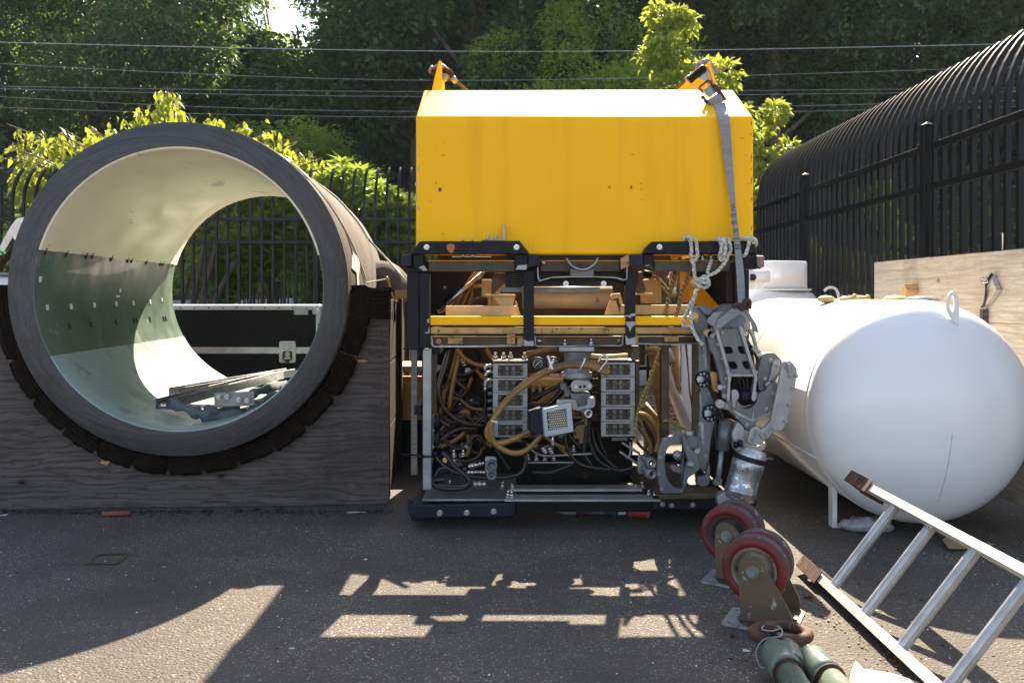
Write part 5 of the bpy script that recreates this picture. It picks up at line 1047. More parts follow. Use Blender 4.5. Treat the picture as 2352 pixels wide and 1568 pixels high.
for x, y0, y1 in ((1010,520,820),(1045,520,820)): m = MB(); a, b = P3('5', [(x,y0),(x,y1)], F+.35); m.cyl(a, b, .013, 10); obj('bright_tube', m, M_STEEL, rov)

# ------------------------------------------------------------------ lower bay
m = MB(); a = P3('6', [(190,95)], F+.02)[0]; b = P3('6', [(262,1275)], F+.02)[0]; m.bx(a.x, b.x, F+.02, F+.07, b.z, a.z); leg = obj('corner_leg', m, M_GREYL, rov, bevel=.006)
m = MB(); a = P3('6', [(262,95)], F+.10)[0]; b = P3('6', [(305,640)], F+.1)[0]; m.bx(a.x, b.x, F+.1, F+.14, b.z, a.z); obj('inner_leg', m, M_DBRONZE, rov, bevel=.004)
obj('cable_tie', MB().ring(P3('6', [(228,990)], F+.045)[0], (0,0,1), .048, .044, .01, 20), M_RUB, leg); 
m = MB(); a, b = P3('6', [(10,975),(200,985)], F-.01); m.beam(a, b, .002, .008); obj('tie_tail', m, M_RUB, leg)
for k, x0, y0, x1, y1, d in (('7',1140,58,1205,840,F+.05),('7',895,70,960,190,F+.03),('7',920,190,958,640,F+.10)): m = MB(); m.pbox(k, x0, y0, x1, y1, d, .045); obj('inner_post', m, M_DBRONZE, rov, bevel=.003)
# base skids and decks
skz = zt(1155, F-.01)
m = MB(); m.prism(P3('6', [(60,1370),(110,1395),(965,1380),(968,1470),(930,1500),(150,1512),(70,1480)], F-.01), (0,.07,0)); sk = obj('skid_bumper', m, M_NAVY, rov, bevel=.008)
for x, y in ((333,1462),(558,1460),(783,1450)): bl('6', x, y, F-.011, 1.25, None, sk)
m = MB(); m.prism(P3('7', [(1070,1335),(1254,1330),(1700,1335),(1700,1440),(1070,1440)], F-.01), (0,.07,0)); sk2 = obj('skid_bumper', m, M_NAVY, rov, bevel=.008)
for x, y in ((1150,1390),(1226,1400),(1400,1395)): bl('7', x, y, F-.011, 1.1, None, sk2)
xa = P(940,0,F).x; zd = zt(1152, F)-.0
m = MB(); m.bx(xa, xa+.085, F+.062, F+1.12, .03, .125); obj('side_skid', m, M_BLACK, rov, bevel=.006)
xb = P(1660,0,F).x; m = MB(); m.bx(xb, xb+.085, F+.062, F+1.12, .03, .125); obj('side_skid', m, M_BLACK, rov, bevel=.006)
# aluminium deck with an oval cut-out (left) and right deck
def deck(nm, x0, x1, y0, y1, z, hole, mt=M_GALV, t=.012):
    cx, cy = (x0+x1)/2, (y0+y1)/2; me = plate_mesh(nm, [(x0-cx, y0-cy), (x1-cx, y0-cy), (x1-cx, y1-cy), (x0-cx, y1-cy)], [[(hx-cx, hy-cy) for hx, hy in hole]] if hole else [], t, .001, mt)
    return inst(nm, me, rov, Matrix.Translation((cx, cy, z)) @ Matrix.Rotation(R(-90), 4, 'X') @ Matrix.Scale(-1, 4, (0,0,1)) if 0 else Matrix.Translation((cx, cy, z)) @ Matrix.Rotation(R(-90), 4, 'X'))
h = P(1068, 1137, F+.11); xd0, xd1 = P(970,0,F).x, P(1186,0,F).x
# after the -90 turn the outline's second axis points to -y, so the hole is given mirrored
deck('deck_plate', xd0, xd1, F+.0, F+.62, .148, [(h.x+.058*cos(a), (2*(F+.31)-(F+.12))+.035*sin(a)) for a in [2*pi*i/16 for i in range(16)]])
deck('deck_plate', P(1480,0,F).x, P(1660,0,F).x, F+.03, F+.62, .146, None, M_RUB)
m = MB(); m.bx(xd0+.02, P(1640,0,F).x, F+.62, F+1.05, .10, .14); obj('rear_deck', m, M_RUB, rov)
def crossbar(k, x0, y0, x1, y1, d, w_):
    a = P3(k, [(x0,y0)], d)[0]; b = P3(k, [(x1,y1)], d)[0]; m = MB(); m.bx(a.x, b.x, d, d+w_, b.z-.001, b.z+.010); return obj('cross_plate', m, M_ALU, rov, bevel=.001)
c1 = crossbar('6', 875, 1362, 1600, 1366, F-.0, .12); a = P3('7', [(1130,1320)], F)[0]
m = MB(); z0 = P3('6', [(875,1362)], F)[0]; m.bx(z0.x, a.x, F-.02, F+.085, z0.z, z0.z+.011); bpy.data.objects.remove(c1); c1 = obj('cross_plate', m, M_ALU, rov, bevel=.001)
z1 = P3('6', [(905,1255)], F+.15)[0]; b = P3('7', [(975,1238)], F+.15)[0]; m = MB(); m.bx(z1.x, b.x, F+.13, F+.235, .150+.012, .150+.023); c2 = obj('cross_plate', m, M_ALU, rov, bevel=.001)
m = MB(); m.bx(z0.x+.02, a.x-.02, F+.02, F+.10, z0.z-.06, z0.z-.001); obj('under_beam', m, M_RUB, rov)
m = MB(); m.bx(z1.x+.01, b.x-.02, F+.13, F+.2, .125, .161); obj('under_beam', m, M_RUB, rov)
for k, x, y, d, z in (('6',905,1292,F+.03,z0.z+.011),('6',935,1328,F+.02,z0.z+.011),('7',1085,1295,F+.03,z0.z+.011),('7',1035,1270,F+.06,.152),('6',935,1195,F+.18,.173),('6',945,1228,F+.15,.173),('7',893,1185,F+.2,.173),('7',925,1210,F+.17,.173),('7',978,1190,F+.25,.152),('6',418,1195,F+.28,.154),('6',860,1195,F+.25,.154)):
    (u, v), = Q(k, [(x, y)]); q = P(u, v, d); inst('stud', STUD, rov, TR((q.x, d, z), 0, 1.3 if z < .16 else .7))

# valve packs: five window modules each
M_PALE = mat('pale_machined_frame', (.33,.315,.29), (.22,.21,.19), .5, .3, 12, .15, 80, wear=(.14,.12,.10), wt=.64, ws=22)
def winmod(k, x0, y0, x1, y1, dark, par, seed):
    rr = random.Random(seed); w_ = x1-x0; h_ = y1-y0; d = F+.06
    mt = M_PALE if not dark else M_GREYL
    wx0, wy0, wx1, wy1 = x0+w_*.145, y0+h_*.13, x1-w_*.135, y1-h_*.13
    o = plate('window_frame', k, [(x0,y0),(x1,y0),(x1,y1),(x0,y1)], d, .012, mt, par, holes=[[(wx0,wy0),(wx1,wy0),(wx1,wy1),(wx0,wy1)]], bev=.0012, rad=.004)
    m = MB(); m.pbox(k, x0+4, y0+3, x1-4, y1-3, d+.014, .11); obj('window_housing', m, M_RUB, o)
    m = MB(); m.pbox(k, wx0-2, wy0-2, wx1+2, wy1+2, d+.0105, .003); obj('window_pane', m, M_GLASS, o)
    for fx, fy in ((.36,.27),(.62,.27),(.36,.75),(.62,.75)):
        c = P3(k, [(wx0+(wx1-wx0)*fx, wy0+(wy1-wy0)*fy)], d+.0085)[0]; m = MB(); m.ring(c, (0,1,0), .0095, .006, .002, 16); m.ring(c, (0,1,0), .0038, .001, .003, 10); obj('glimpsed_valve', m, M_GREY, o)
    for fx, fy in ((.05,.25),(.05,.8),(.96,.25),(.96,.8)):
        c = P3(k, [(wx0+(wx1-wx0)*fx, wy0+(wy1-wy0)*fy)], d+.009)[0]; obj('glimpsed_fitting', MB().ell(c, (.006,.002,.0085), 10, 6), M_GREY, o)
    for q in range(3):
        ax = wx0+(wx1-wx0)*rr.uniform(.15,.6); ay = wy0+(wy1-wy0)*rr.uniform(.3,.8)
        pts = [(ax,ay),(ax+rr.uniform(8,30),ay+rr.uniform(-25,25)),(ax+rr.uniform(30,60),ay+rr.uniform(-20,20)),(ax+rr.uniform(50,90),ay+rr.uniform(-18,18))]
        obj('glimpsed_wire', MB().tube(smooth(P3(k, pts, d+.009), 4), .0009, 5), rr.choice([M_GREY, M_DBRONZE, M_HOSEB, M_BRONZE]), o)
    for xx in (x0+w_*.03, x1-w_*.04):
        for i in range(3): c = P3(k, [(xx, y0+h_*(.14+.36*i))], d)[0]; inst('bolt', BOLTG, o, TR(c, 0, .55))
    return o
m = MB(); m.pbox('6', 776, 192, 1070, 842, F+.185, .05); pk = obj('valve_pack', m, M_DBRONZE, rov, bevel=.003)
for i, (y0, y1, dk) in enumerate(((216,336,0),(340,460,0),(463,584,1),(588,708,0),(711,832,1))): winmod('6', 778, y0, 1066, y1, dk, pk, i)
m = MB(); m.pbox('6', 772, 190, 1070, 212, F+.07, .11); obj('pack_cap', m, M_DBRONZE, pk, bevel=.003)
m = MB(); m.pbox('7', 632, 185, 925, 842, F+.185, .05); pk2 = obj('valve_pack', m, M_DBRONZE, rov, bevel=.003)
for i, (y0, y1, dk) in enumerate(((208,328,1),(332,452,1),(456,576,0),(580,700,1),(704,825,0))): winmod('7', 636, y0, 919, y1, dk, pk2, i+9)
m = MB(); m.pbox('7', 640, 186, 922, 206, F+.07, .11); obj('pack_cap', m, M_DBRONZE, pk2, bevel=.003)
for k, x0, y0, x1, y1 in (('6',830,838,1020,880),('7',718,828,860,862)):
    m = MB(); m.pbox(k, x0, y0, x1, y1, F+.075, .06); q = obj('label_block', m, M_RUB, rov, bevel=.002)
    for j in range(3): m = MB(); m.pbox(k, x0+8, y0+8+j*9, x1-6, y0+11+j*9, F+.0738, .001); obj('label_line', m, M_GREYL, q)
for k, x, y0 in (('6',797,188),('6',925,186),('6',1040,188),('6',866,190)): c = P3(k, [(x,y0)], F+.12)[0]; inst('stud', STUD, pk, TR(c, 0, 1.5))
# fittings down the left side of each pack
def fitting(k, pts, r, d, nm='hose_fitting', mt=M_STEEL, par=None):
    q = P3(k, pts, d); m = MB()
    for i in range(len(q)-1): m.cyl(q[i], q[i+1], r*.62, 10)
    L = len(q)
    for i in range(L-1):
        for f in (.12, .5, .85): c = q[i].lerp(q[i+1], f); dd = (q[i+1]-q[i]).normalized(); m.tube([c-dd*r*.5, c+dd*r*.5], r*(1.0 if f != .5 else 1.2), 6)
    return obj(nm, m, mt, par or rov)
for y in (232, 287, 354, 408, 465, 527, 592, 648, 707): 
    fitting('6', [(778,y),(735,y+2)], .009, F+.10, mt=M_STEEL if y < 400 else M_GREY)
for pts in ([(735,234),(712,240),(712,270)],[(735,290),(716,300),(716,322)],[(735,354),(712,370),(714,420),(712,440)]): fitting('6', pts, .009, F+.095)
for y in (280,350,405,465,600,650): fitting('7', [(636,y),(560,y)], .008, F+.12, mt=M_DBRONZE)
# gauges, zip-tie, red label plate
for x, y, r_ in ((1152,217,54),): pass
def gauge(k, x, y, r_, d):
    c = P3(k, [(x, y)], d)[0]; rm = r_*.27474/FPX*d; o = obj('pressure_gauge', MB().lathe([(rm,.03),(rm,0),(rm*.86,-.004),(rm*.84,.003)], c, (0,1,0), 28), M_RUB, rov)
    obj('gauge_dial', MB().cyl(c+Vector((0,.002,0)), c+Vector((0,.008,0)), rm*.84, 24), mat('gauge_dial_black', (.03,.03,.03), (.02,.02,.02), .3) if 'gauge_dial_black' not in MATS else MATS['gauge_dial_black'], o)
    m = MB()
    for i in range(11): a = R(225-27*i); u = Vector((cos(a), 0, sin(a))); m.beam(c+u*rm*.62, c+u*rm*.78, .0012, .002)
    obj('gauge_tick', m, M_WHITE, o); m = MB(); m.beam(c-Vector((.3,0,.3))*rm, c+Vector((.5,0,.45))*rm, .0012, .0022); obj('gauge_needle', m, M_WHITE, o)
gauge('6', 1152, 217, 54, F+.08); gauge('7', 232, 215, 56, F+.14)
m = MB(); m.pbox('7', 30, 300, 320, 330, F+.16, .004); rl = obj('red_label_plate', m, M_REDL, rov); inst('lettering', text_mesh('P. TOOL', .018, M_WHITE), rl, Matrix.Translation(P3('7', [(230,314)], F+.1585)[0]) @ Matrix.Rotation(R(90), 4, 'X'))
m = MB(); m.pbox('7', 20, 330, 330, 345, F+.158, .02); obj('label_shelf', m, M_BEIGE, rov)

# pan and tilt unit in the middle
m = MB(); m.pbox('7', 286, 78, 580, 118, F-.0, .14); obj('mount_flange', m, M_GREYL, rov, bevel=.004)
ct = P3('7', [(432,110)], F+.07)[0]
def cz_(y): return P3('7', [(0, y)], F+.07)[0].z
ptu = obj('pan_housing', MB().lathe([(.066,cz_(120)),(.066,cz_(128)),(.062,cz_(132)),(.062,cz_(240)),(.0635,cz_(246)),(.065,cz_(258)),(.065,cz_(284)),(.076,cz_(288)),(.076,cz_(296)),(.072,cz_(300)),(.076,cz_(304)),(.076,cz_(332)),(.065,cz_(342)),(.03,cz_(350))], (ct.x, ct.y, 0), ZU, 40), M_ALU, rov)
m = MB(); m.pbox('7', 398, 308, 498, 334, F-.008, .01); nb = obj('name_plate', m, M_ALU, ptu, bevel=.001)
for x in (415, 485): inst('bolt', BOLTG, nb, TR(P3('7', [(x,320)], F-.008)[0], 0, .5))
inst('lettering', text_mesh('T 94 3 P', .009, M_INK), nb, Matrix.Translation(P3('7', [(450,321)], F-.0088)[0]) @ Matrix.Rotation(R(90), 4, 'X'))
inst('bolt', BOLTG, ptu, TR(P3('7', [(320,316)], F+.02)[0], 0, .8))
tl = plate('tilt_plate', '7', [(380,395),(400,362),(430,352),(535,360),(560,385),(568,415),(545,440),(480,445),(430,460),(390,450)], F-.01, .03, M_GREYL, rov, holes=[circ(463,412,9,10), circ(498,408,9,10)], bev=.003, rad=.01)
for x, y in ((424,412),(540,405)): c = P3('7', [(x,y)], F-.012)[0]; obj('pivot_pin', MB().cyl(c, c+Vector((0,.03,0)), .0088, 18), M_STEEL, tl)
m = MB(); m.pbox('7', 440, 345, 520, 372, F-.005, .05); m.pbox('7', 470, 350, 545, 362, F-.008, .05); obj('tilt_yoke', m, M_GREY, rov, bevel=.004)
plate('tilt_arm', '7', [(295,405),(320,380),(350,378),(345,400),(385,440),(372,500),(335,500),(325,470),(330,440),(300,440)], F+.03, .05, M_GREY, rov, bev=.004, rad=.008)
plate('tilt_body', '7', [(372,455),(430,462),(540,455),(555,490),(520,560),(470,590),(430,570),(385,510)], F+.01, .06, M_GREY, rov, bev=.006, rad=.01)
for x in (455,480,505,530): m = MB(); m.pbox('7', x, 500, x+12, 570, F+.0, .03); obj('tilt_rib', m, M_GREY, rov, bevel=.002)
plate('camera_bracket', '7', [(263,545),(285,520),(375,515),(425,515),(435,560),(440,580),(520,565),(525,500),(585,498),(592,560),(570,590),(440,615),(390,600),(375,540),(370,600),(275,605)], F-.02, .045, M_GREYL, rov, bev=.003, rad=.008)
# camera
c = P3('7', [(524,634)], F-.05)[0]; ax = Vector((-.35, .9, .02)).normalized()
cm = obj('video_camera', MB().lathe([(.0002,-.002),(.010,-.002),(.0115,-.010),(.020,-.012),(.0225,-.008),(.0225,.07),(.021,.075),(.021,.10),(.0002,.11)], c, ax, 32), M_STEEL, rov)
obj('lens', MB().lathe([(.0001,-.006),(.006,-.007),(.0105,-.004)], c, ax, 24), M_GLASS, cm)
obj('rust_collar', MB().lathe([(.0228,.05),(.0235,.053),(.0235,.066),(.0228,.068)], c, ax, 32), M_ORANGE, cm)
m = MB(); m.pbox('7', 400, 655, 545, 680, F-.03, .05); obj('camera_clamp', m, M_DBRONZE, cm, bevel=.004)
# flood lamp: white bezel, LED pane, navy body
tiltM = Matrix.Rotation(R(6), 4, 'Y')
lc = P3('7', [(270,686)], F-.09)[0]
LM = Matrix.Translation(lc) @ Matrix.Rotation(R(14), 4, 'Z') @ Matrix.Rotation(R(-4), 4, 'Y')
W_, H_ = .155*.5, .150*.5
me = plate_mesh('lamp_bezel', rounded([(-W_*.85,-H_*.98),(W_*.96,-H_*.86),(W_*.93,H_*1.02),(-W_*.88,H_*.80)], .006), [rounded([(-W_*.66,-H_*.62),(W_*.62,-H_*.58),(W_*.6,H_*.66),(-W_*.68,H_*.55)], .004)], .022, .003, M_LAMP); lamp = inst('flood_lamp', me, rov, LM)
def TL(mb): mb.v = [tuple(LM @ Vector(v)) for v in mb.v]; return mb
obj('lamp_pane', TL(MB().box((0,.004,0), (.105,.004,.098))), M_GLASS, lamp)
m = MB(); m.prism([(-.131,.014,-.048),(-.066,.014,-.068),(-.066,.014,.066),(-.128,.014,.05)], (0,.05,0)); obj('lamp_body', TL(m), M_NAVY, lamp, bevel=.004)
m = MB(); m.prism([(-.068,-.008,-.072),(-.055,-.008,-.073),(-.055,-.008,.064),(-.07,-.008,.058)], (-.045*0,.06,0)); m.bx(-.064,.07,.0115,.06,-.066,.06); obj('lamp_case', TL(m), M_LAMP, lamp, bevel=.004)
led = mesh('led', MB().ell((0,0,0), (.0046,.003,.0046), 8, 5), mat('led_dome', (.62,.60,.48), (.4,.39,.3), .2))
for i in range(9):
    for j in range(8): inst('led', led, lamp, LM @ Matrix.Translation((-.042+i*.0105+(.005 if j % 2 else 0), .001, -.040+j*.0112)))
m = MB(); m.pbox('7', 372, 610, 392, 745, F-.05, .03); obj('lamp_arm', m, M_GREY, rov, bevel=.002)
m = MB(); a = P3('7', [(232,780),(232,930)], F-.04); m.cyl(a[0], a[1], .0055, 8); obj('lamp_cable_stem', m, M_STEEL, rov); fitting('7', [(232,785),(232,830)], .009, F-.04); fitting('7', [(232,855),(233,900)], .008, F-.04)

# big looping tan hoses
for pts, r_, dd in (([(700,300),(640,250),(560,228),(460,212),(350,220),(230,255),(130,300),(20,370),(-90,450),(-200,580),(-290,720),(-320,800),(-280,860),(-200,880),(-100,850),(20,790),(85,745)], .0135, -.04),
                    ([(695,305),(620,270),(540,240),(450,235),(340,238),(220,275),(110,325),(0,400),(-110,490),(-210,610),(-280,720),(-270,850),(-220,910),(-120,960),(-20,955),(60,900),(130,820),(165,770)], .0135, -.05),
                    ([(700,265),(650,220),(580,205),(470,205)], .012, -.02)):
    hose(pts, r_, M_HOSE, '7', F+dd, n=12)
for x, y, t_ in ((213,220,1),(475,215,0)): c = P3('7', [(x,y)], F-.045)[0]; obj('zip_tie', MB().ring(c, (1,0,-.5), .031, .029, .006, 20), M_WHITE, rov)
m = MB(); a = P3('7', [(190,150),(230,265)], F-.07); m.beam(a[0], a[1], .002, .010); obj('zip_tie', m, M_WHITE, rov)
m = MB(); m.tube(smooth(P3('7', [(615,285),(640,250),(680,200),(688,160),(665,140),(635,160),(612,200)], F-.06), 4), .0035, 6); obj('zip_tie', m, M_WHITE, rov)
m = MB(); a = P3('6', [(765,690),(815,705)], F-.05); m.beam(a[0], a[1], .03, .006); obj('zip_tie', m, M_WHITE, rov)
# left bundle
for pts, r_, mt, dd in (([(500,100),(470,250),(440,400),(410,600)], .0135, M_HOSE, .10), ([(420,100),(380,250),(330,420),(340,520),(380,600),(470,680),(600,730)], .011, M_HOSEB, .06), ([(400,105),(350,280),(300,480),(300,600),(340,690),(420,740)], .012, M_HOSEB, .08),
    ([(470,95),(540,170),(620,220),(705,235)], .011, M_HOSE, .07), ([(480,110),(430,300),(370,480),(340,640)], .012, M_HOSE, .12), ([(340,910),(420,880),(500,830),(540,790)], .013, M_HOSE, .10), ([(340,860),(420,800),(500,760),(640,760)], .011, M_HOSEB, .09), ([(340,780),(400,720),(500,700),(700,740)], .011, M_HOSEB, .1),
    ([(560,990),(580,900),(560,800)], .012, M_HOSE, .13), ([(430,1010),(560,1030),(660,990),(690,920)], .011, M_HOSEB, .1), ([(445,1040),(560,1050),(680,1020)], .012, M_HOSEK, .12), ([(640,620),(670,650),(760,680)], .011, M_HOSEB, .14), ([(700,380),(720,520),(710,640),(740,780),(800,920),(920,1110)], .010, M_HOSEK, .06),
    ([(640,270),(690,330),(760,400)], .011, M_HOSE, .2), ([(720,90),(760,160),(820,210)], .012, M_HOSE, .2), ([(600,330),(560,430),(480,500),(440,600)], .011, M_HOSE, .22), ([(540,380),(500,480),(440,580)], .012, M_HOSEB, .2)):
    hose(pts, r_, mt, '6', F+dd+.34, n=10)
# denser grimy clutter: extra hose runs, small fittings and clamps
cr_ = random.Random(31)
for i in range(22):
    x0 = cr_.uniform(300, 420); y0 = cr_.uniform(300, 950); pts = [(x0, y0)]
    for k in range(4): pts.append((pts[-1][0]+cr_.uniform(50, 110), pts[-1][1]+cr_.uniform(-110, 110)))
    hose([(x, min(1040, max(150, y))) for x, y in pts], cr_.uniform(.007, .012), cr_.choice([M_HOSE, M_HOSEB, M_HOSEB, M_HOSEK, M_DBRONZE]), '6', F+cr_.uniform(.42, .58), n=8)
for i in range(16):
    x0 = cr_.uniform(-10, 120); y0 = cr_.uniform(360, 900); pts = [(x0, y0)]
    for k in range(4): pts.append((pts[-1][0]+cr_.uniform(60, 130), pts[-1][1]+cr_.uniform(-90, 90)))
    hose([(x, min(1060, max(330, y))) for x, y in pts], cr_.uniform(.005, .011), cr_.choice([M_HOSE, M_HOSEK, M_HOSEB, M_BRONZE, M_HOSEK]), '7', F+cr_.uniform(.28, .42), n=8)
for i in range(12):
    x0 = cr_.uniform(930, 1010); pts = [(x0, cr_.uniform(620, 800)), (x0+cr_.uniform(40,90), cr_.uniform(740, 860)), (x0+cr_.uniform(40,120), cr_.uniform(880, 960)), (x0+cr_.uniform(0,150), cr_.uniform(980, 1080))]
    hose(pts, cr_.uniform(.004, .009), cr_.choice([M_HOSEK, M_HOSE, M_GREY, M_ROPEC if 0 else M_HOSEB]), '7', F+cr_.uniform(.1, .3), n=8)
for i in range(26):
    k = '6' if i % 2 else '7'; x = cr_.uniform(320, 700) if k == '6' else cr_.uniform(20, 560); y = cr_.uniform(860, 1150) if k == '6' else cr_.uniform(360, 1060)
    a_ = cr_.uniform(0, 6.28); fitting(k, [(x, y), (x+34*cos(a_), y+34*sin(a_))], cr_.uniform(.006, .011), F+.40 if k == '6' else F+.26, mt=cr_.choice([M_GREY, M_DBRONZE, M_GREYL]))
for i in range(9):
    x = cr_.uniform(320, 650); y = cr_.uniform(880, 1120); m = MB(); m.pbox('6', x, y, x+cr_.uniform(25, 70), y+cr_.uniform(20, 50), F+.52+.01*i, .05); obj('junction_block', m, cr_.choice([M_DUST, M_GREY, M_DBRONZE]), rov, bevel=.003)
# black lettered hose loops low down
for pts, r_ in (([(290,960),(310,1010),(380,1080),(480,1130),(600,1160),(760,1170),(900,1165),(1010,1130),(1050,1060),(1050,980)], .011), ([(350,965),(400,1000),(440,1060),(520,1130),(580,1200),(540,1250),(420,1262),(320,1250),(275,1215),(300,1190),(380,1185)], .013), ([(290,1170),(330,1100),(400,1090)], .012), ([(300,1230),(400,1240),(520,1240),(575,1215)], .012)):
    hose(pts, r_, M_HOSEK, '6', F+.06, n=10)
for i, (pts, r_) in enumerate((([(500,710),(430,720),(360,790),(340,860),(380,980),(470,1060),(600,1090),(720,1100)], .010), ([(520,740),(500,880),(500,980),(560,1070)], .010), ([(540,700),(540,860),(600,1010),(700,1080),(800,1110),(920,1080)], .010), ([(560,740),(590,900),(680,1020),(760,1090)], .010), ([(60,1120),(200,1125),(320,1090),(400,1050)], .010), ([(20,530),(150,470),(310,380)], .011), ([(20,620),(130,600),(230,530),(310,440)], .013), ([(600,750),(640,900),(690,1000)], .010))): hose(pts, r_, M_HOSEK, '7', F+.12+.01*i, n=10)
for pts, r_, mt, dd in (([(950,640),(1010,650),(1080,720),(1120,830),(1090,960)], .0135, M_HOSE, .12), ([(960,670),(1010,690),(1060,760),(1100,850),(1075,970)], .0135, M_HOSE, .15), ([(960,750),(1010,820),(1045,890),(1050,970)], .0135, M_HOSE, .12), ([(540,150),(660,160),(860,150)], .012, M_BEIGE, .10),
    ([(150,810),(240,880),(330,920),(420,960)], .010, M_HOSE, .18), ([(330,760),(400,850),(470,920)], .010, M_DBRONZE, .2), ([(10,140),(120,110),(280,85)], .013, M_HOSE, .1), ([(880,790),(960,900),(1040,960),(1130,990)], .008, M_HOSEK, .12)):
    hose(pts, r_, mt, '7', F+dd, n=10)
# rigid tubes low down
for pts, r_ in (([(40,925),(150,985),(420,975),(560,970)], .005), ([(0,1045),(410,1042)], .004), ([(880,870),(880,970),(850,1010)], .005), ([(810,875),(960,970)], .007), ([(790,950),(940,1055)], .006), ([(915,530),(960,560)], .006)): hose(pts, r_, M_GREYL, '7', F+.12, 'rigid_tube', 8)
for x, y in ((25,1020),(95,1025),(165,1025),(240,1022),(88,905),(405,950)): inst('stud', STUD, rov, TR(P3('7', [(x,y)], F+.14)[0], 0, 1.2))
for x, y in ((165,945),(220,948)): fitting('7', [(x-15,y-25),(x+10,y+20)], .013, F+.08)
# dark panels added behind the packs to block sun (leave the sides open)
m = MB(); m.pbox('6', 1075, 120, 1250, 840, F+.45, .01); m.pbox('7', 560, 100, 900, 700, F+.45, .01); obj('back_shade_panel', m, M_DBRONZE, rov)
m = MB(); m.pbox('6', 300, 850, 1260, 1170, F+.64, .01); m.pbox('7', 0, 850, 900, 1200, F+.601, .01); obj('back_shade_panel', m, M_DUST, rov)
blk('beige_gusset', '7', [(70,600),(190,430),(330,430),(330,560),(250,760),(60,760)], F+.35, .01, M_BEIGE, .001)
blk('beige_gusset', '7', [(400,780),(520,640),(540,860),(430,900)], F+.35, .01, M_BEIGE, .001)
m = MB(); m.pbox('7', 0, 345, 320, 420, F+.25, .05); obj('valve_manifold', m, M_BRONZE, rov, bevel=.004)
for x, y in ((60,390),(120,400),(180,395),(260,390)): fitting('7', [(x,y),(x+8,y+60)], .013, F+.2, mt=M_BRONZE)
# motors and drums on the left
c = P3('6', [(575,620)], F+.55)[0]; dr = obj('thruster_motor', MB().lathe([(.0001,-.01),(.024,-.012),(.028,-.004),(.062,-.002),(.070,.0),(.078,.02),(.080,.03),(.098,.032),(.100,.04),(.100,.22),(.08,.25)], c, (0,1,0), 44), M_NAVY, rov)
obj('shaft_boss', MB().lathe([(.010,-.04),(.012,-.03),(.020,-.03),(.022,-.012),(.030,-.012),(.032,-.004)], c+Vector((-.02,0,-.01)), (0,1,0), 24), M_BRONZE, dr)
for a in range(6): q = c+Vector((.066*cos(a*1.05+.3), -.001, .066*sin(a*1.05+.3))); inst('bolt', BOLTG, dr, TR(q, 0, .5))
c = P3('6', [(520,215)], F+.60)[0]; d2 = obj('reel_drum', MB().lathe([(.0001,-.0),(.085,-.002),(.1,.0),(.104,.01),(.104,.18),(.09,.2)], c, (0,1,0), 44), M_RUB, rov)
fitting('6', [(510,180),(545,240)], .012, F+.56); fitting('6', [(470,362),(545,352)], .012, F+.5, mt=M_DBRONZE)
c = P3('6', [(568,276)], F+.55)[0]; obj('round_gauge', MB().cyl(c, c+Vector((0,.02,0)), .017, 18), M_GREYL, rov)
# sockets at lower left
pl_ = plate('socket_plate', '6', [(710,1000),(725,994),(795,996),(808,1010),(806,1168),(735,1165),(712,1140)], F+.06, .02, M_GREYL, rov, bev=.003, rad=.01)
for y, r_ in ((1066,.029),(1148,.026)):
    c = P3('6', [(767,y)], F+.05)[0]; obj('socket', MB().lathe([(r_*.3,.0),(r_*.3,-.006),(r_*.55,-.006),(r_*.6,-.01),(r_*.8,-.012),(r_,-.008),(r_,.02)], c, (0,1,0), 28), M_GREY, pl_)
fitting('6', [(700,1048),(640,1062)], .011, F+.05); fitting('6', [(640,1062),(575,1078)], .014, F+.045); fitting('6', [(712,1125),(640,1122)], .010, F+.06); fitting('6', [(640,1122),(566,1125)], .012, F+.055)
fitting('6', [(615,1222),(720,1222)], .017, F+.10)
for x, y in ((450,990),(528,990),(450,1045)): c = P3('6', [(x,y)], F+.10)[0]; inst('stud', STUD, rov, TR(c, 0, 1.3))
m = MB(); m.pbox('6', 270, 645, 285, 925, F+.05, .06); m2 = obj('connector_rail', m, M_ALU, rov, bevel=.002)
for y in (705, 845): c = P3('6', [(283,y)], F+.05)[0]; obj('round_connector', MB().lathe([(.036,0),(.036,.022),(.030,.03),(.0001,.034)], c, (1,0,0), 24), M_RUB, m2)
for pts in ([(370,1000),(395,1010),(390,1045),(360,1040),(355,1015)],): m = MB(); m.prism(P3('6', pts, F+.05), (0,.003,0)); obj('yellow_tag', m, M_ORANGEY, rov)
# sockets at lower right
pl2 = plate('socket_plate', '7', [(945,990),(960,978),(1030,985),(1040,1010),(1030,1130),(960,1140),(943,1125)], F+.03, .025, M_GREYL, rov, bev=.003, rad=.01)
for y in (1048,1138): fitting('7', [(990,y-50),(1040,y-10)], .020, F+.0, 'socket_body', M_GREY); c = P3('7', [(1057,y)], F-.02)[0]; obj('socket', MB().lathe([(.009,0),(.009,-.004),(.016,-.004),(.018,-.010),(.024,-.010),(.026,-.004),(.026,.03)], c, Vector((-.3,.9,.1)), 28), M_GREYL, pl2)

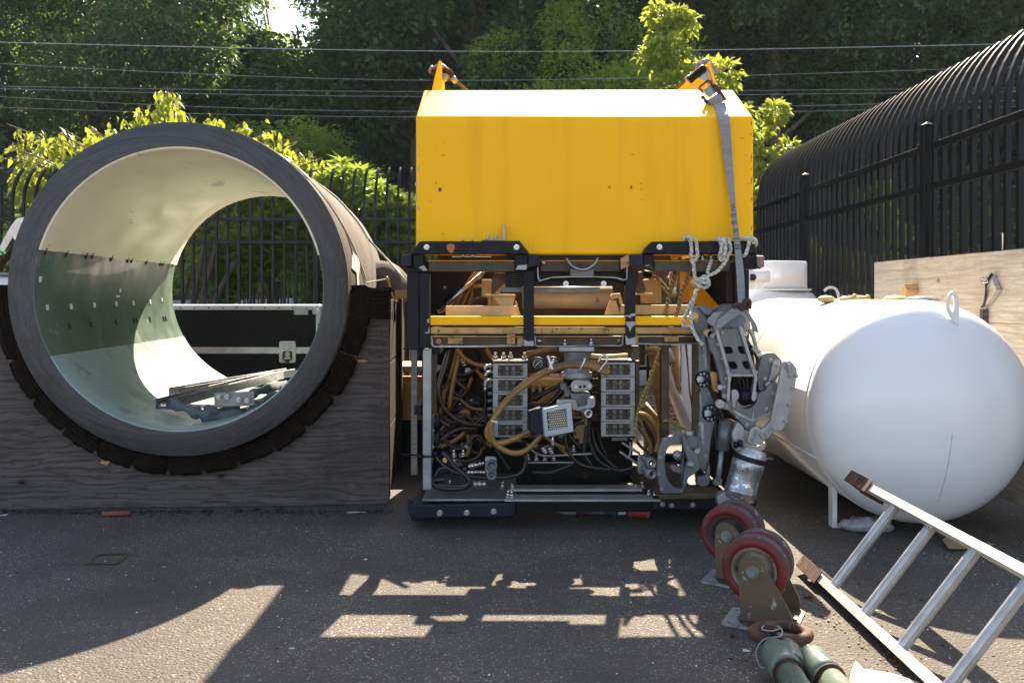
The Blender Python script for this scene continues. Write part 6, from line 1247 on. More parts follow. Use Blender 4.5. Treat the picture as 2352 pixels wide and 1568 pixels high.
# ------------------------------------------------------------------ manipulator arm (a part of the vehicle with its own sub-parts)
A = 4.12
arm = plate('manipulator_arm', '8', [(375,130),(400,122),(430,150),(460,200),(468,270),(480,400),(482,560),(505,700),(528,790),(532,850),(510,920),(492,980),(470,1180),(440,1228),(415,1205),(375,1060),(400,950),(414,700),(402,560),(406,390),(395,300),(365,235),(360,175)], A+.05, .05, M_GREY, rov, bev=.006, rad=.02)
def ap(nm, pts, dd, t, mt=M_GREY, holes=(), bev=.004, rad=.012): return plate(nm, '8', pts, A+dd, t, mt, arm, holes, bev, rad)
ap('shoulder_bracket', [(152,1362),(128,1210),(138,1090),(160,1015),(205,982),(300,975),(380,975),(408,1000),(395,1060),(300,1080),(305,1360)], .0, .035, M_GREY, [[(190,1075),(215,1038),(300,1030),(305,1330),(240,1320),(195,1260),(180,1170)]])
m = MB(); m.prism(P3('8', [(140,1365),(560,1355),(560,1395),(145,1400)], A+.0), (0,.15,0)); obj('shoulder_base', m, M_DBRONZE, arm, bevel=.005)
ap('shoulder_link', [(295,990),(318,985),(348,1060),(400,1105),(418,1190),(385,1225),(335,1255),(322,1318),(298,1312),(308,1225),(338,1150),(312,1075)], -.04, .05)
for x, y, r_, d_ in ((355,1170,.018,-.055),(395,1075,.0,-.0),(270,1110,.022,.0)):
    if r_: c = P3('8', [(x,y)], A+d_)[0]; obj('pivot_hub', MB().lathe([(.0001,-.012),(r_*.5,-.012),(r_*.6,-.004),(r_,-.003),(r_,.03)], c, (0,1,0), 24), M_GREYL, arm)
c = P3('8', [(388,1075)], A-.02)[0]; obj('pivot_nut', MB().tube([c, c+Vector((0,-.02,0))], .013, 6).cyl(c+Vector((-.01,-.002,0)), c+Vector((.016,-.006,0)), .012, 12), M_ALU, arm)
c = P3('8', [(342,962)], A+.0)[0]; obj('pivot_cap', MB().tube([c-Vector((0,0,.015)), c+Vector((0,0,.012))], .020, 8), M_ALU, arm)
ap('lower_yoke', [(215,1180),(255,1175),(300,1200),(290,1230),(230,1215)], .06, .04, M_GREYL); ap('lower_yoke', [(390,1250),(450,1240),(470,1150),(482,1180),(478,1300),(430,1320),(390,1300)], .03, .03)
for x, y, r_, e in ((432,605,57,412),(480,828,60,462)):
    c = P3('8', [(x,y)], A+.03)[0]; rm = r_*.348/FPX*A*.95; hb = obj('bearing_flange', MB().lathe([(.0001,-.01),(rm*.3,-.012),(rm*.42,-.006),(rm*.95,-.004),(rm,.0),(rm,.025)], c, Vector((.4,.9,0)), 28), M_NAVY, arm)
    c2 = P3('8', [(e,y)], A-.01)[0]; obj('bearing_shaft', MB().tube([c, c2], .016, 6).cyl(c2, c2+(c2-c).normalized()*.01, .009, 10), M_ALU, arm)
    for i in range(9): a = i*.698; q = c+Vector((rm*.62*cos(a), -.008, rm*.72*sin(a))); inst('bolt', BOLTG, arm, TR(q, 0, .55))
c = P3('8', [(600,250)], A+.10)[0]; obj('elbow_dome', MB().lathe([(.0001,-.085),(.035,-.082),(.07,-.065),(.09,-.03),(.098,.0),(.105,.005),(.105,.03)], c, (0,1,0), 40), M_GREY, arm)
ap('elbow_collar', [(455,230),(470,190),(520,165),(560,160),(600,150),(690,160),(735,200),(752,260),(730,300),(700,262),(640,250),(560,255),(500,262)], .045, .05, M_GREYL)
ap('shoulder_horn', [(395,130),(440,120),(480,125),(500,160),(470,185),(440,180),(420,150)], .03, .12)
ap('shoulder_horn', [(590,140),(610,122),(660,130),(690,170),(640,180)], .08, .08)
ap('forearm_side', [(478,275),(505,262),(530,330),(598,600),(598,640),(595,748),(565,735),(552,640),(525,520),(500,440),(480,420),(455,300)], -.040, .03)
ap('forearm_cheek', [(503,256),(516,252),(530,262),(582,450),(623,592),(612,640),(613,735),(597,758),(588,740),(597,640),(598,600),(560,450)], -.068, .03, M_GREYL, bev=.002)
fa = ap('forearm_cover', [(528,272),(684,272),(738,440),(778,582),(616,582),(580,450)], -.055, .015, M_GREY, [[(568,393),(615,392),(628,412),(630,434),(580,436)], [(664,390),(708,390),(722,434),(684,436),(668,412)], [(598,490),(640,490),(656,510),(660,536),(612,536)], [(695,488),(735,486),(755,532),(715,536),(698,512)]], rad=.006)
ap('forearm_cheek', [(668,262),(682,254),(696,262),(745,440),(796,592),(785,640),(782,735),(768,755),(752,738),(768,640),(774,600),(722,440)], -.072, .035, M_GREYL, bev=.002)
ap('cover_edge', [(600,570),(780,570),(784,588),(612,588)], -.066, .02, M_GREYL, bev=.002)
m = MB(); m.prism(P3('8', [(560,380),(760,380),(780,590),(610,590)], A-.02), (0,.09,0)); obj('forearm_core', m, M_RUB, arm)
ap('forearm_inner', [(480,560),(525,556),(540,700),(500,680)], .0, .05, M_BRONZE)
ap('side_web', [(735,270),(770,275),(800,410),(825,425),(800,440),(775,435),(745,400),(775,390),(755,320),(740,300)], -.03, .02, M_GREYL)
ap('rear_shell', [(800,520),(820,450),(850,428),(905,432),(945,470),(958,500),(945,560),(900,640),(850,700),(800,680),(788,600)], -.02, .07, M_GREY)
ap('shell_rim', [(900,470),(945,480),(935,560),(880,620),(860,625),(880,560)], -.035, .02, M_GREYL)
sc_ = ap('wrist_yoke', [(522,775),(548,748),(585,756),(622,742),(655,735),(680,770),(700,800),(745,796),(782,768),(800,690),(850,680),(862,640),(920,615),(928,660),(905,740),(880,800),(830,850),(800,872),(775,905),(762,950),(730,955),(690,900),(640,850),(600,810),(540,800)], -.06, .045, M_GREY, rad=.015)
ap('yoke_rib', [(620,800),(650,812),(752,868),(765,812),(772,812),(768,872),(880,815),(885,822),(770,884),(745,884),(640,830)], -.066, .01, M_GREYL, rad=.003, bev=.002)
m = MB(); m.prism(P3('8', [(640,560),(790,560),(800,760),(700,780),(640,740)], A+.03), (0,.03,0)); obj('arm_void', m, M_RUB, arm)
m = MB(); a, b = P3('8', [(675,715),(750,714)], A-.03); m.cyl(a, b, .030, 20); obj('cross_ram', m, M_NAVY, arm); m = MB(); a, b = P3('8', [(640,715),(675,715)], A-.03); m.cyl(a, b, .012, 12); obj('ram_pin', m, M_STEEL, arm)
c = P3('8', [(768,715)], A-.05)[0]; obj('ram_boss', MB().cyl(c, c+Vector((0,.05,0)), .021, 18), M_GREYL, arm)
ap('ram_clevis', [(620,680),(645,668),(672,690),(672,735),(650,750),(650,800),(625,800)], -.07, .02, M_GREYL)
for i, pts in enumerate(([(640,600),(690,600),(705,650),(700,700)], [(650,590),(710,590),(725,650),(715,700)], [(660,610),(680,640),(690,700)])): obj('hydraulic_line', MB().tube(smooth(P3('8', pts, A+.0+.01*i), 4), .007, 8), M_HOSEK, arm)
op = ap('outer_plate', [(952,515),(962,492),(985,480),(1010,482),(1050,528),(1055,560),(1040,660),(1010,800),(985,880),(970,930),(945,948),(905,948),(868,992),(840,1008),(815,1000),(803,965),(815,930),(845,918),(880,880),(900,780),(930,640),(945,560)], -.10, .022, M_GREYL, rad=.015)
for x, y, s in ((997,517,1.9),(1000,550,1.0),(1008,581,1.0),(1045,582,.9),(1026,667,.9),(1000,778,.9),(976,882,.9),(895,930,.95),(875,950,.95),(853,971,1.25)): inst('bolt', BOLTG, op, TR(P3('8', [(x,y)], A-.101)[0], 0, s))
op2 = ap('wrist_clamp', [(742,955),(752,928),(780,914),(810,925),(822,955),(845,1005),(830,1030),(780,1045),(725,1030),(730,990)], -.095, .02, M_GREYL)
for x, y, s in ((787,957,1.25),(778,982,.9),(767,1012,1.05)): inst('bolt', BOLTG, op2, TR(P3('8', [(x,y)], A-.096)[0], 0, s))
cb = None
for x, y, s in ((514,303,.8),(532,375,.7),(560,468,.7),(573,656,.8),(572,715,.9),(585,600,.6),(784,558,.7),(492,320,.9),(585,560,.6)): inst('bolt', BOLTG, arm, TR(P3('8', [(x,y)], A-.056)[0], 0, s))
c = P3('8', [(467,300)], A-.04)[0]; obj('cheek_pin', MB().cyl(c, c+Vector((0,.05,0)), .017, 18), M_BRONZE, arm)
c = P3('8', [(540,655)], A-.04)[0]; obj('cheek_pin', MB().tube([c, c+Vector((0,-.02,0))], .013, 6), M_ALU, arm)
c = P3('8', [(545,768)], A-.08)[0]; obj('cheek_pin', MB().cyl(c, c+Vector((0,.03,0)), .02, 16), M_GREYL, arm)
c = P3('8', [(865,640)], A-.05)[0]; obj('shell_boss', MB().cyl(c, c+Vector((0,.03,0)), .014, 14), M_GREYL, arm)
a, b = P3('8', [(378,190),(385,215)], A+.04); obj('horn_pin', MB().cyl(a+Vector((0,-.0,.0)), a+Vector((0,.03,0)), .018, 16), M_BRASS, arm); inst('bolt', BOLTB, arm, TR(b, 0, .9))
inst('ink_mark', text_mesh('HI-', .030, M_INK, .0003), arm, Matrix.Translation(P3('8', [(452,368)], A+.047)[0]) @ Matrix.Rotation(R(90), 4, 'X') @ Matrix.Rotation(R(-72), 4, 'Z'))
for pts in ([(408,690),(420,700),(432,800),(428,860),(416,850)], [(418,880),(436,890),(446,980),(430,1010),(414,990)], [(425,300),(440,300),(462,420),(458,540),(446,540)], [(495,760),(510,800),(505,900),(492,930)]): ap('link_rib', pts, .044, .01, M_GREYL, rad=.003, bev=.002)
for x, y, s in ((440,450,.8),(450,520,.8),(415,900,.8),(430,1020,.9),(445,1110,.8),(470,700,.7),(700,300,.7),(560,300,.7),(615,575,.7),(880,480,.9),(925,520,.8),(840,600,.8),(720,905,.8),(585,785,.9),(660,850,.8),(850,800,.8),(890,700,.8),(180,1000,.7),(150,1120,.7),(142,1230,.7),(160,1330,.7),(350,985,.8)): inst('bolt', BOLTG, arm, TR(P3('8', [(x,y)], A-.061 if x > 470 else (A-.002 if x < 200 or x == 350 else A+.048))[0], 0, s))
for i, pts in enumerate(([(455,560),(500,620),(520,760),(560,860),(580,960)], [(470,640),(505,720),(540,860),(600,900),(640,960),(650,1010)], [(690,300),(730,360),(790,470),(800,600),(790,700)], [(560,880),(620,880),(680,960),(690,1020)])): obj('hydraulic_line', MB().tube(smooth(P3('8', pts, A+.03+.005*i), 5), .0075, 8), (M_HOSEK, M_HOSEB, M_HOSEK, M_HOSE)[i], arm)
# inner ram
a, b = P3('8', [(585,885),(560,1070)], A+.01); obj('inner_ram', MB().tube([a, b], .033, 8), M_GREY, arm); a2, b2 = P3('8', [(556,1072),(530,1280)], A+.01); obj('inner_ram_rod', MB().cyl(a2, b2, .0125, 14), M_GREYL, arm)
m = MB(); m.prism(P3('8', [(505,1270),(560,1265),(558,1305),(505,1305)], A), (0,.04,0)); obj('ram_foot', m, M_GREY, arm, bevel=.003)
for pts in ([(590,900),(600,1000),(590,1100)], [(680,900),(695,980),(700,1040)], [(520,900),(515,1000),(540,1100)]): obj('hydraulic_line', MB().tube(smooth(P3('8', pts, A+.02), 4), .005, 8), M_HOSEK, arm)
ap('wrist_block', [(625,970),(660,880),(700,910),(730,1000),(790,1045),(850,1015),(848,1060),(820,1085),(720,1100),(650,1080),(640,1040)], -.05, .07, M_GREYL)
for x, y in ((650,1030),(680,1020)): c = P3('8', [(x,y)], A-.07)[0]; obj('line_nut', MB().tube([c-Vector((0,0,.02)), c+Vector((0,0,.01))], .011, 6), M_NAVY, arm)
# wrist cylinder
a, b = P3('8', [(752,1085),(665,1395)], A-.03); dd = (b-a); L = dd.length
M_SCR = mat('scratched_silver', (.42,.42,.43), (.22,.22,.23), .3, .75, 10, .35, 60, wear=(.72,.72,.72), wt=.56, ws=26)
wc_ = obj('wrist_cylinder', MB().lathe([(.065,-.02),(.070,0),(.074,.012),(.074,.045),(.0755,.048),(.0755,.08),(.0735,.084),(.0735,L*.80),(.0755,L*.81),(.0755,L*.84),(.0735,L*.85),(.0735,L*.97),(.06,L)], a, dd, 44), M_SCR, arm)
obj('dark_band', MB().lathe([(.0745,.018),(.0752,.02),(.0752,.04),(.0745,.042)], a, dd, 44), M_NAVY, wc_)
ap('jaw_fork', [(528,1380),(555,1360),(585,1352),(660,1380),(645,1440),(618,1462),(560,1440),(545,1455),(530,1430)], -.05, .06, M_GREYL)
ap('jaw_arm', [(520,1455),(545,1440),(560,1460),(540,1500),(520,1545),(498,1568),(490,1560),(508,1510)], -.06, .03, M_ALU)
ap('jaw_block', [(655,1385),(690,1380),(790,1395),(792,1430),(760,1470),(700,1465),(650,1450)], -.01, .06, M_BLACK)
for x, y in ((660,1440),(740,1452)): c = P3('8', [(x,y)], A-.03)[0]; obj('jaw_bolt', MB().cyl(c, c+Vector((0,.03,0)), .016, 14), M_GREYL, arm)
m = MB(); a = P3('8', [(498,1510),(520,1540),(490,1610),(470,1590)], A-.055); m.prism(a, (0,.02,0)); obj('white_tape', m, M_WHITE, arm, bevel=.004)

# ------------------------------------------------------------------ ratchet strap over the hood and the arm
st = thing('cargo_strap', P(1690, 500, FD-.02), 'long grey webbing strap with rusty ratchet hanging down the right of the yellow hood', 'cargo strap')
M_WEB = mat('grey_webbing', (.30,.31,.33), (.21,.22,.235), .85, 0, 14, .9, 160, stretch=(1,1,5)); 
pts = Q('11', [(625,505),(650,580),(670,655),(690,800),(708,1000),(735,1250),(760,1480)])+Q('12', [(400,60),(415,230),(440,480),(468,740),(492,930),(505,1080),(512,1220),(520,1420),(530,1470)])
dep = [4.455,4.37,4.285,4.275,4.275,4.27,4.262,4.26,4.25,4.238,4.215,4.20,4.19,4.18,4.17,4.16]
wd = [26,26,25.5,24,22,19,15,14,13,14,15,15,15.5,16,14,9]
q = [P(x, y, e) for (x, y), e in zip(pts, dep)]; w2 = [Vector((w_/FPX*e, .012*(i > 4)*(1 if i < 11 else -1), .004)) for i, (w_, e) in enumerate(zip(wd, dep))]
qs = smooth(q, 5); ws_ = smooth(w2, 5); obj('webbing', MB().strip(qs, ws_, .003), M_WEB, st)
letters = 'WEBBING'; pos = [(398,260),(403,330),(412,425),(430,520),(446,620),(462,725),(470,820),(484,930)]
for ch, (x, y) in zip(letters, [(400,255),(407,345),(416,440),(434,540),(448,640),(464,745),(482,925)]):
    (u, v), = Q('12', [(x, y)]); inst('lettering', text_mesh(ch, .036, M_INK, .0004), st, Matrix.Translation(P(u+1, v, 4.205)) @ Matrix.Rotation(R(90), 4, 'X') @ Matrix.Rotation(R(-82), 4, 'Z'))
# ratchet body
RD = 4.60
for pts, dd in (([(440,430),(455,420),(560,560),(575,575),(545,568),(490,520),(450,460)], 0), ([(560,300),(585,290),(650,370),(690,430),(692,460),(660,475),(620,420),(570,340)], -.03)):
    plate('ratchet_plate', '11', pts, RD-.12+dd, .006, M_RUST, st, bev=.001, rad=.006)
a, b = [P(*Q('11', [p_])[0], RD-.13) for p_ in ((520,520),(640,440))]; obj('strap_spool', MB().cyl(a, b, .026, 20), M_WEB, st)
a, b = [P(*Q('11', [p_])[0], RD-.12) for p_ in ((480,400),(580,330))]; obj('ratchet_bridge', MB().beam(a, b, .02, .05), M_GALV, st, bevel=.003)
m = MB(); m.tube([P(*Q('11', [p_])[0], RD-.14) for p_ in ((445,385),(405,340),(410,325),(500,255),(530,262),(560,330))], .0055, 6); obj('release_bar', m, M_RUST, st)
a, b = [P(*Q('11', [p_])[0], RD-.14) for p_ in ((290,255),(465,110))]; hd = obj('ratchet_handle', MB().tube([a, a.lerp(b,.1), a.lerp(b,.3), a.lerp(b,.5), a.lerp(b,.7), a.lerp(b,.9), b], [.018,.022,.019,.022,.019,.022,.017], 14), M_RUB, st)
for pts in ([(275,250),(310,300),(400,360),(440,400)], [(480,95),(520,180),(545,260),(600,330)]):
    m = MB(); qq = [P(*Q('11', [p_])[0], RD-.135) for p_ in pts]; m.strip(smooth(qq, 3), [Vector((0,.02,.004))]*10, .004); obj('handle_side', m, M_GALV, st)
m = MB(); m.prism([P(*Q('11', [p_])[0], RD-.12) for p_ in ((400,205),(490,130),(520,250),(540,300),(500,290),(460,250),(410,235))], (0,.01,0)); obj('handle_web', m, M_ALU, st)
for x, y in ((445,440),(575,565),(630,345),(680,455),(520,540),(475,480)): c = P(*Q('11', [(x,y)])[0], RD-.135); obj('ratchet_tooth', MB().ell(c, (.012,.01,.012), 8, 6), M_RUST, st)
# strap loop and rusty hook on the arm
m = MB(); qq = [P3('8', [p_], A-.10)[0] for p_ in ((690,130),(660,150),(610,185),(560,225),(520,250))]; m.strip(smooth(qq, 4), [Vector((.012,.0,.055))]*17, .004); obj('strap_loop', m, M_WEB, st)
m = MB(); qq = [P3('8', [p_], A-.09+.02*i)[0] for i, p_ in enumerate(((705,140),(735,190),(765,240),(778,290)))]; m.strip(smooth(qq, 4), [Vector((.03,.01,-.01))]*13, .003); obj('strap_tail', m, M_WEB, st)
m = MB(); m.tube(smooth(P3('8', [(630,125),(665,112),(690,140),(708,120),(705,95),(720,84),(736,92),(738,120),(735,140)], A-.11), 5), .0115, 10); obj('rusty_hook', m, M_RUST, st)

# ------------------------------------------------------------------ ropes
def rope_mat(nm, a, b):
    m, n, l, bb, out = nodes(nm); v = coords(n, l); w_ = n.new('ShaderNodeTexWave'); w_.inputs['Scale'].default_value = 22; w_.bands_direction = 'DIAGONAL'; w_.inputs['Distortion'].default_value = 1.5; l.new(v, w_.inputs['Vector'])
    l.new(mix(n, l, w_.outputs[0], b, a), bb.inputs['Base Color']); bb.inputs['Roughness'].default_value = .95; bumpn(n, l, bb, w_.outputs[0], 1, .01); return m
M_ROPE = rope_mat('weathered_rope', (.80,.78,.70), (.52,.50,.43)); M_ROPEY = rope_mat('yellow_rope', (.42,.31,.09), (.22,.15,.04)); M_ROPEB = rope_mat('brown_stained_rope', (.30,.20,.08), (.16,.10,.035))
def rope(parts, r, mt, label, nm='rope', grp='ropes tied round the vehicle frame'):
    """three twisted strands per run"""
    m = MB()
    for q in parts:
        s = smooth(q, 8); L = 0; frames = []
        for i, p in enumerate(s):
            if i: L += (p-s[i-1]).length
            d = (s[min(i+1, len(s)-1)]-s[max(i-1, 0)]).normalized(); u = (Vector((0,1,0))-d*d.y); u = u.normalized() if u.length > .05 else ortho(d)[0]; frames.append((p, u, d.cross(u), L))
        for k in range(3): m.tube([p+(u*cos(l_/(r*7)*2*pi/1+k*2.094)+v*sin(l_/(r*7)*2*pi+k*2.094))*r*.5 for p, u, v, l_ in frames], r*.58, 6)
    o = obj(nm, m, mt); tag(o, label, 'rope', grp); return o
rr5 = F-.045
def R5(pts): return [P3('5', [(x, y)], rr5+(z if False else 0)+(d_ if d_ else 0))[0] for x, y, d_ in [(p+(0,))[:3] if len(p) == 2 else p for p in pts]]
rope([R5([(1165,165,.06),(1140,150),(1160,120),(1190,130,-.02),(1208,180,-.01),(1218,260),(1210,330),(1222,380,.02),(1245,400,.0)]), R5([(1170,150,.05),(1195,118,-.01),(1230,135,-.02),(1265,175,-.01),(1275,250),(1280,320),(1250,370),(1228,360),(1240,420),(1246,500),(1255,560)]),
      R5([(1225,600),(1270,570,-.02),(1330,560,-.03),(1390,570,-.02),(1395,630),(1350,655,-.02),(1290,630,-.03),(1240,605,-.02),(1260,640)]), R5([(1300,640,-.03),(1330,550,-.02),(1370,540),(1385,600,-.03),(1330,600,-.04),(1290,580,-.03)]),
      R5([(1310,640,-.02),(1270,680),(1245,740),(1220,800),(1190,850),(1160,930),(1142,1000),(1140,1050)]), R5([(1265,700,-.01),(1240,780),(1225,860),(1212,950,-.08),(1220,1050,-.09),(1250,1130,-.1),(1290,1200,-.12),(1335,1250,-.13)])],
     .0088, M_ROPE, 'thick pale knotted rope hanging from the right black bumper down to the grey arm')
rope([R5([(1460,160,.06),(1500,150),(1505,130,-.01),(1520,180,-.01),(1535,250),(1560,330),(1540,370),(1510,330),(1530,250,-.02),(1545,150,-.02),(1560,145,-.02),(1575,220,-.02),(1565,300,-.02),(1530,340)]), R5([(1590,150,.02),(1605,145,-.01),(1620,200,-.01),(1625,270),(1600,310),(1580,370),(1530,440),(1480,490),(1420,520),(1385,535,-.01)]), R5([(1430,360,.04),(1400,440,.02),(1385,500)])],
     .0088, M_ROPE, 'pale rope coiled three turns round the bumper beside the grey strap')
rope([R5([(1720,165,.06),(1770,140),(1820,135,-.01),(1870,150,-.01),(1895,185,.0),(1885,210,.04)]), R5([(1790,130,.04),(1830,150,-.01),(1815,200,-.01),(1800,260),(1780,310),(1750,318,.03)]), R5([(1800,125,.02),(1850,130,-.02),(1880,165,.0),(1860,180,-.01)])], .0088, M_ROPE, 'short pale rope knotted round the right end of the black bumper')
rope([P3('5', [(1100,340),(1070,420),(1040,520),(1010,640),(985,760),(955,870),(948,930)], F+.07)], .010, M_ROPEB, 'brown stained rope hanging inside the frame left of the knotted rope')
rope([P3('5', [(1225,380),(1190,500),(1150,620),(1110,740),(1085,850),(1055,950),(1020,1040),(985,1065),(958,1050)], F+.015)], .010, M_ROPEB, 'brown stained rope crossing the yellow beam beside the knotted rope')
rope([P3('7', [(1135,40),(1115,130),(1090,210),(1060,290),(1020,400),(980,500),(950,600),(930,700),(928,820),(925,870)], F+.03), P3('7', [(1130,60),(1100,190),(1080,260),(1050,370),(1010,480),(990,560),(940,620),(935,680)], F+.045)], .007, M_ROPEY, 'thin yellow rope hanging beside the right valve pack')
rope([P3('14', [(700,1165,.0),(760,1155),(830,1190),(880,1220),(930,1240),(1040,1290)], F+.03), P3('14', [(840,1200),(870,1180),(920,1200),(900,1250),(860,1230),(880,1330)], F+.02)], .0065, M_ROPEY, 'short yellow rope tied round the dark inner post')
# strap tails behind
for pts, w_, lab in (([(1020,95),(1040,300),(1055,500),(1075,760),(1110,950),(1150,1330)], 40, 'narrow twisted brown strap'), ([(1150,95),(1150,400),(1165,700),(1165,1000),(1160,1330)], 100, 'wide brown webbing strap')):
    q = smooth(P3('14', pts, F+.22), 4); ww = [Vector((.16477*w_*(.4+.6*abs(i/len(q)-.4)*1.6 if w_ < 60 else 1)/FPX*4.4, .004, 0)) for i in range(len(q))]
    o = obj('hanging_strap', MB().strip(q, ww, .003), MATS.get('brown_webbing') or mat('brown_webbing', (.16,.12,.07), (.10,.075,.04), .9, 0, 14, .9, 160, stretch=(1,1,5))); tag(o, lab+' hanging behind the vehicle frame beside the grey arm', 'strap', 'straps hanging behind the frame')
# white tube frame and timber poles behind the vehicle
tf = thing('white_tube_stand', P(1560, 900, 5.7), 'white steel tube stand leaning behind the vehicle', 'tube stand')
for a, b, r_ in (((395,185),(650,180),.030), ((700,330),(1050,1300),.036), ((880,100),(880,860),.030), ((420,940),(720,1300),.034)):
    A_, B_ = [P3('14', [p_], 5.75)[0] for p_ in (a, b)]; obj('tube', MB().cyl(A_, B_, r_, 18), M_BEIGE if r_ < .035 else M_WHITE, tf)
A_ = P3('14', [(650,180)], 5.75)[0]; obj('elbow', MB().tube(smooth([A_, A_+Vector((.06,0,-.01)), A_+Vector((.09,0,-.07))], 4), .031, 14), M_WHITE, tf)
for k, (a, b, r_) in enumerate((((545,215),(700,1180),.026), ((640,380),(700,900),.022), ((670,180),(720,600),.026))):
    A_, B_ = [P3('14', [p_], 5.5+.1*k)[0] for p_ in (a, b)]; o = obj('timber_pole', MB().tube([A_, A_.lerp(B_, .5)+Vector((.004,0,0)), B_], [r_*.9, r_, r_*1.05], 10), M_WOODN); tag(o, ('longest', 'middle', 'upper')[k]+' weathered timber pole leaning behind the vehicle', 'pole', 'timber poles behind the vehicle')
# yellow bin seen at the left of the vehicle
t = thing('yellow_crate', P(955, 880, 5.9), 'dull yellow crate glimpsed between the cradle and the vehicle', 'crate'); a = P(930, 838, 5.9); b = P(1010, 1000, 5.9)
obj('body', MB().bx(a.x-.1, b.x, 5.9, 6.3, .3, zt(875, 5.9)), M_ORANGEY, t, bevel=.01); obj('lid', MB().bx(a.x-.1, b.x, 5.88, 6.32, zt(855, 5.9), zt(840, 5.9)), M_BEIGE, t, bevel=.005); obj('base', MB().bx(a.x-.1, b.x, 5.9, 6.3, .05, .29), M_RUB, t)
t = obj('sunlit_sliver_board', MB().bx(P(944,0,5.0).x, P(958,0,5.0).x, 5.0, 5.03, .12, zt(800, 5.0)), M_PLYL); tag(t, 'narrow pale board standing in for a sunlit sliver between the cradle and the vehicle', 'board')  # pale colour stands for sunlight on a sliver seen here

# ================================================================== LITTER
def litter(nm, px, py, w_, h_, mt, label, cat, rz=0, t=.003, curl=.25, k=7, seed=0, grp=None):
    rr = random.Random(seed+int(px)); c = G(px, py); m = MB(); vs = [(0,0,t+.004)]
    for i in range(k):
        a = 2*pi*i/k; f = rr.uniform(.65, 1.1); vs.append((w_*.5*f*cos(a), h_*.5*f*sin(a), t+curl*w_*rr.uniform(0,.35)))
    Rm = Matrix.Rotation(rz, 3, 'Z'); vv = [Rm @ Vector(v)+Vector((c.x, c.y, 0)) for v in vs]; vb = [v-ZU*.002 for v in vv]
    fs = [(0, i+1, (i+1) % k+1) for i in range(k)]+[(k+1, k+1+(i+1) % k+1, k+1+i+1) for i in range(k)]+[(i+1, k+2+i, k+2+(i+1) % k, (i+1) % k+1) for i in range(k)]
    m.add(vv+vb, fs); o = obj(nm, m, mt); tag(o, label, cat, grp); return o
m = MB(); c = G(266, 1180, .015); m.tube([c-Vector((.07,0,0)), c+Vector((.068,.012,.003))], .013, 10); o = obj('terracotta_stub', m, mat('terracotta', (.22,.06,.04), (.14,.04,.03), .8)); tag(o, 'red-brown broken stick lying at the foot of the plywood cradle', 'stick')
litter('paper_scrap', 815, 1177, .11, .03, M_CARD, 'pale paper strip beside the cradle corner on the asphalt', 'paper', .1, k=5, curl=.05)
litter('paper_scrap', 8, 1184, .06, .03, M_CARD, 'small pale scrap at the far left edge below the cradle', 'paper', .4, k=6)
for i, (x, y) in enumerate(((405,1172),(470,1173),(545,1171),(587,1169),(640,1168))): litter('fallen_leaf', x, y+3, .06, .035, M_WOODD, ('first','second','third','fourth','fifth')[i]+' curled dark leaf from the left along the foot of the cradle', 'leaf', i, k=8, curl=.6, seed=i, grp='leaves along the cradle foot')
litter('stone_chip', 378, 1307, .03, .025, M_GALV, 'small blue-grey stone on the shaded asphalt at the left', 'stone', 0, .008, .5, 6)
litter('wood_chip', 1674, 1412, .022, .07, M_PLYG, 'flat wood chip on the asphalt left of the casters', 'wood chip', .05, k=5, curl=.1)
litter('fallen_leaf', 1715, 1495, .035, .02, M_CARD, 'small pale leaf left of the green tow bar', 'leaf', -.6, k=6); litter('black_pebble', 1684, 1464, .022, .016, M_RUB, 'black pebble left of the rusty ring', 'pebble', 0, .006, .4, 7)
litter('white_flake', 840, 1345-60, .02, .01, M_WHITE, 'tiny white flake on the shaded asphalt', 'flake', .6, k=5, curl=.1)
litter('fallen_leaf', 672, 1490, .022, .012, M_CARD, 'tiny pale leaf at the right edge of the sunlit wedge', 'leaf', .2, k=6)
litter('rust_leaf', 1856, 1372, .045, .03, M_RUST, 'orange-brown dry leaf beside the nearer caster base', 'leaf', .5, k=7, curl=.6)
# torn cardboard at the bottom edge
m = MB(); c = [G(1955,1540,.02), G(1965,1515,.035), G(1985,1535,.01), G(2050,1545,.012), G(2110,1565,.01), G(2120,1660,.006), G(1930,1680,.006)]; m.prism(c, (0,0,-.005)); o = obj('torn_cardboard', m, M_CARD); tag(o, 'torn white cardboard sheet at the bottom edge below the ladder', 'cardboard')
m = MB(); c = [G(2165,1238,.03), G(2190,1222,.05), G(2235,1240,.03), G(2285,1248,.02), G(2240,1258,.01), G(2180,1258,.02)]; m.prism(c, (0,0,-.004)); o = obj('torn_kraft_paper', m, M_KRAFT); tag(o, 'torn brown paper lying under the white tank behind the ladder', 'paper')
m = MB().ell(G(1990, 1205, .03), (.13,.06,.035), 26, 16)
o = obj('plastic_wrap', m, M_CLEAR); tag(o, 'crumpled clear plastic wrap under the white tank', 'plastic wrap'); dm = o.modifiers.new('d', 'DISPLACE'); tx = bpy.data.textures.new('wr3', 'CLOUDS'); tx.noise_scale = .03; dm.texture = tx; dm.strength = .05
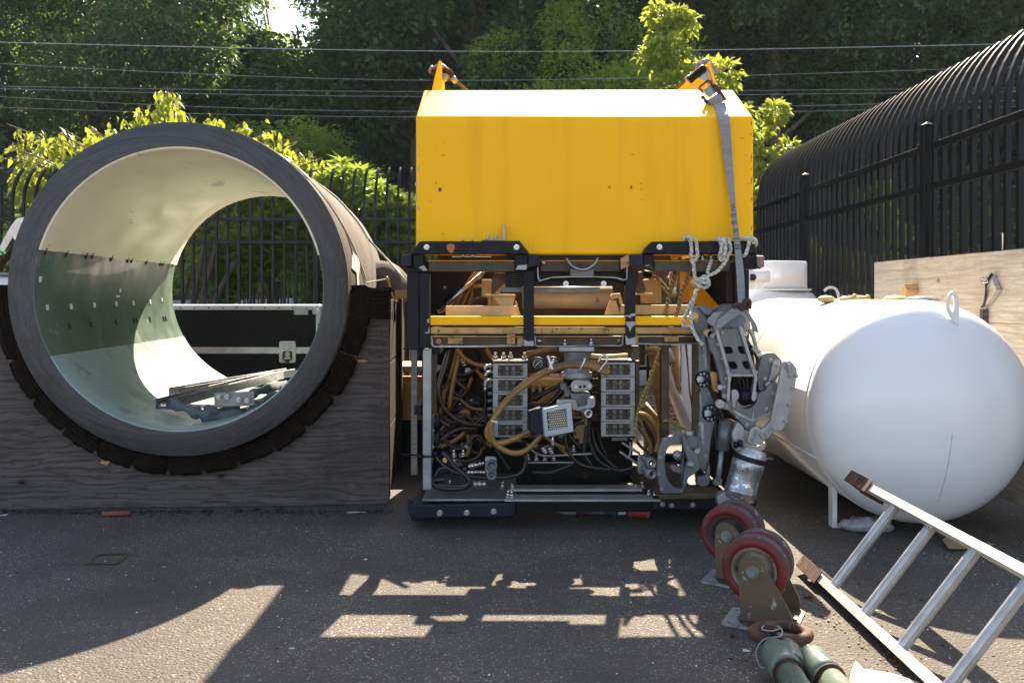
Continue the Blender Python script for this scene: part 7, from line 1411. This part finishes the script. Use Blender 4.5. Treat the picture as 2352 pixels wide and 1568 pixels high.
# bits of debris along the ladder: many small fragments
m = MB(); rr = random.Random(21)
for i in range(260):
    c = Vector((rr.uniform(-2.8, 2.6), rr.uniform(2.4, 4.6), .002)); s = rr.uniform(.003, .010); a0 = rr.random()*6
    m.add([c+Vector((s*cos(a0+i_*1.5), s*.55*sin(a0+i_*1.5), s*.3*(i_ == 1))) for i_ in range(4)], [(0,1,2),(0,2,3)])
o = obj('dark_crumbs', m, M_WOODD); tag(o, 'dark leaf crumbs and bark scattered over the asphalt', kind='stuff')
m = MB(); rr = random.Random(12)
def frag(m, px, py, s):
    c = G(px, py, .003); a0 = rr.random()*6; k = rr.choice((3,4,5)); q = [c+Vector((s*cos(a0+2*pi*i/k)*rr.uniform(.5,1.2), s*sin(a0+2*pi*i/k)*rr.uniform(.5,1.2), rr.uniform(0,s*.5))) for i in range(k)]; m.prism(q, (0,0,-.002))
for i in range(130):
    u = rr.random(); frag(m, 1880+u*260+rr.gauss(0, 26), 1395+u*190+rr.gauss(0, 10), rr.uniform(.002,.007))
o = obj('ladder_debris', m, M_LEAFD); tag(o, 'crumbs of dry leaves and bark gathered along the lower ladder rail', kind='stuff')
m = MB()
for i in range(900):
    d_ = rr.uniform(1.9, 4.6)**1.0; x = rr.uniform(-2.9, 2.4); c = Vector((x, d_+rr.uniform(-.2,.2), .0015)); s = rr.uniform(.0012,.0045); a0 = rr.random()*6
    m.add([c+Vector((s*cos(a0+i_*1.9), s*sin(a0+i_*1.9), s*.6*(i_ == 1))) for i_ in range(4)], [(0,1,2),(0,2,3)])
o = obj('white_grit', m, MATS['white_plastic']); tag(o, 'pale grit flecks scattered over the asphalt', kind='stuff')
m = MB()
for i in range(500): frag(m, rr.uniform(0, 900), 1172+abs(rr.gauss(0, 5))-.012*rr.uniform(0,900)*0, rr.uniform(.003,.011))
o = obj('edge_litter', m, M_WOODD); tag(o, 'fine dark litter along the foot of the plywood cradle', kind='stuff')
# rubbish under the vehicle
c = P3('7', [(420,1395)], F+.30)[0]; c.z = .037; t = thing('drink_bottle', c, 'crushed clear drink bottle with purple label under the vehicle', 'bottle')
obj('bottle_body', MB().lathe([(.012,-.14),(.013,-.11),(.033,-.06),(.036,-.03),(.036,.19),(.03,.205),(.0001,.2)], c, (1,.1,0), 20), M_CLEAR, t); obj('bottle_label', MB().lathe([(.0365,.0),(.0375,.002),(.0375,.078),(.0365,.08)], c, (1,.1,0), 20), M_PURPLE, t); obj('bottle_cap', MB().lathe([(.0001,-.155),(.016,-.155),(.016,-.137),(.0001,-.137)], c, (1,.1,0), 14), M_WHITE, t)
lb = P3('7', [(520,1382)], F+.255)[0]; obj('bar_label', MB().box(lb, (.04,.002,.018)), M_WHITE, t)
c = P3('7', [(770,1400)], F+.26)[0]; c.z = .05; o = thing('crumpled_wrapper', c, 'crumpled blue and green snack wrapper under the vehicle', 'wrapper'); mm_ = MB().ell(c, (.085,.03,.048), 22, 14); obj('pouch', mm_, M_BLUE, o)
pouch = o.children[0]; dm = pouch.modifiers.new('d', 'DISPLACE'); tx = bpy.data.textures.new('wr2', 'CLOUDS'); tx.noise_scale = .03; dm.texture = tx; dm.strength = .03
a = c+Vector((.02,-.042,0)); obj('info_panel', MB().box(a, (.035,.003,.05)), M_WHITE, o); m = MB(); [m.box(a+Vector((0,-.002,.02-.006*i)), (.028,.001,.002)) for i in range(7)]; obj('fine_print', m, M_INK, o)
obj('green_panel', MB().box(c+Vector((.068,-.036,0)), (.035,.003,.06), Matrix.Rotation(R(-12),3,'Y')), M_GREEN, o)
c = P3('7', [(945,1385)], F+.24)[0]; c.z = .033; t = thing('drink_can', c, 'red drink can lying end-on under the vehicle', 'can'); obj('can_body', MB().lathe([(.024,-.055),(.031,-.048),(.031,.05),(.024,.058)], c, (.9,-.4,0), 22), M_REDL, t); obj('can_end', MB().lathe([(.0001,.056),(.022,.056),(.025,.060),(.026,.057)], c, (.9,-.4,0), 22), M_ALU, t)
# brown paint mark (an empty square outline) on the asphalt
q = [G(335*.0+x, y) for x, y in ((190,1297),(222,1272),(300,1270),(270,1297))]
m = MB()
def flat_ring(m, q, w_, z): 
    c = sum(q, Vector())/4; inn = [c+(p-c)*(1-w_) for p in q]; vs = [Vector((p.x, p.y, z)) for p in q]+[Vector((p.x, p.y, z)) for p in inn]; m.add(vs, [(i, (i+1) % 4, 4+(i+1) % 4, 4+i) for i in range(4)])
flat_ring(m, q, .28, .0042); o = obj('ground_mark', m, ground_mat('brown_ground_mark', (.10,.075,.045), (.14,.10,.06), (.07,.055,.04), 60, .6, 150)); tag(o, 'faint brown four-sided mark on the asphalt', kind='structure')
# leaf litter beyond the yard seen under the vehicle
m = MB()
for i in range(2600):
    c = Vector((rr.uniform(-.4, 3.0), rr.uniform(7.7, 10.9), .0)); s = rr.uniform(.012,.04); a0 = rr.random()*6; h_ = rr.uniform(0,.02)
    m.add([c+Vector((s*cos(a0+i_*1.6), s*.6*sin(a0+i_*1.6), h_*(i_ % 2)+.002)) for i_ in range(4)], [(0,1,2),(0,2,3)])
o = obj('leaf_litter', m, M_LEAFD); tag(o, 'brown leaf litter on the soil before the back fence', kind='stuff')


# ================================================================== HAZE
hz_m = bpy.data.materials.new('thin_haze'); hz_m.use_nodes = True; n = hz_m.node_tree.nodes; n.clear(); ho = n.new('ShaderNodeOutputMaterial'); pv = n.new('ShaderNodeVolumePrincipled')
pv.inputs['Color'].default_value = (.72,.86,1,1); pv.inputs['Density'].default_value = .00035; pv.inputs['Anisotropy'].default_value = .2; hz_m.node_tree.links.new(pv.outputs[0], ho.inputs['Volume'])
o = obj('haze', MB().bx(-130, 130, -40, 125, -1.5, 42), hz_m, loc=(0,0,0)); tag(o, 'thin sunlit haze over the whole yard', kind='stuff')
